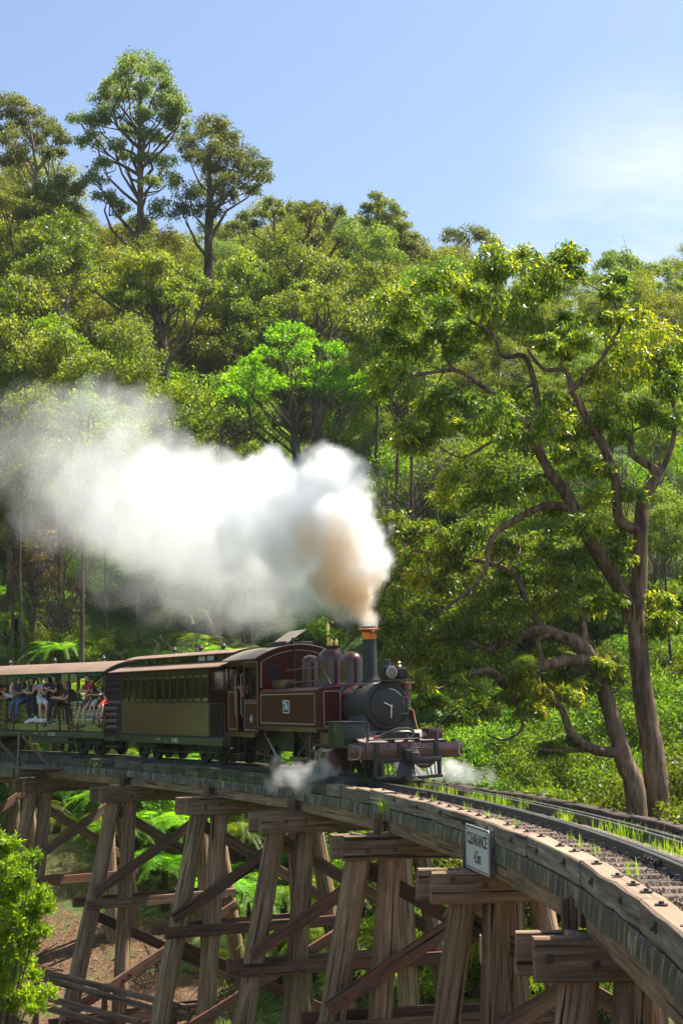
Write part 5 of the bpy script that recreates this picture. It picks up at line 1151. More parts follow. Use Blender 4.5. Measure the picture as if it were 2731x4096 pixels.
T, hc, lk, sd2, up2, rot2, hr2 = person(F3, 'smiling young man with glasses, black tee, black trousers and dark skate shoes', sit(1.92), (-0.14, -0.10, 1), (0.65, -0.75, 0.0), 'fair', (0.008, 0.008, 0.008), (0.011, 0.011, 0.012), [((2.42, -1.26, 1.56), (2.45, -1.34, 1.10)), ((2.14, -1.30, 1.55), (2.12, -1.36, 1.02))], [((2.12, -1.12, 2.02), (1.72, -1.2, 2.12)), ((1.55, -1.14, 1.98), (1.86, -1.22, 2.12))], (0.012, 0.012, 0.014), ((0.03, 0.035, 0.05), (0.70, 0.70, 0.70)), 1.02, 'fringe', extra_fn='smile')
part('glasses', M['black'], lambda m: [m.lathe([(0.026 * hr2, 0), (0.030 * hr2, 0.003)], (0, 0, 0), 'Z', 10) or None for _ in ()] or [ell(m, hc + lk * 0.094 * hr2 + sd2 * 0.032 * hr2 * d + up2 * 0.03 * hr2, (0.027 * hr2, 0.006 * hr2, 0.004 * hr2), rot2, 8) for d in (1, -1)], T)
person(F3, 'bald man in black shirt leaning out to look down at the phone in his hand', (2.82, -0.78, 1.62), (-0.45, -0.28, 0.85), (0.0, -0.8, -0.7), 'ruddy', None, (0.010, 0.010, 0.011), [((2.95, -0.5, 1.5), (2.95, -0.5, 1.0)), ((2.7, -0.5, 1.5), (2.7, -0.5, 1.0))], [((2.80, -1.15, 1.78), (2.34, -1.24, 1.82)), ((2.40, -1.0, 1.84), (2.28, -1.22, 1.84))], (0.02, 0.02, 0.025), None, 1.08, None)
t = MB(); t.cbox(-0.04, 0.04, -0.006, 0.006, -0.07, 0.07, 0.004); tag(t.build('phone', M['black'], None, mtx=F3 @ Matrix.Translation((2.20, -1.28, 1.87)) @ Matrix.Rotation(1.2, 4, 'X')), 'dark phone held out of the carriage by the bald man', 'phone')
m, nt, n, l, b = newmat('striped_skirt'); v = coords(n, l, (1, 1, 1)); wv = n.new('ShaderNodeTexWave'); wv.bands_direction = 'Y'; wv.inputs['Scale'].default_value = 4.2; l.new(v, wv.inputs['Vector'])
l.new(ramp(n, l, wv.outputs['Fac'], [(0.72, (0.018, 0.022, 0.040)), (0.85, (0.16, 0.18, 0.22))]), b.inputs['Base Color']); setin(b, Roughness=0.8)
person(F3, 'woman in red short sleeved top and striped navy skirt looking away beside two children', sit(3.96), (-0.10, -0.08, 1), (-0.45, -0.9, 0.05), 'fair', (0.035, 0.016, 0.010), (0.36, 0.020, 0.026), [((4.14, -1.28, 1.46), (4.20, -1.34, 1.0)), ((3.90, -1.30, 1.46), (3.82, -1.36, 0.98))], [((4.15, -1.14, 2.02), (3.85, -1.22, 2.0)), ((3.58, -1.12, 2.0), (3.92, -1.2, 2.06))], m, ((0.06, 0.055, 0.05), None), 1.0, 'bun', 'short', skirt=True)
m, nt, n, l, b = newmat('floral_cloth'); v = coords(n, l, (30, 30, 30)); f = noise(n, l, v, 1.0, 2); l.new(ramp(n, l, f, [(0.38, (0.08, 0.14, 0.42)), (0.48, (0.70, 0.70, 0.74)), (0.62, (0.72, 0.70, 0.72)), (0.68, (0.55, 0.16, 0.2))]), b.inputs['Base Color']); _floral = m
person(F3, 'small brown haired child in floral skirt bending over the bar, grey shoes', (4.42, -0.98, 1.74), (-0.35, -0.42, 0.9), (0.0, -1, -0.5), 'fair', (0.030, 0.018, 0.012), (0.02, 0.02, 0.025), [((4.64, -1.24, 1.56), (4.74, -1.30, 1.32)), ((4.46, -1.26, 1.56), (4.52, -1.32, 1.31))], [((4.30, -1.24, 1.88), (4.20, -1.28, 1.88)), ((4.05, -1.15, 1.95), (4.15, -1.27, 1.90))], _floral, ((0.22, 0.23, 0.24), None), 0.60, 'short', 'short', skirt=True)
person(F3, 'toddler in pale blue cap, dark top and red shorts sitting by the carriage end', (4.80, -0.98, 1.72), (-0.25, -0.30, 0.95), (0.0, -1, -0.35), 'fair', (0.05, 0.03, 0.02), (0.028, 0.034, 0.03), [((4.92, -1.22, 1.56), (4.90, -1.30, 1.22)), ((5.0, -1.15, 1.58), (5.02, -1.2, 1.3))], [((4.62, -1.2, 1.9), (4.42, -1.28, 1.93)), ((4.9, -1.2, 1.9), (4.70, -1.26, 1.92))], (0.42, 0.018, 0.022), ((0.16, 0.05, 0.22), None), 0.56, 'short', 'short', 'short', hat=(0.32, 0.42, 0.52))
person(F3, 'person in bright pink hooded top standing inside behind the toddler', (4.5, -0.35, 1.45), (0, -0.05, 1), (-0.7, -0.7, 0.0), 'fair', (0.45, 0.01, 0.12), (0.42, 0.012, 0.11), [((4.6, -0.45, 1.1), (4.6, -0.4, 0.82)), ((4.4, -0.45, 1.1), (4.4, -0.4, 0.82))], [((4.7, -0.5, 1.7), (4.6, -0.7, 1.75)), ((4.25, -0.5, 1.7), (4.35, -0.7, 1.75))], (0.02, 0.02, 0.03), None, 0.92, 'short', 'long')
person(F3, 'woman in white headscarf holding up a red phone at the small window', (-0.98, -0.70, 1.62), (-0.06, -0.35, 1), (0.5, -0.85, -0.1), 'fair', (0.62, 0.56, 0.58), (0.60, 0.56, 0.62), [((-0.9, -0.4, 1.4), (-0.9, -0.4, 0.9)), ((-1.1, -0.4, 1.4), (-1.1, -0.4, 0.9))], [((-0.86, -1.06, 1.86), (-1.0, -1.22, 2.0)), ((-1.2, -1.04, 1.84), (-1.16, -1.20, 2.0))], (0.3, 0.28, 0.3), None, 0.95, 'long', 'long')
t = MB(); t.cbox(-0.05, 0.05, -0.006, 0.006, -0.09, 0.09, 0.004); tag(t.build('phone', paint('red_phone_case', (0.50, 0.015, 0.02), 0.4, 0.1), None, mtx=F3 @ Matrix.Translation((-1.10, -1.28, 2.10))), 'red phone held up by the woman in the white headscarf', 'phone')
person(F3, 'passenger in dark top at the small window by the photo edge', (-1.62, -0.62, 1.55), (0, -0.3, 1), (-0.3, -1, -0.1), 'tan', (0.01, 0.009, 0.008), (0.02, 0.022, 0.025), [((-1.5, -0.3, 1.4), (-1.5, -0.3, 0.9)), ((-1.7, -0.3, 1.4), (-1.7, -0.3, 0.9))], [((-1.44, -0.98, 1.78), (-1.55, -1.16, 1.92)), ((-1.8, -0.96, 1.78), (-1.68, -1.14, 1.9))], (0.02, 0.02, 0.02), None, 0.95, 'short')
# the driver leaning at the cab doorway
person(LF, 'driver in dark cap and blue shirt leaning at the locomotive cab doorway', (-2.95, -0.72, 1.62), (-0.06, -0.05, 1), (0.75, -0.65, 0.0), 'ruddy', (0.02, 0.02, 0.02), (0.018, 0.045, 0.16), [((-2.85, -0.75, 1.3), (-2.85, -0.7, 0.95)), ((-3.05, -0.75, 1.3), (-3.05, -0.7, 0.95))], [((-2.72, -0.86, 1.85), (-2.7, -0.9, 1.7)), ((-3.36, -0.98, 1.82), (-3.22, -1.09, 1.98))], (0.012, 0.014, 0.025), None, 1.02, 'short', 'short', hat=(0.014, 0.014, 0.018))
# ------------------------------------------------------------------ vegetation
M['gum'] = leaf_mat('gum_leaves', (0.044, 0.086, 0.016), (0.115, 0.190, 0.026), (0.27, 0.31, 0.034), 0.42, 0.42, 0.35, 0.22)
M['gum_far'] = leaf_mat('far_gum_leaves', (0.056, 0.096, 0.022), (0.142, 0.200, 0.036), (0.27, 0.285, 0.045), 0.42, 0.5, 0.22, 0.2)
M['gum_blue'] = leaf_mat('grey_green_gum_leaves', (0.056, 0.096, 0.032), (0.130, 0.182, 0.050), (0.22, 0.25, 0.060), 0.38, 0.5, 0.22, 0.18)
M['gum_yellow'] = leaf_mat('yellow_tipped_gum_leaves', (0.050, 0.094, 0.016), (0.148, 0.210, 0.026), (0.33, 0.325, 0.036), 0.42, 0.45, 0.3, 0.15)
M['big_gum'] = leaf_mat('foreground_gum_leaves', (0.034, 0.072, 0.012), (0.090, 0.155, 0.018), (0.40, 0.36, 0.030), 0.46, 0.36, 0.55, 0.1, 0.5)
M['wattle'] = leaf_mat('bright_wattle_leaves', (0.057, 0.132, 0.011), (0.138, 0.270, 0.016), (0.253, 0.345, 0.023), 0.5, 0.45, 0.5, 0.12)
M['shrub'] = leaf_mat('understorey_leaves', (0.034, 0.078, 0.012), (0.090, 0.165, 0.020), (0.17, 0.235, 0.028), 0.5, 0.45, 0.8, 0.25)
M['fern'] = leaf_mat('fern_fronds', (0.066, 0.140, 0.010), (0.145, 0.270, 0.014), (0.25, 0.34, 0.022), 0.55, 0.45, 0.9, 0.3)
M['fresh'] = leaf_mat('fresh_green_leaves', (0.067, 0.158, 0.013), (0.145, 0.290, 0.020), (0.266, 0.399, 0.037), 0.5, 0.38, 1.5, 0.1)
M['dead'] = leaf_mat('dry_brown_leaves', (0.10, 0.052, 0.022), (0.20, 0.105, 0.045), (0.27, 0.17, 0.08), 0.3, 0.7, 0.8, 0.2)
M['grass'] = leaf_mat('grass_blades', (0.085, 0.190, 0.014), (0.17, 0.31, 0.022), (0.30, 0.36, 0.06), 0.5, 0.5, 2.0, 0.1)
M['dry_grass'] = leaf_mat('dry_grass_stems', (0.16, 0.11, 0.045), (0.30, 0.22, 0.10), (0.38, 0.30, 0.16), 0.4, 0.7, 2.0, 0.1)
M['bark'] = bark_mat('gum_bark', (0.055, 0.038, 0.028), (0.22, 0.165, 0.125))
M['bark_pale'] = bark_mat('pale_gum_bark', (0.12, 0.095, 0.08), (0.36, 0.30, 0.25), 3.0)
M['bark_big'] = bark_mat('stringy_bark', (0.05, 0.030, 0.020), (0.38, 0.255, 0.17), 9.0)
M['twig'] = bark_mat('bare_twigs', (0.12, 0.09, 0.07), (0.30, 0.245, 0.20), 6.0)
M['twig_brown'] = bark_mat('brown_twigs', (0.09, 0.055, 0.04), (0.22, 0.145, 0.11), 6.0)
M['fern_trunk'] = bark_mat('fern_trunk', (0.016, 0.011, 0.008), (0.07, 0.045, 0.03), 9.0)

g_rng = np.random.default_rng(21)
def norm(a): return a / np.maximum(np.linalg.norm(a, axis=1, keepdims=True), 1e-9)
def rand_dir(n, rg): return norm(rg.normal(size=(n, 3)))
def leaf_data(name, C, D, L, Wd, mat, rg, bend=0.25):
    """one folded blade (two triangles) per leaf"""
    n = len(C); S = norm(np.cross(D, rand_dir(n, rg))); L = L[:, None]; Wd = Wd[:, None]; Nn = np.cross(S, D)
    V = np.empty((n, 4, 3)); V[:, 0] = C; V[:, 1] = C + D * L * 0.45 + S * Wd * 0.5 + Nn * Wd * bend; V[:, 2] = C + D * L; V[:, 3] = C + D * L * 0.45 - S * Wd * 0.5 + Nn * Wd * bend
    return quads(name, V.reshape(-1, 3), mat)
def quads(name, V, mat):
    n = len(V) // 4; me = bpy.data.meshes.new(name); me.vertices.add(4 * n); me.loops.add(4 * n); me.polygons.add(n)
    me.vertices.foreach_set('co', V.astype(np.float32).ravel()); me.loops.foreach_set('vertex_index', np.arange(4 * n, dtype=np.int32))
    me.polygons.foreach_set('loop_start', np.arange(0, 4 * n, 4, dtype=np.int32))
    me.update(calc_edges=True); me.validate(); me.materials.append(mat); return me
def clump_leaves(clumps, per, L, Wd, rg, style='gum', flat=0.8, sprays=12):
    """clumps: (x,y,z,r). each clump is a dome of leaf sprays; returns positions, directions, lengths, widths"""
    Cs, Ds = [], []
    for (x, y, z, r) in clumps:
        k = max(4, int(sprays * rg.uniform(0.75, 1.25))); m_ = max(3, int(per * min(2.2, r ** 1.3 if style != 'big' else 1) / k))
        u = rand_dir(k, rg); u[:, 2] = np.where(u[:, 2] < -0.25, -u[:, 2] * 0.8, u[:, 2])
        sc_ = np.array([x, y, z]) + u * np.array([r, r, r * flat]) * rg.uniform(0.45, 0.92, (k, 1))
        v = rand_dir(k * m_, rg) * (rg.random((k * m_, 1)) ** 0.6) * r * (0.42 if style == 'big' else 0.52)
        v[:, 2] *= 0.7
        base = np.repeat(sc_, m_, 0); ub = np.repeat(u, m_, 0); p = base + v
        if style in ('gum', 'big'): d = norm(0.35 * ub + rg.normal(size=p.shape) * 0.5 + np.array([0, 0, -0.75])); p[:, 2] -= rg.random(len(p)) * r * 0.22
        elif style == 'wattle': d = norm(0.6 * ub + rg.normal(size=p.shape) * 0.6 + np.array([0, 0, 0.25]))
        else: d = norm(0.5 * ub + rg.normal(size=p.shape) * 0.7)
        Cs.append(p); Ds.append(d)
    C = np.concatenate(Cs); D = np.concatenate(Ds); n = len(C)
    return C, D, L * rg.uniform(0.65, 1.3, n), Wd * rg.uniform(0.65, 1.3, n)
def limb_paths(clumps, trunk, rg, rbase, lean=0.85):
    """curved limbs from the trunk polyline out to every clump"""
    T = [Vector(p) for p in trunk]; ztop = T[-1].z; z0 = T[0].z; res = []
    def at(z):
        for a, b_ in zip(T[:-1], T[1:]):
            if z <= b_.z: t = (z - a.z) / max(1e-6, b_.z - a.z); return a.lerp(b_, max(0, t))
        return T[-1].copy()
    for (x, y, z, r) in clumps:
        c = Vector((x, y, z - r * 0.15)); h = at(z); dist = math.hypot(c.x - h.x, c.y - h.y)
        zs = max(z0 + 0.18 * (ztop - z0), z - dist * lean - rg.uniform(0.5, 2.5)); zs = min(zs, ztop - 0.2); s = at(zs); d = c - s
        mid = s + d * 0.5 + Vector((rg.normal() * 0.12, rg.normal() * 0.12, 0.10 - rg.random() * 0.2)) * d.length
        rr = rbase * (0.25 + 0.35 * min(1, d.length / 6)) * (1 - 0.55 * (zs - z0) / max(1, ztop - z0))
        res.append(([s, s.lerp(mid, 0.55) + Vector((rg.normal(), rg.normal(), 0)) * 0.06 * d.length, mid, mid.lerp(c, 0.6) + Vector((rg.normal(), rg.normal(), rg.normal())) * 0.05 * d.length, c], [rr, rr * 0.8, rr * 0.6, rr * 0.4, rr * 0.2]))
        for q in range(2):
            e = c + Vector(rg.normal(size=3)) * r * 0.6; res.append(([mid.lerp(c, 0.5), (mid.lerp(c, 0.5) + e) / 2 + Vector(rg.normal(size=3)) * 0.1 * r, e], [rr * 0.4, rr * 0.28, rr * 0.12]))
    return res
def wood_data(name, trunk, tr_r, limbs, mat, n=8):
    mb = MB(); mb.tube(trunk, tr_r, n + 2)
    for p, r in limbs: mb.tube(p, [max(0.006, q) for q in r], 5 if max(r) < 0.06 else 6, caps=False)
    return mb.data(name, mat, fix=False, angle=80)
def link_tree(name, wood, leaf, mtx, label, cat, group=None, crown='crown'):
    o = bpy.data.objects.new(name, None); COL.objects.link(o); o.matrix_basis = mtx; o.empty_display_size = 0.5
    tag(o, label, cat, group)
    inst('trunk', wood, o)
    if leaf: inst(crown, leaf, o)
    return o
def P2W(px, py, Y):
    dx = (px - 1365.5) / 5600; dz = -(py - 2048) / 5600; c, s = math.cos(PITCH), math.sin(PITCH)
    t = Y / (c - dz * s); return Vector((dx * t, Y, 1.5 + (s + dz * c) * t))
def mpp(Y): return Y / 5600 * 1.0

# ---- tree templates for the hillside: each a wood mesh and a crown mesh, shared by its copies
def gum_template(seed, H, cw, t0, n, cr, leafm, barkm, per=560, L=0.24, Wd=0.105, rb_=0.26, style='gum', peak=0.7, flat=0.8):
    rg = np.random.default_rng(seed); cl = []
    bend = rg.normal(size=2) * H * 0.03
    trunk = [(bend[0] * math.sin(t * 3), bend[1] * math.sin(t * 2.3), H * 0.93 * t - (1.5 if t == 0 else 0)) for t in (0, 0.15, 0.3, 0.5, 0.7, 0.85, 1.0)]
    tr_r = [rb_ * (1 - 0.85 * t) for t in (0, 0.15, 0.3, 0.5, 0.7, 0.85, 1.0)]
    for i in range(n):
        t = t0 + (1 - t0) * (i + rg.random()) / n; prof = math.sin(min(1, (t - t0) / (1 - t0) / peak) * 1.57) if (t - t0) / (1 - t0) < peak else math.cos(((t - t0) / (1 - t0) - peak) / (1 - peak) * 1.35)
        a = i * 2.4 + rg.normal() * 0.5; rad = cw * (0.15 + prof) * math.sqrt(rg.uniform(0.25, 1.0))
        cl.append((rad * math.cos(a) + bend[0] * math.sin(t * 3), rad * math.sin(a), H * t - 0.3, cr * rg.uniform(0.75, 1.3)))
    lb = limb_paths(cl, trunk, rg, rb_)
    C, D, Ls, Ws = clump_leaves(cl, per, L, Wd, rg, style, flat)
    return wood_data('trunk', trunk, tr_r, lb, barkm), leaf_data('crown', C, D, Ls, Ws, leafm, rg)
TPL = {}
TPL['tall'] = [gum_template(100 + i, 25 + i * 2, 3.6 + 0.4 * i, 0.30, 40, 1.65, M['gum_blue'] if i % 2 else M['gum_far'], M['bark'], 520) for i in range(3)]
TPL['mid'] = [gum_template(200 + i, 17 + i * 1.5, 3.8 + 0.3 * i, 0.16, 46, 1.6, (M['gum_far'], M['gum'], M['gum_yellow'])[i], M['bark'], 560) for i in range(3)]
TPL['slim'] = [gum_template(300 + i, 19 + i * 2, 1.9, 0.72, 16, 1.25, M['gum_far'], M['bark'], 480, rb_=0.17) for i in range(2)]
TPL['round'] = [gum_template(400 + i, 10 + i * 1.5, 3.4, 0.22, 30, 1.35, (M['gum'], M['wattle'])[i], M['bark'], 460, 0.20, 0.095, 0.2, 'wattle', 0.45) for i in range(2)]
def bare_template(seed, H, cw, mat, leafm=None, n=34):
    rg = np.random.default_rng(seed); trunk = [(0, 0, -1), (0.1, 0.05, H * 0.25), (0.2, -0.1, H * 0.5), (0.1, 0.1, H * 0.85)]; cl = []
    for i in range(n):
        t = 0.35 + 0.65 * (i + rg.random()) / n; a = i * 2.4 + rg.normal() * .4; rad = cw * math.sin(min(1, (t - 0.3) * 1.6) * 1.6) * math.sqrt(rg.uniform(0.2, 1)); cl.append((rad * math.cos(a), rad * math.sin(a), H * t, 0.8))
    lb = limb_paths(cl, trunk, rg, 0.15, 1.2); ex = []
    for p, r in lb:
        for q in range(5):
            s = p[-1].lerp(p[-2], rg.random()); e = s + Vector(rg.normal(size=3) * 0.45) + Vector((0, 0, 0.35)); ex.append(([s, (s + e) / 2 + Vector(rg.normal(size=3) * 0.1), e], [0.018, 0.013, 0.006]))
    lm_ = None
    if leafm:
        C, D, Ls, Ws = clump_leaves(cl, 70, 0.2, 0.09, rg, 'x'); lm_ = leaf_data('crown', C, D, Ls, Ws, leafm, rg)
    return wood_data('trunk', trunk, [0.16, 0.13, 0.09, 0.03], lb + ex, mat, 6), lm_
TPL['bare'] = [bare_template(500, 9, 3.6, M['twig']), bare_template(501, 8, 3.2, M['twig_brown']), bare_template(502, 9, 2.6, M['twig'], M['dead'])]
def shrub_template(seed, r, h, leafm, per, L, Wd, n=16, style='x'):
    rg = np.random.default_rng(seed); cl = []
    for i in range(n): a = rg.random() * 6.28; rad = r * math.sqrt(rg.random()); cl.append((rad * math.cos(a), rad * math.sin(a), h * (0.25 + 0.75 * rg.random() * (1 - 0.5 * rad / r)), 0.42 * r * rg.uniform(0.7, 1.2)))
    lb = [([(0, 0, -0.3), (c[0] * 0.4, c[1] * 0.4, c[2] * 0.5), (c[0], c[1], c[2])], [0.04, 0.025, 0.008]) for c in cl]
    C, D, Ls, Ws = clump_leaves(cl, per, L, Wd, rg, style)
    return wood_data('stem', [(0, 0, -0.4), (0, 0, 0.3)], [0.05, 0.04], lb, M['bark'], 5), leaf_data('foliage', C, D, Ls, Ws, leafm, rg)
TPL['shrub'] = [shrub_template(600, 1.5, 2.0, M['shrub'], 900, 0.10, 0.042), shrub_template(601, 1.1, 1.4, M['fresh'], 800, 0.085, 0.034), shrub_template(602, 2.0, 3.0, M['shrub'], 950, 0.115, 0.046, 20), shrub_template(603, 1.6, 2.6, M['gum'], 700, 0.14, 0.04, 18, 'gum')]
def fern_template(seed, trunk_h, fl, nf, cut=26):
    rg = np.random.default_rng(seed); V = []
    for k in range(nf):
        a = 2 * math.pi * k / nf + rg.normal() * 0.15; ca, sa = math.cos(a), math.sin(a); L_ = fl * rg.uniform(0.8, 1.1); up_ = rg.uniform(0.25, 0.75) if k % 3 else rg.uniform(0.7, 1.1)
        pts = []
        for i in range(cut + 1):
            t = i / cut; rad = L_ * (t * (1 - 0.12 * t)); z = L_ * (up_ * t - (up_ + 0.35) * t * t * 0.85); pts.append(np.array([rad * ca, rad * sa, trunk_h + z]))
        side = np.array([-sa, ca, 0])
        for i in range(2, cut):
            t = i / cut; w = L_ * 0.30 * math.sin(min(1.0, t * 1.25 + 0.12) * math.pi * 0.93) * (1.05 - 0.35 * t) + 0.02; p = pts[i]; d = pts[i + 1] - pts[i - 1]; d = d / np.linalg.norm(d); wd = L_ / cut * 0.62
            for s in (1, -1):
                sd = side * s + d * 0.45 + np.array([0, 0, -0.28 + rg.normal() * 0.08]); sd = sd / np.linalg.norm(sd)
                V += [p - d * wd * 0.5, p + sd * w * 0.55 - d * wd * 0.35, p + sd * w, p + sd * w * 0.5 + d * wd * 0.5]
        # midrib
        for i in range(cut): V += [pts[i] + side * 0.012, pts[i + 1] + side * 0.008, pts[i + 1] - side * 0.008, pts[i] - side * 0.012]
    leaf = quads('frond', np.array(V), M['fern'])
    mb = MB(); mb.tube([(0, 0, -0.6), (0.05, 0, trunk_h * 0.5), (0, 0.03, trunk_h + 0.05)], [0.17, 0.13, 0.12], 8)
    return mb.data('trunk', M['fern_trunk'], fix=False, angle=80), leaf
TPL['fern'] = [fern_template(700, 0.5, 1.7, 15), fern_template(701, 1.6, 2.1, 17), fern_template(702, 2.6, 2.3, 18), fern_template(703, 0.25, 1.2, 12, 20)]

# ---- feature trees traced to where they stand
def px_tree(name, clumps_px, off, scl, Y, trunk_px, rb_, leafm, barkm, label, cat='tree', group=None, per=760, L=0.23, Wd=0.10, style='gum', dep=2.5, seed=1, flat=0.85, rs_=1.36):
    rg = np.random.default_rng(seed); k = mpp(Y)
    cl = []
    for (x, y, r) in clumps_px:
        d = rg.normal() * dep * 0.6; p = P2W(off[0] + x * scl, off[1] + y * scl, Y + d); cl.append((p.x, p.y, p.z, r * scl * k * 0.95 * rs_))
    tr = [P2W(off[0] + x * scl, off[1] + y * scl, Y) for x, y in trunk_px]
    base = tr[0].copy(); gz = ground(base.x, base.y); 
    if base.z > gz - 0.3: tr.insert(0, Vector((base.x, base.y, gz - 1.0)))
    else: tr[0].z = gz - 1.0
    o = tr[0].copy(); o.z = gz; n = len(tr); rads = [rb_ * (1 - 0.85 * i / (n - 1)) for i in range(n)]
    lb = limb_paths(cl, tr, rg, rb_)
    C, D, Ls, Ws = clump_leaves(cl, per, L, Wd, rg, style, flat)
    sh = lambda v: Vector(v) - o
    wood = wood_data('trunk', [sh(p) for p in tr], rads, [([sh(p) for p in a], b_) for a, b_ in lb], barkm)
    leaf = leaf_data('crown', C - np.array(o), D, Ls, Ws, leafm, rg)
    return link_tree(name, wood, leaf, Matrix.Translation(o), label, cat, group)
c1o, c1s = (0, 200), 0.7653; c2o, c2s = (900, 700), 0.574; c3o, c3s = (1500, 900), 0.785; c4o = (1500, 2000)
px_tree('gum_tree', [(735,60,90),(690,95,65),(800,110,75),(850,165,50),(590,170,45),(690,200,65),(640,140,50),(560,240,65),(640,235,55),(760,220,60),(900,235,60),(950,310,60),(860,290,75),(560,330,65),(740,330,55),(510,365,60),(430,385,60),(880,350,60),(690,430,60),(780,440,60),(480,470,65),(830,470,45),(930,400,55),(600,500,50),(740,570,50),(850,600,70),(660,560,40),(540,600,55),(500,690,60),(880,690,60),(780,690,50),(560,780,60),(830,830,60),(720,900,60),(620,820,50)], c1o, c1s, 100, [(735,1500),(733,1200),(735,900),(735,700),(730,500),(735,250),(735,120)], 0.42, M['gum_blue'], M['bark'], 'tallest gum tree on the hill with an open layered crown against the sky', seed=3)
px_tree('gum_tree', [(1110,385,75),(1170,440,70),(1060,430,60),(980,480,60),(1100,525,75),(1190,500,65),(1190,580,80),(1280,555,65),(1340,620,65),(1260,650,60),(1385,660,45),(1050,560,60),(1000,560,50),(1120,640,65),(1200,690,65),(1080,720,60),(990,760,60),(1300,730,55),(1180,770,55),(960,850,60),(1080,830,60)], c1o, c1s, 103, [(1090,1100),(1090,950),(1095,800),(1095,600),(1105,450)], 0.42, M['gum_blue'], M['bark'], 'broad gum tree with a domed crown just right of the tallest gum', seed=4)
px_tree('gum_tree', [(1060,170,60),(990,240,55),(1130,230,70),(1200,290,60),(950,320,55),(1100,310,60),(1220,355,60),(1290,440,60),(1110,420,70),(1190,475,70),(1010,490,55),(1160,560,60),(1310,490,40),(1060,240,50)], c2o, c2s, 112, [(1080,900),(1080,600),(1070,400),(1065,220)], 0.4, M['gum_blue'], M['bark'], 'lone pointed gum tree on the skyline right of centre', seed=5)
px_tree('gum_tree', [(560,240,65),(480,230,55),(650,250,70),(790,260,60),(740,300,50),(690,350,60),(850,370,75),(930,450,65),(620,225,50),(560,310,50),(820,460,55),(640,440,50)], c2o, c2s, 108, [(560,900),(570,620),(580,450),(600,280)], 0.4, M['gum_blue'], M['bark'], 'flat topped gum tree on the skyline near the middle of the ridge', seed=6)
px_tree('gum_tree', [(340,195,60),(300,255,50),(380,270,40),(250,270,45),(150,290,55),(90,360,60),(200,350,50)], c2o, c2s, 108, [(330,900),(340,600),(345,400),(340,250)], 0.3, M['gum_blue'], M['bark'], 'small leaning gum tree on the skyline below the domed gum', seed=7)
px_tree('gum_tree', [(400,60,50),(480,55,55),(555,65,55),(380,165,50),(450,200,50),(600,95,40),(240,150,45),(290,200,45)], c3o, c3s, 112, [(420,700),(430,400),(440,200),(470,100)], 0.35, M['gum_blue'], M['bark'], 'thin topped gum tree showing above the big overhanging gum', seed=8)
px_tree('gum_tree', [(1240,165,60),(1300,185,40),(1180,190,40),(1360,235,55),(1480,245,55),(1420,240,45),(1540,320,40),(1350,320,45),(1400,380,45),(1530,450,55),(1330,400,45),(1220,250,45)], c3o, c3s, 105, [(1400,900),(1400,600),(1390,420),(1370,280)], 0.35, M['gum_blue'], M['bark_pale'], 'pale hazy gum tree on the skyline at the right', seed=9)
px_tree('gum_tree', [(680,1120,70),(760,1108,60),(850,1100,60),(640,1165,65),(750,1170,75),(860,1170,75),(960,1180,75),(1015,1205,55),(530,1220,55),(480,1245,50),(690,1235,60),(820,1245,75),(920,1245,75),(1000,1270,60),(590,1290,50),(700,1300,60),(850,1315,75),(940,1315,70),(1080,1240,50)], c1o, c1s, 84, [(860,1680),(855,1600),(850,1450),(800,1300),(790,1150)], 0.42, M['gum_yellow'], M['bark'], 'yellow tipped gum tree standing in front of the tallest gum', seed=10)
px_tree('gum_tree', [(310,905,85),(220,930,75),(400,950,75),(175,975,60),(280,1000,85),(380,1030,80),(440,985,50),(150,1080,60),(100,1100,50),(250,1090,80),(350,1120,80),(420,1130,70),(200,1170,60),(300,1190,60)], c1o, c1s, 90, [(340,1500),(345,1300),(340,1100),(320,950)], 0.42, M['gum'], M['bark_pale'], 'rounded yellow green gum tree on the left of the hillside', seed=11)
px_tree('gum_tree', [(40,270,65),(110,300,65),(60,360,60),(170,330,55),(130,400,60),(60,470,65),(230,400,60),(285,430,50),(20,420,50),(190,470,60),(100,540,65),(30,580,60),(230,540,50),(330,470,50),(300,540,45)], c1o, c1s, 105, [(190,1100),(190,800),(190,600),(150,350)], 0.4, M['gum_blue'], M['bark_pale'], 'gum tree at the top left corner of the skyline', seed=12)
px_tree('gum_tree', [(100,785,85),(30,800,70),(180,770,70),(240,780,65),(320,715,75),(250,720,60),(380,740,60),(100,860,75),(200,850,70),(330,820,70),(390,860,60),(20,880,60)], c1o, c1s, 97, [(130,1300),(140,1000),(150,850)], 0.4, M['gum'], M['bark'], 'dense bushy gum tree below the top left skyline gum', seed=13)
px_tree('gum_tree', [(560,800,80),(640,870,80),(460,880,80),(700,830,60),(780,900,70),(400,960,70),(560,960,80),(690,960,70),(500,800,60),(330,900,60),(820,980,60)], c2o, c2s, 88, [(640,1250),(650,1100),(640,900)], 0.4, M['gum_yellow'], M['bark'], 'drooping olive gum tree behind the bright wattle', seed=14)
px_tree('gum_tree', [(100,620,90),(180,700,80),(40,700,80),(250,640,60),(120,560,70),(180,790,70),(60,830,70),(300,760,60)], c2o, c2s, 92, [(75,1100),(80,900),(100,650)], 0.38, M['gum_yellow'], M['bark'], 'pale yellow green gum tree below the ridge left of centre', seed=15)
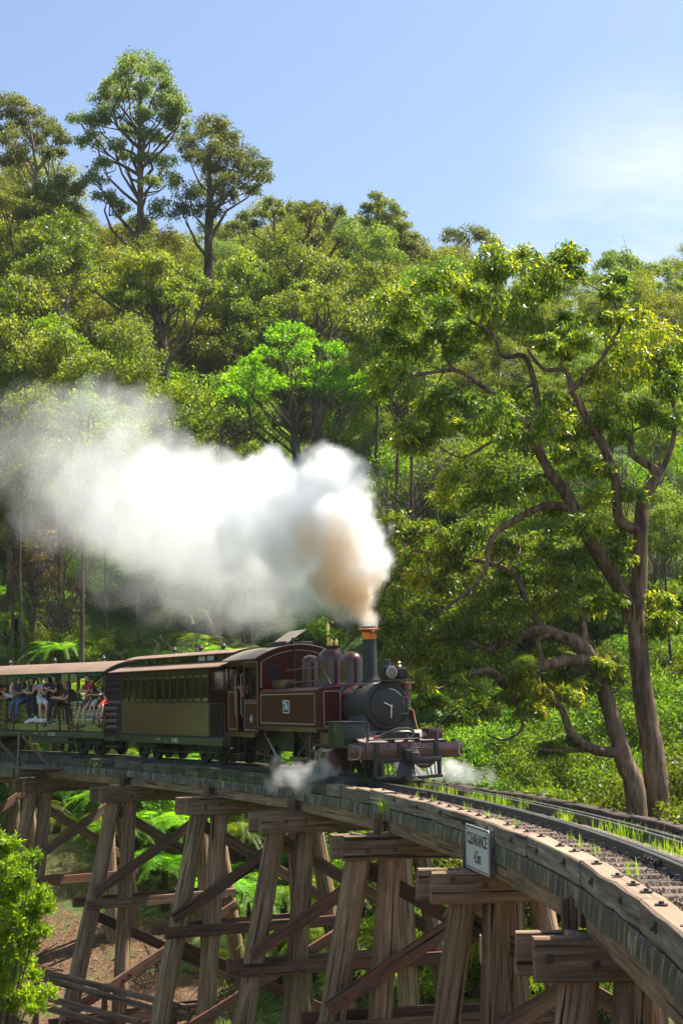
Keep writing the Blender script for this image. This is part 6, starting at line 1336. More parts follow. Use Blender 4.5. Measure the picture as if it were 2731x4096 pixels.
px_tree('wattle_tree', [(450,1100,85),(370,1150,75),(540,1130,75),(300,1250,75),(600,1200,75),(180,1330,80),(90,1430,90),(180,1450,85),(60,1530,75),(330,1500,85),(420,1480,75),(740,1230,75),(800,1280,65),(640,1380,95),(720,1400,85),(560,1420,75),(820,1430,85),(900,1500,75),(950,1440,55),(440,1280,85),(520,1250,75),(260,1400,75),(760,1500,75),(620,1500,65),(130,1600,65),(250,1560,65),(870,1580,60),(985,1535,55)], c2o, c2s, 70, [(500,1960),(490,1850),(450,1700),(460,1550),(500,1400)], 0.28, M['wattle'], M['bark'], 'bright lime green wattle tree rising behind the smoke', seed=16, per=760, L=0.17, Wd=0.085, style='wattle', dep=2.6, rs_=1.35)
px_tree('wattle_tree', [(200,1460,70),(260,1440,55),(140,1510,60),(310,1500,60),(365,1520,55),(220,1530,65),(420,1560,50),(400,1600,60),(300,1580,60),(150,1570,50)], c1o, c1s, 74, [(300,1800),(300,1700),(270,1560)], 0.22, M['wattle'], M['bark'], 'small lime green wattle at the left above the smoke', seed=17, per=560, L=0.17, Wd=0.085, style='wattle', dep=1.5)
px_tree('gum_tree', [(520,380,60),(560,430,60),(480,440,60),(500,520,60),(560,520,50),(430,510,50),(600,600,60),(520,600,60),(450,590,50),(560,300,45),(640,680,50),(400,450,40)], (1300, 1500), 1.0, 56, [(470,1300),(480,1000),(520,750),(530,560)], 0.25, M['wattle'], M['bark'], 'fresh green tree behind the smoke between the wattle and the overhanging gum', seed=18, per=560, L=0.15, Wd=0.07, style='wattle', dep=1.5, rs_=0.9) if 0 else None

# ---- the two large gums leaning over the line on the right
L1 = [(330,280,105),(230,330,85),(420,330,85),(90,390,85),(150,480,85),(60,600,75),(600,180,85),(700,240,85),(560,260,75),(760,160,60),(820,210,60),(1000,150,75),(940,180,50),(900,250,85),(1000,260,70),(620,430,105),(740,400,95),(500,400,85),(760,520,95),(850,330,75),(350,420,75),(300,560,55),(180,640,70),(60,750,80),(30,860,60),(1000,480,70),(950,560,85),(1080,600,85),(1230,280,55),(1200,360,60),(1200,500,85),(1320,470,75),(1400,560,105),(1300,650,105),(1500,620,80),(1540,700,75),(1250,780,95),(1400,780,105),(1500,850,85),(1180,900,75),(1300,950,95),(1430,980,85),(1540,1000,75),(1100,780,70),(950,640,55),(920,900,55),(900,1000,80),(960,960,55),(830,1050,70),(1000,1070,75),(1150,1020,65),(1250,1080,65),(980,1180,75),(1060,1250,65),(700,880,85),(640,960,95),(560,1060,85),(720,1080,65),(450,900,65),(330,900,75),(260,960,75),(180,1060,65),(300,1060,75),(220,1130,65),(420,1040,55),(160,1120,55),(1150,1250,55),(1300,1380,55),(400,1330,85),(480,1400,85),(350,1420,85),(600,1400,75),(700,1380,65),(540,1300,65),(820,1330,65),(900,1450,55),(1130,1400,65),(420,640,55),(460,560,60),(540,560,60),(860,600,50),(1440,700,80),(1520,780,70)]
L2 = [(90,120,70),(150,200,80),(260,170,85),(200,300,85),(300,320,85),(130,400,85),(80,520,85),(230,430,80),(330,450,80),(420,230,80),(400,330,75),(520,180,75),(640,260,75),(760,230,85),(860,300,80),(700,380,85),(840,420,95),(950,420,85),(1050,440,75),(620,480,85),(500,560,85),(700,560,85),(840,560,85),(960,540,85),(1080,560,75),(400,640,95),(300,700,95),(200,660,85),(100,660,80),(150,780,85),(260,820,85),(380,800,85),(520,700,85),(640,680,75),(480,860,85),(340,930,85),(220,950,75),(600,800,65),(750,870,55),(880,780,55),(450,960,75),(1220,900,50),(1160,850,55),(760,950,75),(860,1000,75),(960,1000,65),(680,1010,65),(800,1080,65),(950,900,55),(1050,950,55),(1010,1220,55),(900,1270,55),(560,1080,65),(430,1100,65),(300,1040,60),(60,760,70)]
L1b = [(1000,300,65),(1100,150,75),(1030,130,75),(1200,160,85),(1280,200,75),(1230,300,65),(1180,520,65),(1440,520,65),(1480,620,65),(1430,680,55),(1250,420,50)]
def big_gum(limbs, clumps, label, Y, seed, base_z):
    rg = np.random.default_rng(seed); k = mpp(Y); mb = MB(); nodes = []
    for pts, r0, r1 in limbs:
        W_ = []
        for i, (x, y, *dd) in enumerate(pts):
            W_.append(P2W(x, y, Y + (dd[0] if dd else 0)))
        if pts[0][1] > 3200: W_[0].z = min(W_[0].z, base_z); 
        # smooth the polyline
        sm = [W_[0]]
        for i in range(len(W_) - 1):
            p0, p1, p2, p3 = W_[max(0, i - 1)], W_[i], W_[i + 1], W_[min(len(W_) - 1, i + 2)]
            for t in (0.25, 0.5, 0.75, 1.0):
                sm.append(0.5 * ((2 * p1) + (p2 - p0) * t + (2 * p0 - 5 * p1 + 4 * p2 - p3) * t * t + (3 * p1 - p0 - 3 * p2 + p3) * t ** 3))
        n = len(sm); rad = [(r0 + (r1 - r0) * i / (n - 1)) * (1 + 0.10 * mnoise.noise((i * 0.9, seed, r0 * 9))) for i in range(n)]
        mb.tube(sm, rad, 14 if r0 > 0.15 else 8, caps=True)
        if r0 < 0.24: nodes += [(p, r) for p, r in zip(sm[2:], rad[2:])]
        else: nodes += [(p, r) for p, r in zip(sm[n * 2 // 3:], rad[n * 2 // 3:])]
    cl = []
    for (px, py, r) in clumps:
        p0 = P2W(px, py, Y); nd = min(nodes, key=lambda q: (q[0].x - p0.x) ** 2 + (q[0].z - p0.z) ** 2)
        d = nd[0].y - Y + rg.normal() * 0.55; p = P2W(px, py, Y + d)
        cl.append((p.x, p.y, p.z, r * k * 1.32)); a = nd[0]; v = p - a
        m1 = a + v * 0.5 + Vector(rg.normal(size=3)) * 0.12 * v.length + Vector((0, 0, 0.08 * v.length)); rr = min(nd[1] * 0.5, 0.02 + 0.015 * v.length)
        mb.tube([a, a.lerp(m1, 0.5) + Vector(rg.normal(size=3)) * 0.06 * v.length, m1, m1.lerp(p, 0.5) + Vector(rg.normal(size=3)) * 0.05 * v.length, p], [rr, rr * 0.85, rr * 0.65, rr * 0.45, 0.006], 6, caps=False)
        for q in range(3):
            e = p + Vector(rg.normal(size=3)) * r * k * 0.6; mb.tube([m1.lerp(p, 0.6), (m1.lerp(p, 0.6) + e) / 2 + Vector(rg.normal(size=3)) * 0.05, e], [rr * 0.4, rr * 0.3, 0.004], 4, caps=False)
    o = P2W(limbs[0][0][0][0], limbs[0][0][0][1], Y); o.z = base_z
    C, D, Ls, Ws = clump_leaves(cl, 720, 0.165, 0.046, rg, 'big', 0.95, 18)
    mb.v = [tuple(Vector(p) - o) for p in mb.v]
    wood = mb.data('trunk', M['bark_big'], fix=False, angle=80); leaf = leaf_data('crown', C - np.array(o), D, Ls, Ws, M['big_gum'], rg)
    return link_tree('gum_tree', wood, leaf, Matrix.Translation(o), label, 'tree')
R1 = [([(2655,3330),(2620,3100),(2590,2900),(2560,2700),(2545,2480)], 0.32, 0.24),
      ([(2545,2500),(2556,2300),(2562,2100),(2575,1983,.2),(2630,1905,.4),(2600,1865,.5),(2528,1818,.6),(2520,1740,.7)], 0.23, 0.07),
      ([(2562,2120),(2475,2080,-.2),(2458,1905,-.4),(2403,1771,-.5),(2332,1653,-.6),(2316,1606,-.6),(2285,1567,-.6),(2261,1481,-.6),(2175,1477,-.8),(2110,1400,-1)], 0.15, 0.04),
      ([(2545,2500),(2528,2471),(2465,2330,-.3),(2371,2188,-.6),(2300,2046,-.8),(2253,1960,-.9),(2198,1889,-1),(2151,1803,-1),(2089,1685,-1.2)], 0.22, 0.10),
      ([(2100,1700,-1.2),(2151,1661,-1),(2136,1536,-.8),(2096,1426,-.8),(2010,1426,-.9),(1971,1340,-1),(1869,1277,-1.1)], 0.10, 0.035),
      ([(2089,1685,-1.2),(2030,1620,-1.3),(1971,1575,-1.4),(1892,1520,-1.5),(1814,1481,-1.5),(1657,1504,-1.5),(1578,1551,-1.5),(1566,1646,-1.5)], 0.10, 0.025),
      ([(1814,1481,-1.5),(1775,1410,-1.4),(1770,1300,-1.4),(1790,1180,-1.4)], 0.06, 0.02),
      ([(2300,2046,-.8),(2190,2020,-1),(2050,2086,-1.2),(1970,2150,-1.3),(1947,2260,-1.4),(1892,2345,-1.5),(1751,2455,-1.6)], 0.11, 0.03),
      ([(2285,1567,-.6),(2330,1510,-.4),(2400,1440,-.2),(2480,1300,0),(2440,1180,0)], 0.08, 0.02),
      ([(2630,1905,.4),(2680,1800,.5),(2700,1650,.6),(2640,1500,.6),(2620,1350,.6)], 0.09, 0.025),
      ([(2198,1889,-1),(2120,1760,-.9),(2050,1740,-1.1),(1960,1770,-1.2),(1850,1830,-1.3),(1760,1790,-1.3)], 0.06, 0.02),
      ([(2253,1960,-.9),(2160,1900,-.6),(2060,1960,-.5),(1960,1990,-.5),(1880,2040,-.4)], 0.06, 0.02)]
R2 = [([(2570,3330),(2540,3180),(2497,3052),(2450,2887),(2395,2706),(2340,2597),(2254,2550),(2167,2518),(2065,2550),(1950,2600)], 0.27, 0.09),
      ([(2360,2640),(2246,2648,-.3),(2128,2683,-.6),(2034,2754,-.8),(1971,2683,-1),(1877,2700,-1.1),(1814,2754,-1.2)], 0.16, 0.04),
      ([(2128,2683,-.6),(2165,2640,-.6),(2150,2560,-.6),(2200,2540,-.6)], 0.08, 0.04),
      ([(2470,3010),(2371,2997,-.4),(2285,2934,-.7),(2246,2840,-.9),(2183,2761,-1),(2128,2754,-1.1)], 0.15, 0.03),
      ([(2371,2997,-.4),(2270,3003,-.6),(2180,3000,-.8),(2140,2990,-.9)], 0.07, 0.02),
      ([(2034,2754,-.8),(2090,2900,-.8),(2020,2960,-.9),(1950,2940,-.9)], 0.05, 0.015),
      ([(2167,2518,.2),(2100,2400,.5),(2060,2300,.8),(1950,2250,1),(1800,2230,1.2),(1650,2200,1.3)], 0.11, 0.03),
      ([(1950,2600,0),(1850,2560,.2),(1720,2560,.4),(1600,2540,.5)], 0.08, 0.02),
      ([(2340,2597),(2330,2480,.3),(2280,2400,.5),(2200,2330,.7)], 0.09, 0.03)]
cv = lambda l, o, s: [(o[0] + x * s, o[1] + y * s, r * s) for x, y, r in l]
bz = ground(8.0, 36)
big_gum(R1, cv(L1, c3o, c3s) + cv(L1b, c4o, c3s), 'large forked gum tree with a straight trunk behind the track on the right', 36, 31, bz - 0.3)
big_gum(R2, cv(L2, c4o, c3s), 'large gum tree with an arching trunk bending low over the track', 35, 32, bz - 0.3)
# ---- copies of the templates over the hillside
pl = random.Random(44)
def inst_tree(kind, i, x, y, s=1.0, label=None, cat='tree', group=None, name=None, crown='crown', dz=0.0):
    wood, leaf = TPL[kind][i]
    m_ = Matrix.Translation((x, y, ground(x, y) + dz)) @ Matrix.Rotation(pl.uniform(0, 6.28), 4, 'Z') @ Matrix.Diagonal((s * pl.uniform(0.9, 1.1), s * pl.uniform(0.9, 1.1), s, 1))
    return link_tree(name or 'gum_tree', wood, leaf, m_, label, cat, group, crown)
LBL = {('tall', 0): 'tall pale trunked gum tree with open crown on the forested hillside', ('tall', 1): 'tall grey green gum tree with layered crown on the forested hillside', ('tall', 2): 'very tall gum tree with wide airy crown on the forested hillside',
       ('mid', 0): 'mid sized dull green gum tree on the forested hillside', ('mid', 1): 'mid sized dark olive gum tree on the forested hillside', ('mid', 2): 'mid sized yellow tipped gum tree on the forested hillside',
       ('slim', 0): 'slender gum with a long bare trunk behind the carriages', ('slim', 1): 'slender tall gum with a small high crown behind the carriages', ('round', 0): 'low rounded dark green tree among the gums', ('round', 1): 'low rounded lime green tree among the gums',
       ('bare', 0): 'leafless grey twiggy tree on the lower hillside', ('bare', 1): 'leafless brown twiggy tree on the lower hillside', ('bare', 2): 'dying tree with a few brown leaves on the lower hillside'}
placed = []
def far_enough(x, y, d): return all((x - a) ** 2 + (y - b_) ** 2 > d * d for a, b_ in placed)
rows = [(132, 1.0), (122, 1.0), (113, 0.95), (104, 0.95), (96, 0.92), (89, 0.9), (82, 0.85), (75, 0.8)]
for Y, s in rows:
    w = Y * 0.25 + 9; x = -w - 8
    while x < w:
        x += pl.uniform(5.0, 7.5) * (Y / 105) ** 0.3; y = Y + pl.uniform(-3.5, 3.5)
        if not far_enough(x, y, 3.6) or (Y < 86 and -22 < x < 3) or (Y < 80 and x < 9): continue
        placed.append((x, y)); k = pl.random()
        hillr = max(0, min(1, (x / Y + 0.06) / 0.2))            # trees are lower to the right
        if Y > 100: kind = 'tall' if k < 0.22 * (1 - hillr) else 'mid'
        else: kind = 'mid' if k < 0.8 else 'round'
        i = pl.randrange(len(TPL[kind])); sc2 = s * pl.uniform(0.75, 1.0) * (1 - 0.34 * hillr) * (0.72 if kind == 'tall' else 1)
        inst_tree(kind, i, x, y, sc2, LBL[(kind, i)], 'tree', 'gum trees covering the hillside')
# slender trunks close behind the train
for px, Y, s in ((60, 66, 0.6), (20, 70, 1.0), (345, 62, 0.8), (250, 70, 0.85), (120, 64, 0.7), (490, 74, .75), (820, 66, .5), (880, 69, .52), (960, 64, .45), (1010, 68, .5), (430, 69, .6), (560, 67, .55), (2690, 52, 0.45), (2640, 60, .5), (2600, 70, .55), (2450, 66, .55), (1560, 72, .85), (1650, 68, .8), (1480, 75, .9)):
    i = pl.randrange(2); p = P2W(px, 2400, Y); placed.append((p.x, Y)); inst_tree('slim', i, p.x, Y, s, LBL[('slim', i)] if px < 1400 else ('slender gum with a long bare trunk behind the overhanging gums' if i == 0 else 'slender tall gum with small crown behind the overhanging gums'), 'tree', 'slender gums behind the train' if px < 1400 else 'slender gums beyond the overhanging gums')
for px, Y, i, s, lb_ in ((880, 71, 1, 1.35, 'large leafless brown tree left of the lime wattle'), (620, 74, 1, 1.1, 'leafless brown scrub tree above the middle of the smoke'), (360, 78, 0, 1.15, 'large leafless grey tree above the smoke on the left'), (800, 79, 1, 1.0, 'leafless brown tree between the yellow gum and the lime wattle'), (140, 68, 2, 1.0, 'dying tree with brown leaves left of the smoke'), (250, 66, 2, 0.8, 'smaller dying brown tree behind the smoke at left'), (1500, 64, 1, 1.0, 'bare brown scrub tree right of the lime wattle'), (1560, 70, 0, 0.9, 'bare grey tree behind the edge of the smoke'), (2620, 58, 0, 0.9, 'bare grey tree at the right edge behind the big gums'), (650, 60, 0, .5, 'bare grey dead branches above the saloon carriage'), (900, 61, 0, 0.55, 'bare grey dead branches behind the locomotive cab')):
    p = P2W(px, 2400, Y); inst_tree('bare', i, p.x, Y, s, lb_, 'tree')
for px, Y, i, s, lb_ in ((700, 80, 0, 1.0, 'low rounded dark green tree above the middle of the smoke'), (470, 82, 0, 1.05, 'low rounded dark green tree above the smoke left of centre'), (960, 83, 0, 1.0, 'rounded green tree just left of the lime wattle'), (560, 86, 1, .9, 'low rounded lime tree behind the smoke left of centre')):
    p = P2W(px, 2000, Y); inst_tree('round', i, p.x, Y, s, lb_, 'tree')
for px, Y, i, s, lb_ in ((40, 110, 1, .62, 'tall gum filling the skyline at the far left edge'), (160, 112, 0, .62, 'tall gum between the far left skyline gums'), (310, 114, 2, .52, 'gum tree standing left of the foot of the tallest gum'), (480, 116, 1, .5, 'gum tree behind the trunk of the tallest gum'), (960, 118, 0, .5, 'gum tree behind the domed gum on the skyline')):
    p = P2W(px, 900, Y); inst_tree('tall', i, p.x, Y, s, lb_, 'tree')
# understorey: shrubs and ferns
def clear_of_line(x, y, d):
    r = math.hypot(x - CX, y - CY); return abs(r - RC) > d or math.atan2(y - CY, x - CX) < -0.1
ns = 0
SL = ['leafy green understorey shrub on the gully slope', 'small fresh green shrub on the gully slope', 'tall leafy shrub on the gully slope', 'drooping dark green shrub on the gully slope']
for t in range(900):
    if ns >= 280: break
    y = pl.uniform(46, 84) if pl.random() < 0.75 else pl.uniform(34, 50); w = y * 0.25 + 4; x = pl.uniform(-w - (10 if y > 50 else -w - 1.5), w)
    if not clear_of_line(x, y, 3.6) or (x - CX) ** 2 + (y - CY) ** 2 < (RC + 2) ** 2: continue
    if x < 3 and 54 < y < 72 and pl.random() < 0.65: continue
    i = pl.choice((0, 0, 1, 2, 2, 3)); inst_tree('shrub', i, x, y, pl.uniform(0.7, 1.3), SL[i], 'shrub', 'shrubs on the gully slope', 'shrub', 'foliage'); ns += 1
# trees added beyond the frame, to put dark reflections in the locomotive's glossy paint
for t in range(40):
    d = pl.uniform(30, 62); x = -0.70 * d + pl.uniform(-4, 6); y = 32 + 0.71 * d + pl.uniform(-1, 8)
    if x > -0.25 * y - 3 or not far_enough(x, y, 4.2) or not clear_of_line(x, y, 4): continue
    placed.append((x, y)); inst_tree('mid', pl.randrange(2), x, y, pl.uniform(0.6, 0.9), 'unseen gum tree added left of the gully for paint reflections', 'tree', 'unseen gum trees added for reflections')
for t in range(60):
    x = pl.uniform(1.5, 13); y = pl.uniform(58, 84)
    if x < 5 and y < 72: continue
    i = pl.choice((0, 2, 2, 3)); inst_tree('shrub', i, x, y, pl.uniform(1.1, 1.8), SL[i].replace('gully slope', 'hillside behind the big gums'), 'shrub', 'shrubs behind the big gums', 'shrub', 'foliage')
# right-hand bank beyond the track
for t in range(60):
    y = pl.uniform(29, 52); x = pl.uniform(4.5, y * 0.25 + 3)
    if not clear_of_line(x, y, 3.4): continue
    if math.hypot(x - CX, y - CY) < RC: continue
    i = pl.choice((0, 3, 3, 2, 3)); inst_tree('shrub', i, x, y, pl.uniform(0.5, 0.9), SL[i].replace('gully slope', 'bank beyond the track'), 'shrub', 'shrubs on the bank beyond the track', 'shrub', 'foliage')
FL = ['low green tree fern on the gully floor', 'tree fern with a short dark trunk in the gully', 'tall tree fern with long arching fronds in the gully', 'small ground fern in the gully']
def ferns(count, x0, x1, y0, y1, kinds, smin, smax, test, fl, grp):
    k = 0
    for t in range(count * 12):
        if k >= count: return
        x = pl.uniform(x0, x1); y = pl.uniform(y0, y1)
        if abs(x) > y * 0.25 + 3 or not clear_of_line(x, y, 3.0) or not test(x, y): continue
        i = pl.choice(kinds); inst_tree('fern', i, x, y, pl.uniform(smin, smax), fl[i], 'fern', grp, 'tree_fern', 'frond'); k += 1
outer = lambda x, y: math.hypot(x - CX, y - CY) > RC
ferns(105, -18, 4, 53, 78, (0, 1, 1, 2, 2, 3), 0.8, 1.25, outer, [f_.replace('gully floor', 'slope behind the train').replace('in the gully', 'on the slope behind the train') for f_ in FL], 'tree ferns on the slope behind the train')
ferns(34, -17, -3, 50, 60, (0, 1, 1, 2), 0.8, 1.15, outer, [f_.replace('gully floor', 'gully behind the trestle').replace('in the gully', 'in the gully behind the trestle') for f_ in FL], 'tree ferns behind the trestle')
ferns(90, -9, 7, 33, 54, (0, 0, 1, 1, 2, 3), 0.65, 1.05, outer, FL, 'tree ferns in the gully')
ferns(48, 5, 17, 30, 56, (0, 0, 1, 3), 0.6, 1.0, outer, [f_.replace('gully floor', 'bank beyond the track').replace('in the gully', 'on the bank beyond the track') for f_ in FL], 'tree ferns on the bank beyond the track')
ferns(14, -12, -2, 36, 44, (3, 3, 0), 0.5, 0.8, lambda x, y: not outer(x, y) and x > -5, [f_.replace('gully floor', 'open earth').replace('in the gully', 'on the open earth under the bridge') for f_ in FL], 'ferns on the open earth under the bridge')
for px, py, Y, i, s, lb_ in ((300, 2560, 60, 1, 1.1, 'bright sunlit tree fern left of the pale trunk behind the open carriage'), (40, 2590, 58, 1, 1.1, 'bright tree fern at the left edge behind the open carriage'), (430, 2600, 60, 0, 1.1, 'tree fern right of the pale trunk behind the open carriage'), (730, 2590, 58, 1, .95, 'tree fern above the roof of the saloon carriage'), (1130, 2600, 57, 1, .9, 'tree fern behind the locomotive cab'), (1760, 2880, 45, 0, .7, 'sunlit tree fern just right of the smokebox'), (2330, 3110, 44, 1, 1.0, 'wide tree fern beyond the track left of the arching trunk'), (2440, 3180, 41, 0, .9, 'low tree fern beside the foot of the arching trunk'), (2690, 2900, 48, 1, .9, 'tree fern at the right edge behind the straight trunk'), (2080, 3080, 47, 0, 0.9, 'tree fern beyond the track under the low limb'), (540, 3300, 52, 1, 1.0, 'tree fern framed between the trestle legs at left'), (1500, 3470, 46, 1, .9, 'tree fern seen between trestle legs right of centre'), (980, 3550, 46, 1, 1.1, 'tree fern seen between trestle legs near the middle'), (1290, 3350, 50, 1, 1.0, 'tree fern under the deck below the cylinders')):
    p = P2W(px, py, Y); gz = ground(p.x, Y); dz = max(0, p.z - gz - (0.5, 1.6, 2.6, .25)[i] * s)
    inst_tree('fern', i, p.x, Y, s, lb_, 'fern', None, 'tree_fern', 'frond')

# ---- bank in front of the camera: leafy shrub at the left edge, grass tips
def px_shrub():
    rg = np.random.default_rng(77); cl = []
    for (x, y, r) in [(30,3420,60),(70,3470,60),(20,3520,70),(110,3560,60),(60,3600,70),(20,3660,70),(100,3680,70),(140,3720,55),(50,3740,70),(120,3790,60),(30,3830,70),(90,3860,65),(140,3640,40),(60,3930,60),(10,3920,60),(110,4020,50),(150,4040,45),(40,4040,50),(-40,3500,70),(-60,3650,80),(-60,3800,80),(-40,3950,70),(-80,3420,60)]:
        p = P2W(x, y, 15 + rg.normal() * 0.15); cl.append((p.x, p.y, p.z, r * mpp(15) * 0.78))
    o = Vector((-3.62, 15, ground(-3.62, 15)))
    cl += [(c[0] + rg.normal() * 0.09, c[1] + rg.normal() * 0.1, c[2] + 0.06 + rg.random() * 0.16, 0.12) for c in cl for q in range(2)]; C, D, Ls, Ws = clump_leaves(cl, 300, 0.058, 0.019, rg, 'big', 1.1, 14); Ls = Ls * rg.uniform(0.5, 1.35, len(Ls)); D = norm(rg.normal(size=D.shape) + np.array([0, -0.2, 0.5]))
    lb = [([Vector((rg.normal() * 0.15, rg.normal() * .1, -0.1)), (Vector(c[:3]) - o) * 0.55 + Vector((0, 0, 0.1)), Vector(c[:3]) - o], [0.014, 0.008, 0.003]) for c in cl[:23]]
    return link_tree('shrub', wood_data('stem', [(0, 0, -0.3), (0, 0, 0.4)], [0.03, 0.02], lb, M['bark'], 6), leaf_data('foliage', C - np.array(o), D, Ls, Ws, M['fresh'], rg), Matrix.Translation(o), 'bright green leafy shrub close to the camera at the lower left', 'shrub', None, 'foliage')
px_shrub()
def blades(name, pts, h, w, rg, mat, lean=0.35, tip=True):
    V = []
    for p in pts:
        a = rg.uniform(0, 6.28); d = np.array([math.cos(a), math.sin(a), 0]); sd = np.array([-d[1], d[0], 0]) * w * rg.uniform(0.6, 1.3); H_ = h * rg.uniform(0.4, 1.25); ln = lean * rg.uniform(0.2, 1.4) * H_
        p = np.array(p); q1 = p + d * ln * 0.3 + np.array([0, 0, H_ * 0.55]); q2 = p + d * ln + np.array([0, 0, H_])
        V += [p - sd, p + sd, q1 + sd * 0.8, q1 - sd * 0.8, q1 - sd * 0.8, q1 + sd * 0.8, q2 + sd * 0.1, q2 - sd * 0.1]
    me = quads(name, np.array(V), mat); o = bpy.data.objects.new(name, me); COL.objects.link(o); tag(o, kind='stuff'); return o
rg = np.random.default_rng(9); pts = []
for i in range(300):                                             # tufts between the rails
    s = -5 + 24 * rg.random() ** 0.8; la = rg.normal() * 0.10 + 0.17
    if mnoise.noise((s * 0.8, 7.7, 0)) < -0.22 or not -0.2 < la < 0.36: continue
    for j in range(rg.integers(4, 16)): pts.append(onrail(s + rg.normal() * 0.09, la + rg.normal() * 0.08, -0.13))
blades('grass', pts, 0.17, 0.0038, rg, M['grass'])
pts = []
for s, la in ((8.1, -0.95), (8.3, -0.88), (7.6, -0.9), (6.9, -0.85), (3.2, -0.75), (5.0, -0.6), (1.2, -0.8), (11.8, -0.8), (10.2, -0.7), (13, -0.75), (4.1, -0.7)):
    for j in range(rg.integers(10, 22)): pts.append(onrail(s + rg.normal() * 0.06, la + rg.normal() * 0.03, -0.15))
blades('grass', pts, 0.17, 0.005, rg, M['grass'])
pts = []
for k in range(26):
    s = rg.uniform(22, 36) if k < 18 else 13.3 + rg.normal() * 0.2
    for j in range(9): pts.append(onrail(s + rg.normal() * 0.08, -1.30 + rg.normal() * 0.02, -0.36))
blades('grass', pts, 0.22, 0.004, rg, M['grass'], 0.6)
pts = []
for i in range(1500):
    x = rg.uniform(-3.6, 1.2); y = rg.uniform(12.4, 14.4); 
    if mnoise.noise((x * 1.3, y, 3)) < -0.05: continue
    pts.append((x, y, ground(x, y)))
blades('dry_grass', pts, 0.40, 0.0028, rg, M['dry_grass'], 0.3)
pts = []
for i in range(9000):
    x = rg.uniform(-4, 9); y = rg.uniform(24, 46)
    if mnoise.noise((x * 0.4, y * 0.4, 8)) < 0.0: continue
    pts.append((x, y, ground(x, y)))
blades('undergrowth', pts, 0.28, 0.012, rg, M['grass'], 0.6)

# low weathered timber barrier on the gully floor under the bridge at the left
TB = empty('timber_barrier', Matrix.Translation(P2W(330, 3960, 37.5)), 'low weathered timber barrier of long rails on the gully floor under the trestle', 'barrier'); TBI = TB.matrix_world.inverted()
for (x0, y0, Y0), (x1, y1, Y1) in (((120, 3875, 39.5), (760, 4035, 36.5)), ((140, 3905, 39), (760, 4075, 36)), ((40, 3990, 37.5), (420, 4095, 35.5)), ((90, 3965, 38), (560, 4090, 35.8))):
    reparent(timber('barrier_rail', P2W(x0, y0, Y0), P2W(x1, y1, Y1), 0.12, 0.14, M['brace'], None), TB, TBI)
for px, py, Y in ((150, 3890, 39.2), (420, 3965, 38), (700, 4040, 36.6)):
    p = P2W(px, py, Y); reparent(timber('barrier_post', p + Vector((0, 0, 0.1)), (p.x, p.y, ground(p.x, p.y) - 0.3), 0.14, 0.14, M['brace'], None, up=(1, 0, 0)), TB, TBI)

# dead leaves, bark strips and sticks lying on the bare earth under the bridge
pts = np.array([(x, y, ground(x, y) + 0.015) for x, y in zip(rg.uniform(-13, 3, 9000), rg.uniform(33, 49, 9000))])
Dl = norm(rg.normal(size=(9000, 3)) * np.array([1, 1, 0.25])); me = leaf_data('leaf_litter', pts, Dl, rg.uniform(0.06, 0.30, 9000), rg.uniform(0.02, 0.055, 9000), M['dead'], rg, 0.1)
o = bpy.data.objects.new('leaf_litter', me); COL.objects.link(o); tag(o, kind='stuff')
mb = MB()
for i in range(160):
    x, y = rg.uniform(-12, 3), rg.uniform(33, 48); a = rg.uniform(0, 6.28); L_ = rg.uniform(0.4, 2.2); z = ground(x, y) + 0.04; e = (x + L_ * math.cos(a), y + L_ * math.sin(a))
    mb.tube([(x, y, z), ((x + e[0]) / 2, (y + e[1]) / 2, ground((x + e[0]) / 2, (y + e[1]) / 2) + 0.09), (e[0], e[1], ground(*e) + 0.04)], [0.03, 0.025, 0.012], 5)
o = mb.build('fallen_sticks', M['twig_brown'], None, fix=False); tag(o, kind='stuff')
# thin air: far trees fade a little into the light
mb = MB(); mb.bx(-70, 70, -4, 190, -16, 75); o = mb.build('haze', None, None); o.data.materials.clear()
hm = bpy.data.materials.new('haze'); hm.use_nodes = True; hn, hl = hm.node_tree.nodes, hm.node_tree.links; hn.clear()
hv = hn.new('ShaderNodeVolumePrincipled'); ho = hn.new('ShaderNodeOutputMaterial'); hl.new(hv.outputs[0], ho.inputs['Volume'])
hv.inputs['Color'].default_value = (0.93, 0.96, 1.0, 1); hv.inputs['Density'].default_value = 0.00015; hv.inputs['Anisotropy'].default_value = 0.0
o.data.materials.append(hm); tag(o, kind='stuff'); o.display_type = 'WIRE'
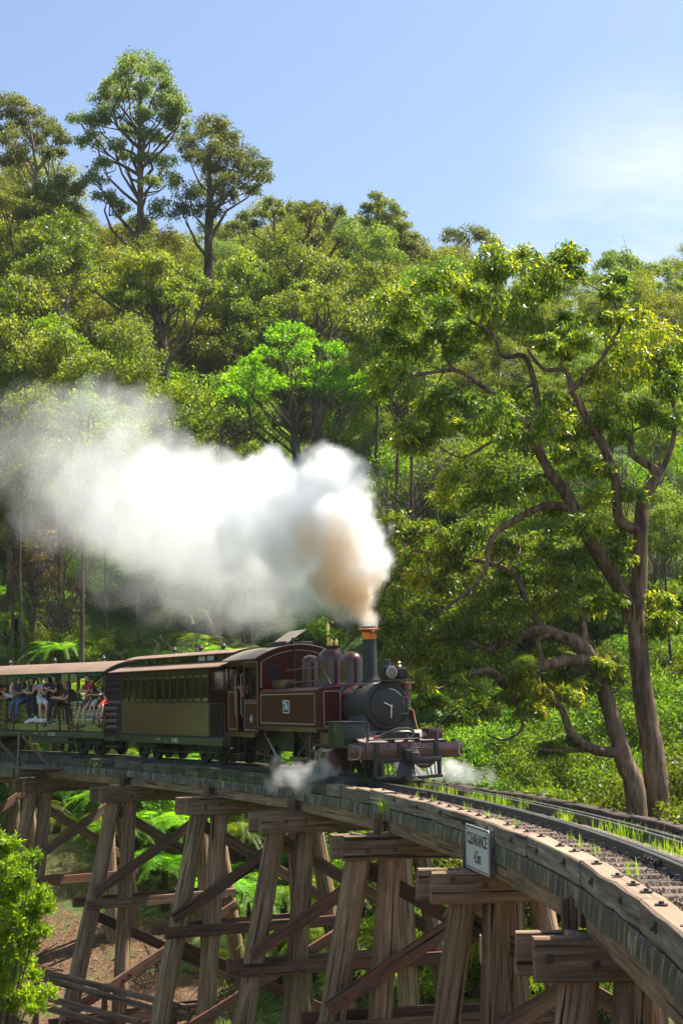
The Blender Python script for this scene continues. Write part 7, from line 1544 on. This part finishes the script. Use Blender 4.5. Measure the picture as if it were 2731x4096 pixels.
# ------------------------------------------------------------------ smoke and steam: puffs of vapour as voxel volumes
def vapour(name, puffs, mn, mx, voxel, warp, wscale, brown=None, erode=(0.34, 0.62), col=(0.955, 0.958, 0.963), aniso=0.2, soft=0.30):
    ng = bpy.data.node_groups.new(name, 'GeometryNodeTree'); ng.interface.new_socket('Geometry', in_out='OUTPUT', socket_type='NodeSocketGeometry')
    N, K = ng.nodes, ng.links; o_ = N.new('NodeGroupOutput'); vc = N.new('GeometryNodeVolumeCube'); pos = N.new('GeometryNodeInputPosition')
    def fbm(scale, detail=4.0, off=(0, 0, 0), out_='Fac'):
        a = N.new('ShaderNodeVectorMath'); a.operation = 'ADD'; a.inputs[1].default_value = off; K.new(pos.outputs[0], a.inputs[0])
        t = N.new('ShaderNodeTexNoise'); t.inputs['Scale'].default_value = scale; t.inputs['Detail'].default_value = detail; t.inputs['Roughness'].default_value = 0.6; K.new(a.outputs[0], t.inputs['Vector']); return t.outputs[out_]
    w = fbm(wscale, 8, (3, 1, 7), 'Color'); s = N.new('ShaderNodeVectorMath'); s.operation = 'SUBTRACT'; s.inputs[1].default_value = (0.5, 0.5, 0.5); K.new(w, s.inputs[0])
    m2 = N.new('ShaderNodeVectorMath'); m2.operation = 'SCALE'; m2.inputs['Scale'].default_value = warp * 2.2; K.new(s.outputs[0], m2.inputs[0])
    w3 = fbm(wscale * 4.5, 4, (9, 4, 1), 'Color'); s3 = N.new('ShaderNodeVectorMath'); s3.operation = 'SUBTRACT'; s3.inputs[1].default_value = (0.5, 0.5, 0.5); K.new(w3, s3.inputs[0])
    m3 = N.new('ShaderNodeVectorMath'); m3.operation = 'SCALE'; m3.inputs['Scale'].default_value = warp * 0.95; K.new(s3.outputs[0], m3.inputs[0])
    w0 = N.new('ShaderNodeVectorMath'); w0.operation = 'ADD'; K.new(pos.outputs[0], w0.inputs[0]); K.new(m2.outputs[0], w0.inputs[1])
    wp = N.new('ShaderNodeVectorMath'); wp.operation = 'ADD'; K.new(w0.outputs[0], wp.inputs[0]); K.new(m3.outputs[0], wp.inputs[1])
    acc = None
    for (c, r, d, k) in puffs:
        src = wp.outputs[0] if k else pos.outputs[0]
        q = N.new('ShaderNodeVectorMath'); q.operation = 'DISTANCE'; q.inputs[1].default_value = c; K.new(src, q.inputs[0])
        mr = N.new('ShaderNodeMapRange'); mr.interpolation_type = 'SMOOTHSTEP'; mr.inputs[1].default_value = r; mr.inputs[2].default_value = r * (1 - soft); mr.inputs[3].default_value = 0; mr.inputs[4].default_value = d; K.new(q.outputs['Value'], mr.inputs[0])
        if acc is None: acc = mr.outputs[0]
        else:
            mxn = N.new('ShaderNodeMath'); mxn.operation = 'MAXIMUM'; K.new(acc, mxn.inputs[0]); K.new(mr.outputs[0], mxn.inputs[1]); acc = mxn.outputs[0]
    e = N.new('ShaderNodeMapRange'); e.inputs[1].default_value = erode[0]; e.inputs[2].default_value = erode[1]; e.inputs[3].default_value = 0.3; e.inputs[4].default_value = 1.15; K.new(fbm(wscale * 1.7, 6, (11, 5, 2)), e.inputs[0])
    ml = N.new('ShaderNodeMath'); ml.operation = 'MULTIPLY'; K.new(acc, ml.inputs[0]); K.new(e.outputs[0], ml.inputs[1])
    K.new(ml.outputs[0], vc.inputs['Density']); vc.inputs['Min'].default_value = mn; vc.inputs['Max'].default_value = mx
    for ax, a, b_ in (('X', mn[0], mx[0]), ('Y', mn[1], mx[1]), ('Z', mn[2], mx[2])): vc.inputs['Resolution ' + ax].default_value = max(4, int((b_ - a) / voxel))
    sm = N.new('GeometryNodeSetMaterial'); K.new(vc.outputs[0], sm.inputs[0]); K.new(sm.outputs[0], o_.inputs[0])
    m = bpy.data.materials.new(name); m.use_nodes = True; n, l = m.node_tree.nodes, m.node_tree.links; n.clear()
    pv = n.new('ShaderNodeVolumePrincipled'); oo = n.new('ShaderNodeOutputMaterial'); l.new(pv.outputs[0], oo.inputs['Volume'])
    pv.inputs['Density'].default_value = 1.0; pv.inputs['Anisotropy'].default_value = aniso; pv.inputs['Color'].default_value = rgb(col)
    if brown:
        geo = n.new('ShaderNodeNewGeometry'); cur = None
        nzv = noise(n, l, geo.outputs['Position'], 0.9, 3)
        for c, r in brown:
            q = n.new('ShaderNodeVectorMath'); q.operation = 'DISTANCE'; q.inputs[1].default_value = c; l.new(geo.outputs['Position'], q.inputs[0])
            ad = n.new('ShaderNodeMath'); ad.operation = 'MULTIPLY_ADD'; ad.inputs[1].default_value = 1.6; l.new(nzv, ad.inputs[0]); l.new(q.outputs['Value'], ad.inputs[2])
            mr = n.new('ShaderNodeMapRange'); mr.interpolation_type = 'SMOOTHSTEP'; mr.inputs[1].default_value = r * 0.9 + 0.8; mr.inputs[2].default_value = r * 0.1 + 0.8; l.new(ad.outputs[0], mr.inputs[0])
            if cur is None: cur = mr.outputs[0]
            else:
                mxn = n.new('ShaderNodeMath'); mxn.operation = 'MAXIMUM'; l.new(cur, mxn.inputs[0]); l.new(mr.outputs[0], mxn.inputs[1]); cur = mxn.outputs[0]
        l.new(mixrgb(n, l, cur, col, (0.87, 0.68, 0.45)), pv.inputs['Color'])
    sm.inputs['Material'].default_value = m
    vd = bpy.data.volumes.new(name); vd.materials.append(m); o = bpy.data.objects.new(name, vd); COL.objects.link(o)
    md = o.modifiers.new('vapour', 'NODES'); md.node_group = ng
    return o
def puff(px, py, r, Y, d, k=1): c = P2W(px, py, Y); return (tuple(c), r * Y / 5600, d, k)
def Yp(px): return 30.9 + max(0, 1440 - px) / 1440 * 16
top = LF @ Vector((2.42, 0, 3.2))
SM = [(tuple(top), 0.20, 4.0, 0), (tuple(top + Vector((-0.01, 0, 0.18))), 0.24, 4.0, 0), (tuple(top + Vector((-0.04, .03, 0.4))), 0.32, 4.0, 1)]
for px, py, r, d in ((1462,2425,62,4),(1445,2385,82,4),(1400,2370,85,3.5),(1425,2335,95,3),(1360,2310,110,3),(1480,2250,105,2.5),(1500,2180,90,2.2),(1400,2220,160,2.2),(1320,2110,190,2),(1420,2080,130,2),(1330,1960,140,1.8),(1210,2120,230,1.8),(1190,1990,150,1.6),(1060,2170,230,1.4),(1010,2020,200,1.3),(900,2180,230,1.1),(850,2040,215,1.0),(740,2150,235,0.85),(690,1950,215,0.7),(570,2080,245,0.62),(520,1870,205,0.42),(420,2010,240,0.38),(340,1740,175,0.20),(310,1900,220,0.24),(210,1760,190,0.13),(200,2050,180,0.12),(80,1850,190,0.09),(110,1640,130,0.06),(-60,1750,200,0.05),(400,1590,110,0.2),(490,1650,130,0.3),(290,1620,120,0.16),(200,1580,90,0.1),(180,1690,120,0.14),(570,1710,140,0.34),(1380,2400,120,1.2),(1250,2390,120,.8),(1000,2330,170,.5),(760,2300,190,.4),(700,1800,120,0.45),(860,1890,120,0.8),(1100,1890,105,1.2),(1240,1890,95,1.4),(1290,1840,70,1.2),
        (1220,2310,170,0.6),(1040,2370,170,0.22),(860,2390,180,0.15),(660,2330,190,0.12),(480,2260,190,0.08)):
    SM.append(puff(px, py, r * (1.0 if px > 1380 else 1.07), Yp(px), d * (1.4 if px > 900 else 0.8)))
br = [(tuple(P2W(1440, 2410, 30.9)), 1.0), (tuple(P2W(1370, 2370, 31)), 1.1), (tuple(P2W(1290, 2280, 31.3)), 1.25), (tuple(P2W(1190, 2210, 31.6)), 1.2), (tuple(P2W(1330, 2200, 31.0)), 1.0)]
o = vapour('smoke', SM, (-14, 28.5, 2.6), (3.2, 50, 14.5), 0.095, 0.78, 0.6, br); tag(o, 'thick white and brown smoke streaming back from the chimney over the carriages', None, None, 'stuff')
ST = [(c, r, d, 1) for c, r, d, k in (puff(1340,3085,30,28.9,1.6),puff(1300,3075,42,29,2.0),puff(1250,3090,50,29.1,1.7),puff(1190,3105,58,29.2,1.3),puff(1140,3105,55,29.3,1.0),puff(1210,3150,45,29,0.8),puff(1110,3060,40,29.4,0.5),puff(1090,3140,40,29.3,.5),puff(1370,3150,40,28.7,0.5),puff(1400,3110,40,28.8,.25))]
a = np.array([p[0] for p in ST]); o = vapour('steam', ST, tuple(a.min(0) - 0.6), tuple(a.max(0) + 0.6), 0.035, 0.16, 2.6, None, (0.36, 0.6)); tag(o, 'small puff of white steam from the near cylinder drifting over the kerb', None, None, 'stuff')
ST = [(c, r, d, 1) for c, r, d, k in (puff(1640,3110,30,30.5,1.6),puff(1740,3085,45,31.5,2.2),puff(1800,3080,55,31.8,2.2),puff(1860,3095,50,32,1.6),puff(1900,3110,40,32.2,1),puff(1960,3110,32,32.4,1.1),puff(1950,3085,30,32.4,0.8),puff(1780,3040,40,32,0.5),puff(1560,3110,30,30.2,0.9))]
a = np.array([p[0] for p in ST]); o = vapour('steam', ST, tuple(a.min(0) - 0.6), tuple(a.max(0) + 0.6), 0.035, 0.16, 2.6, None, (0.36, 0.6)); tag(o, 'white steam blown out beyond the far cylinder beside the track', None, None, 'stuff')
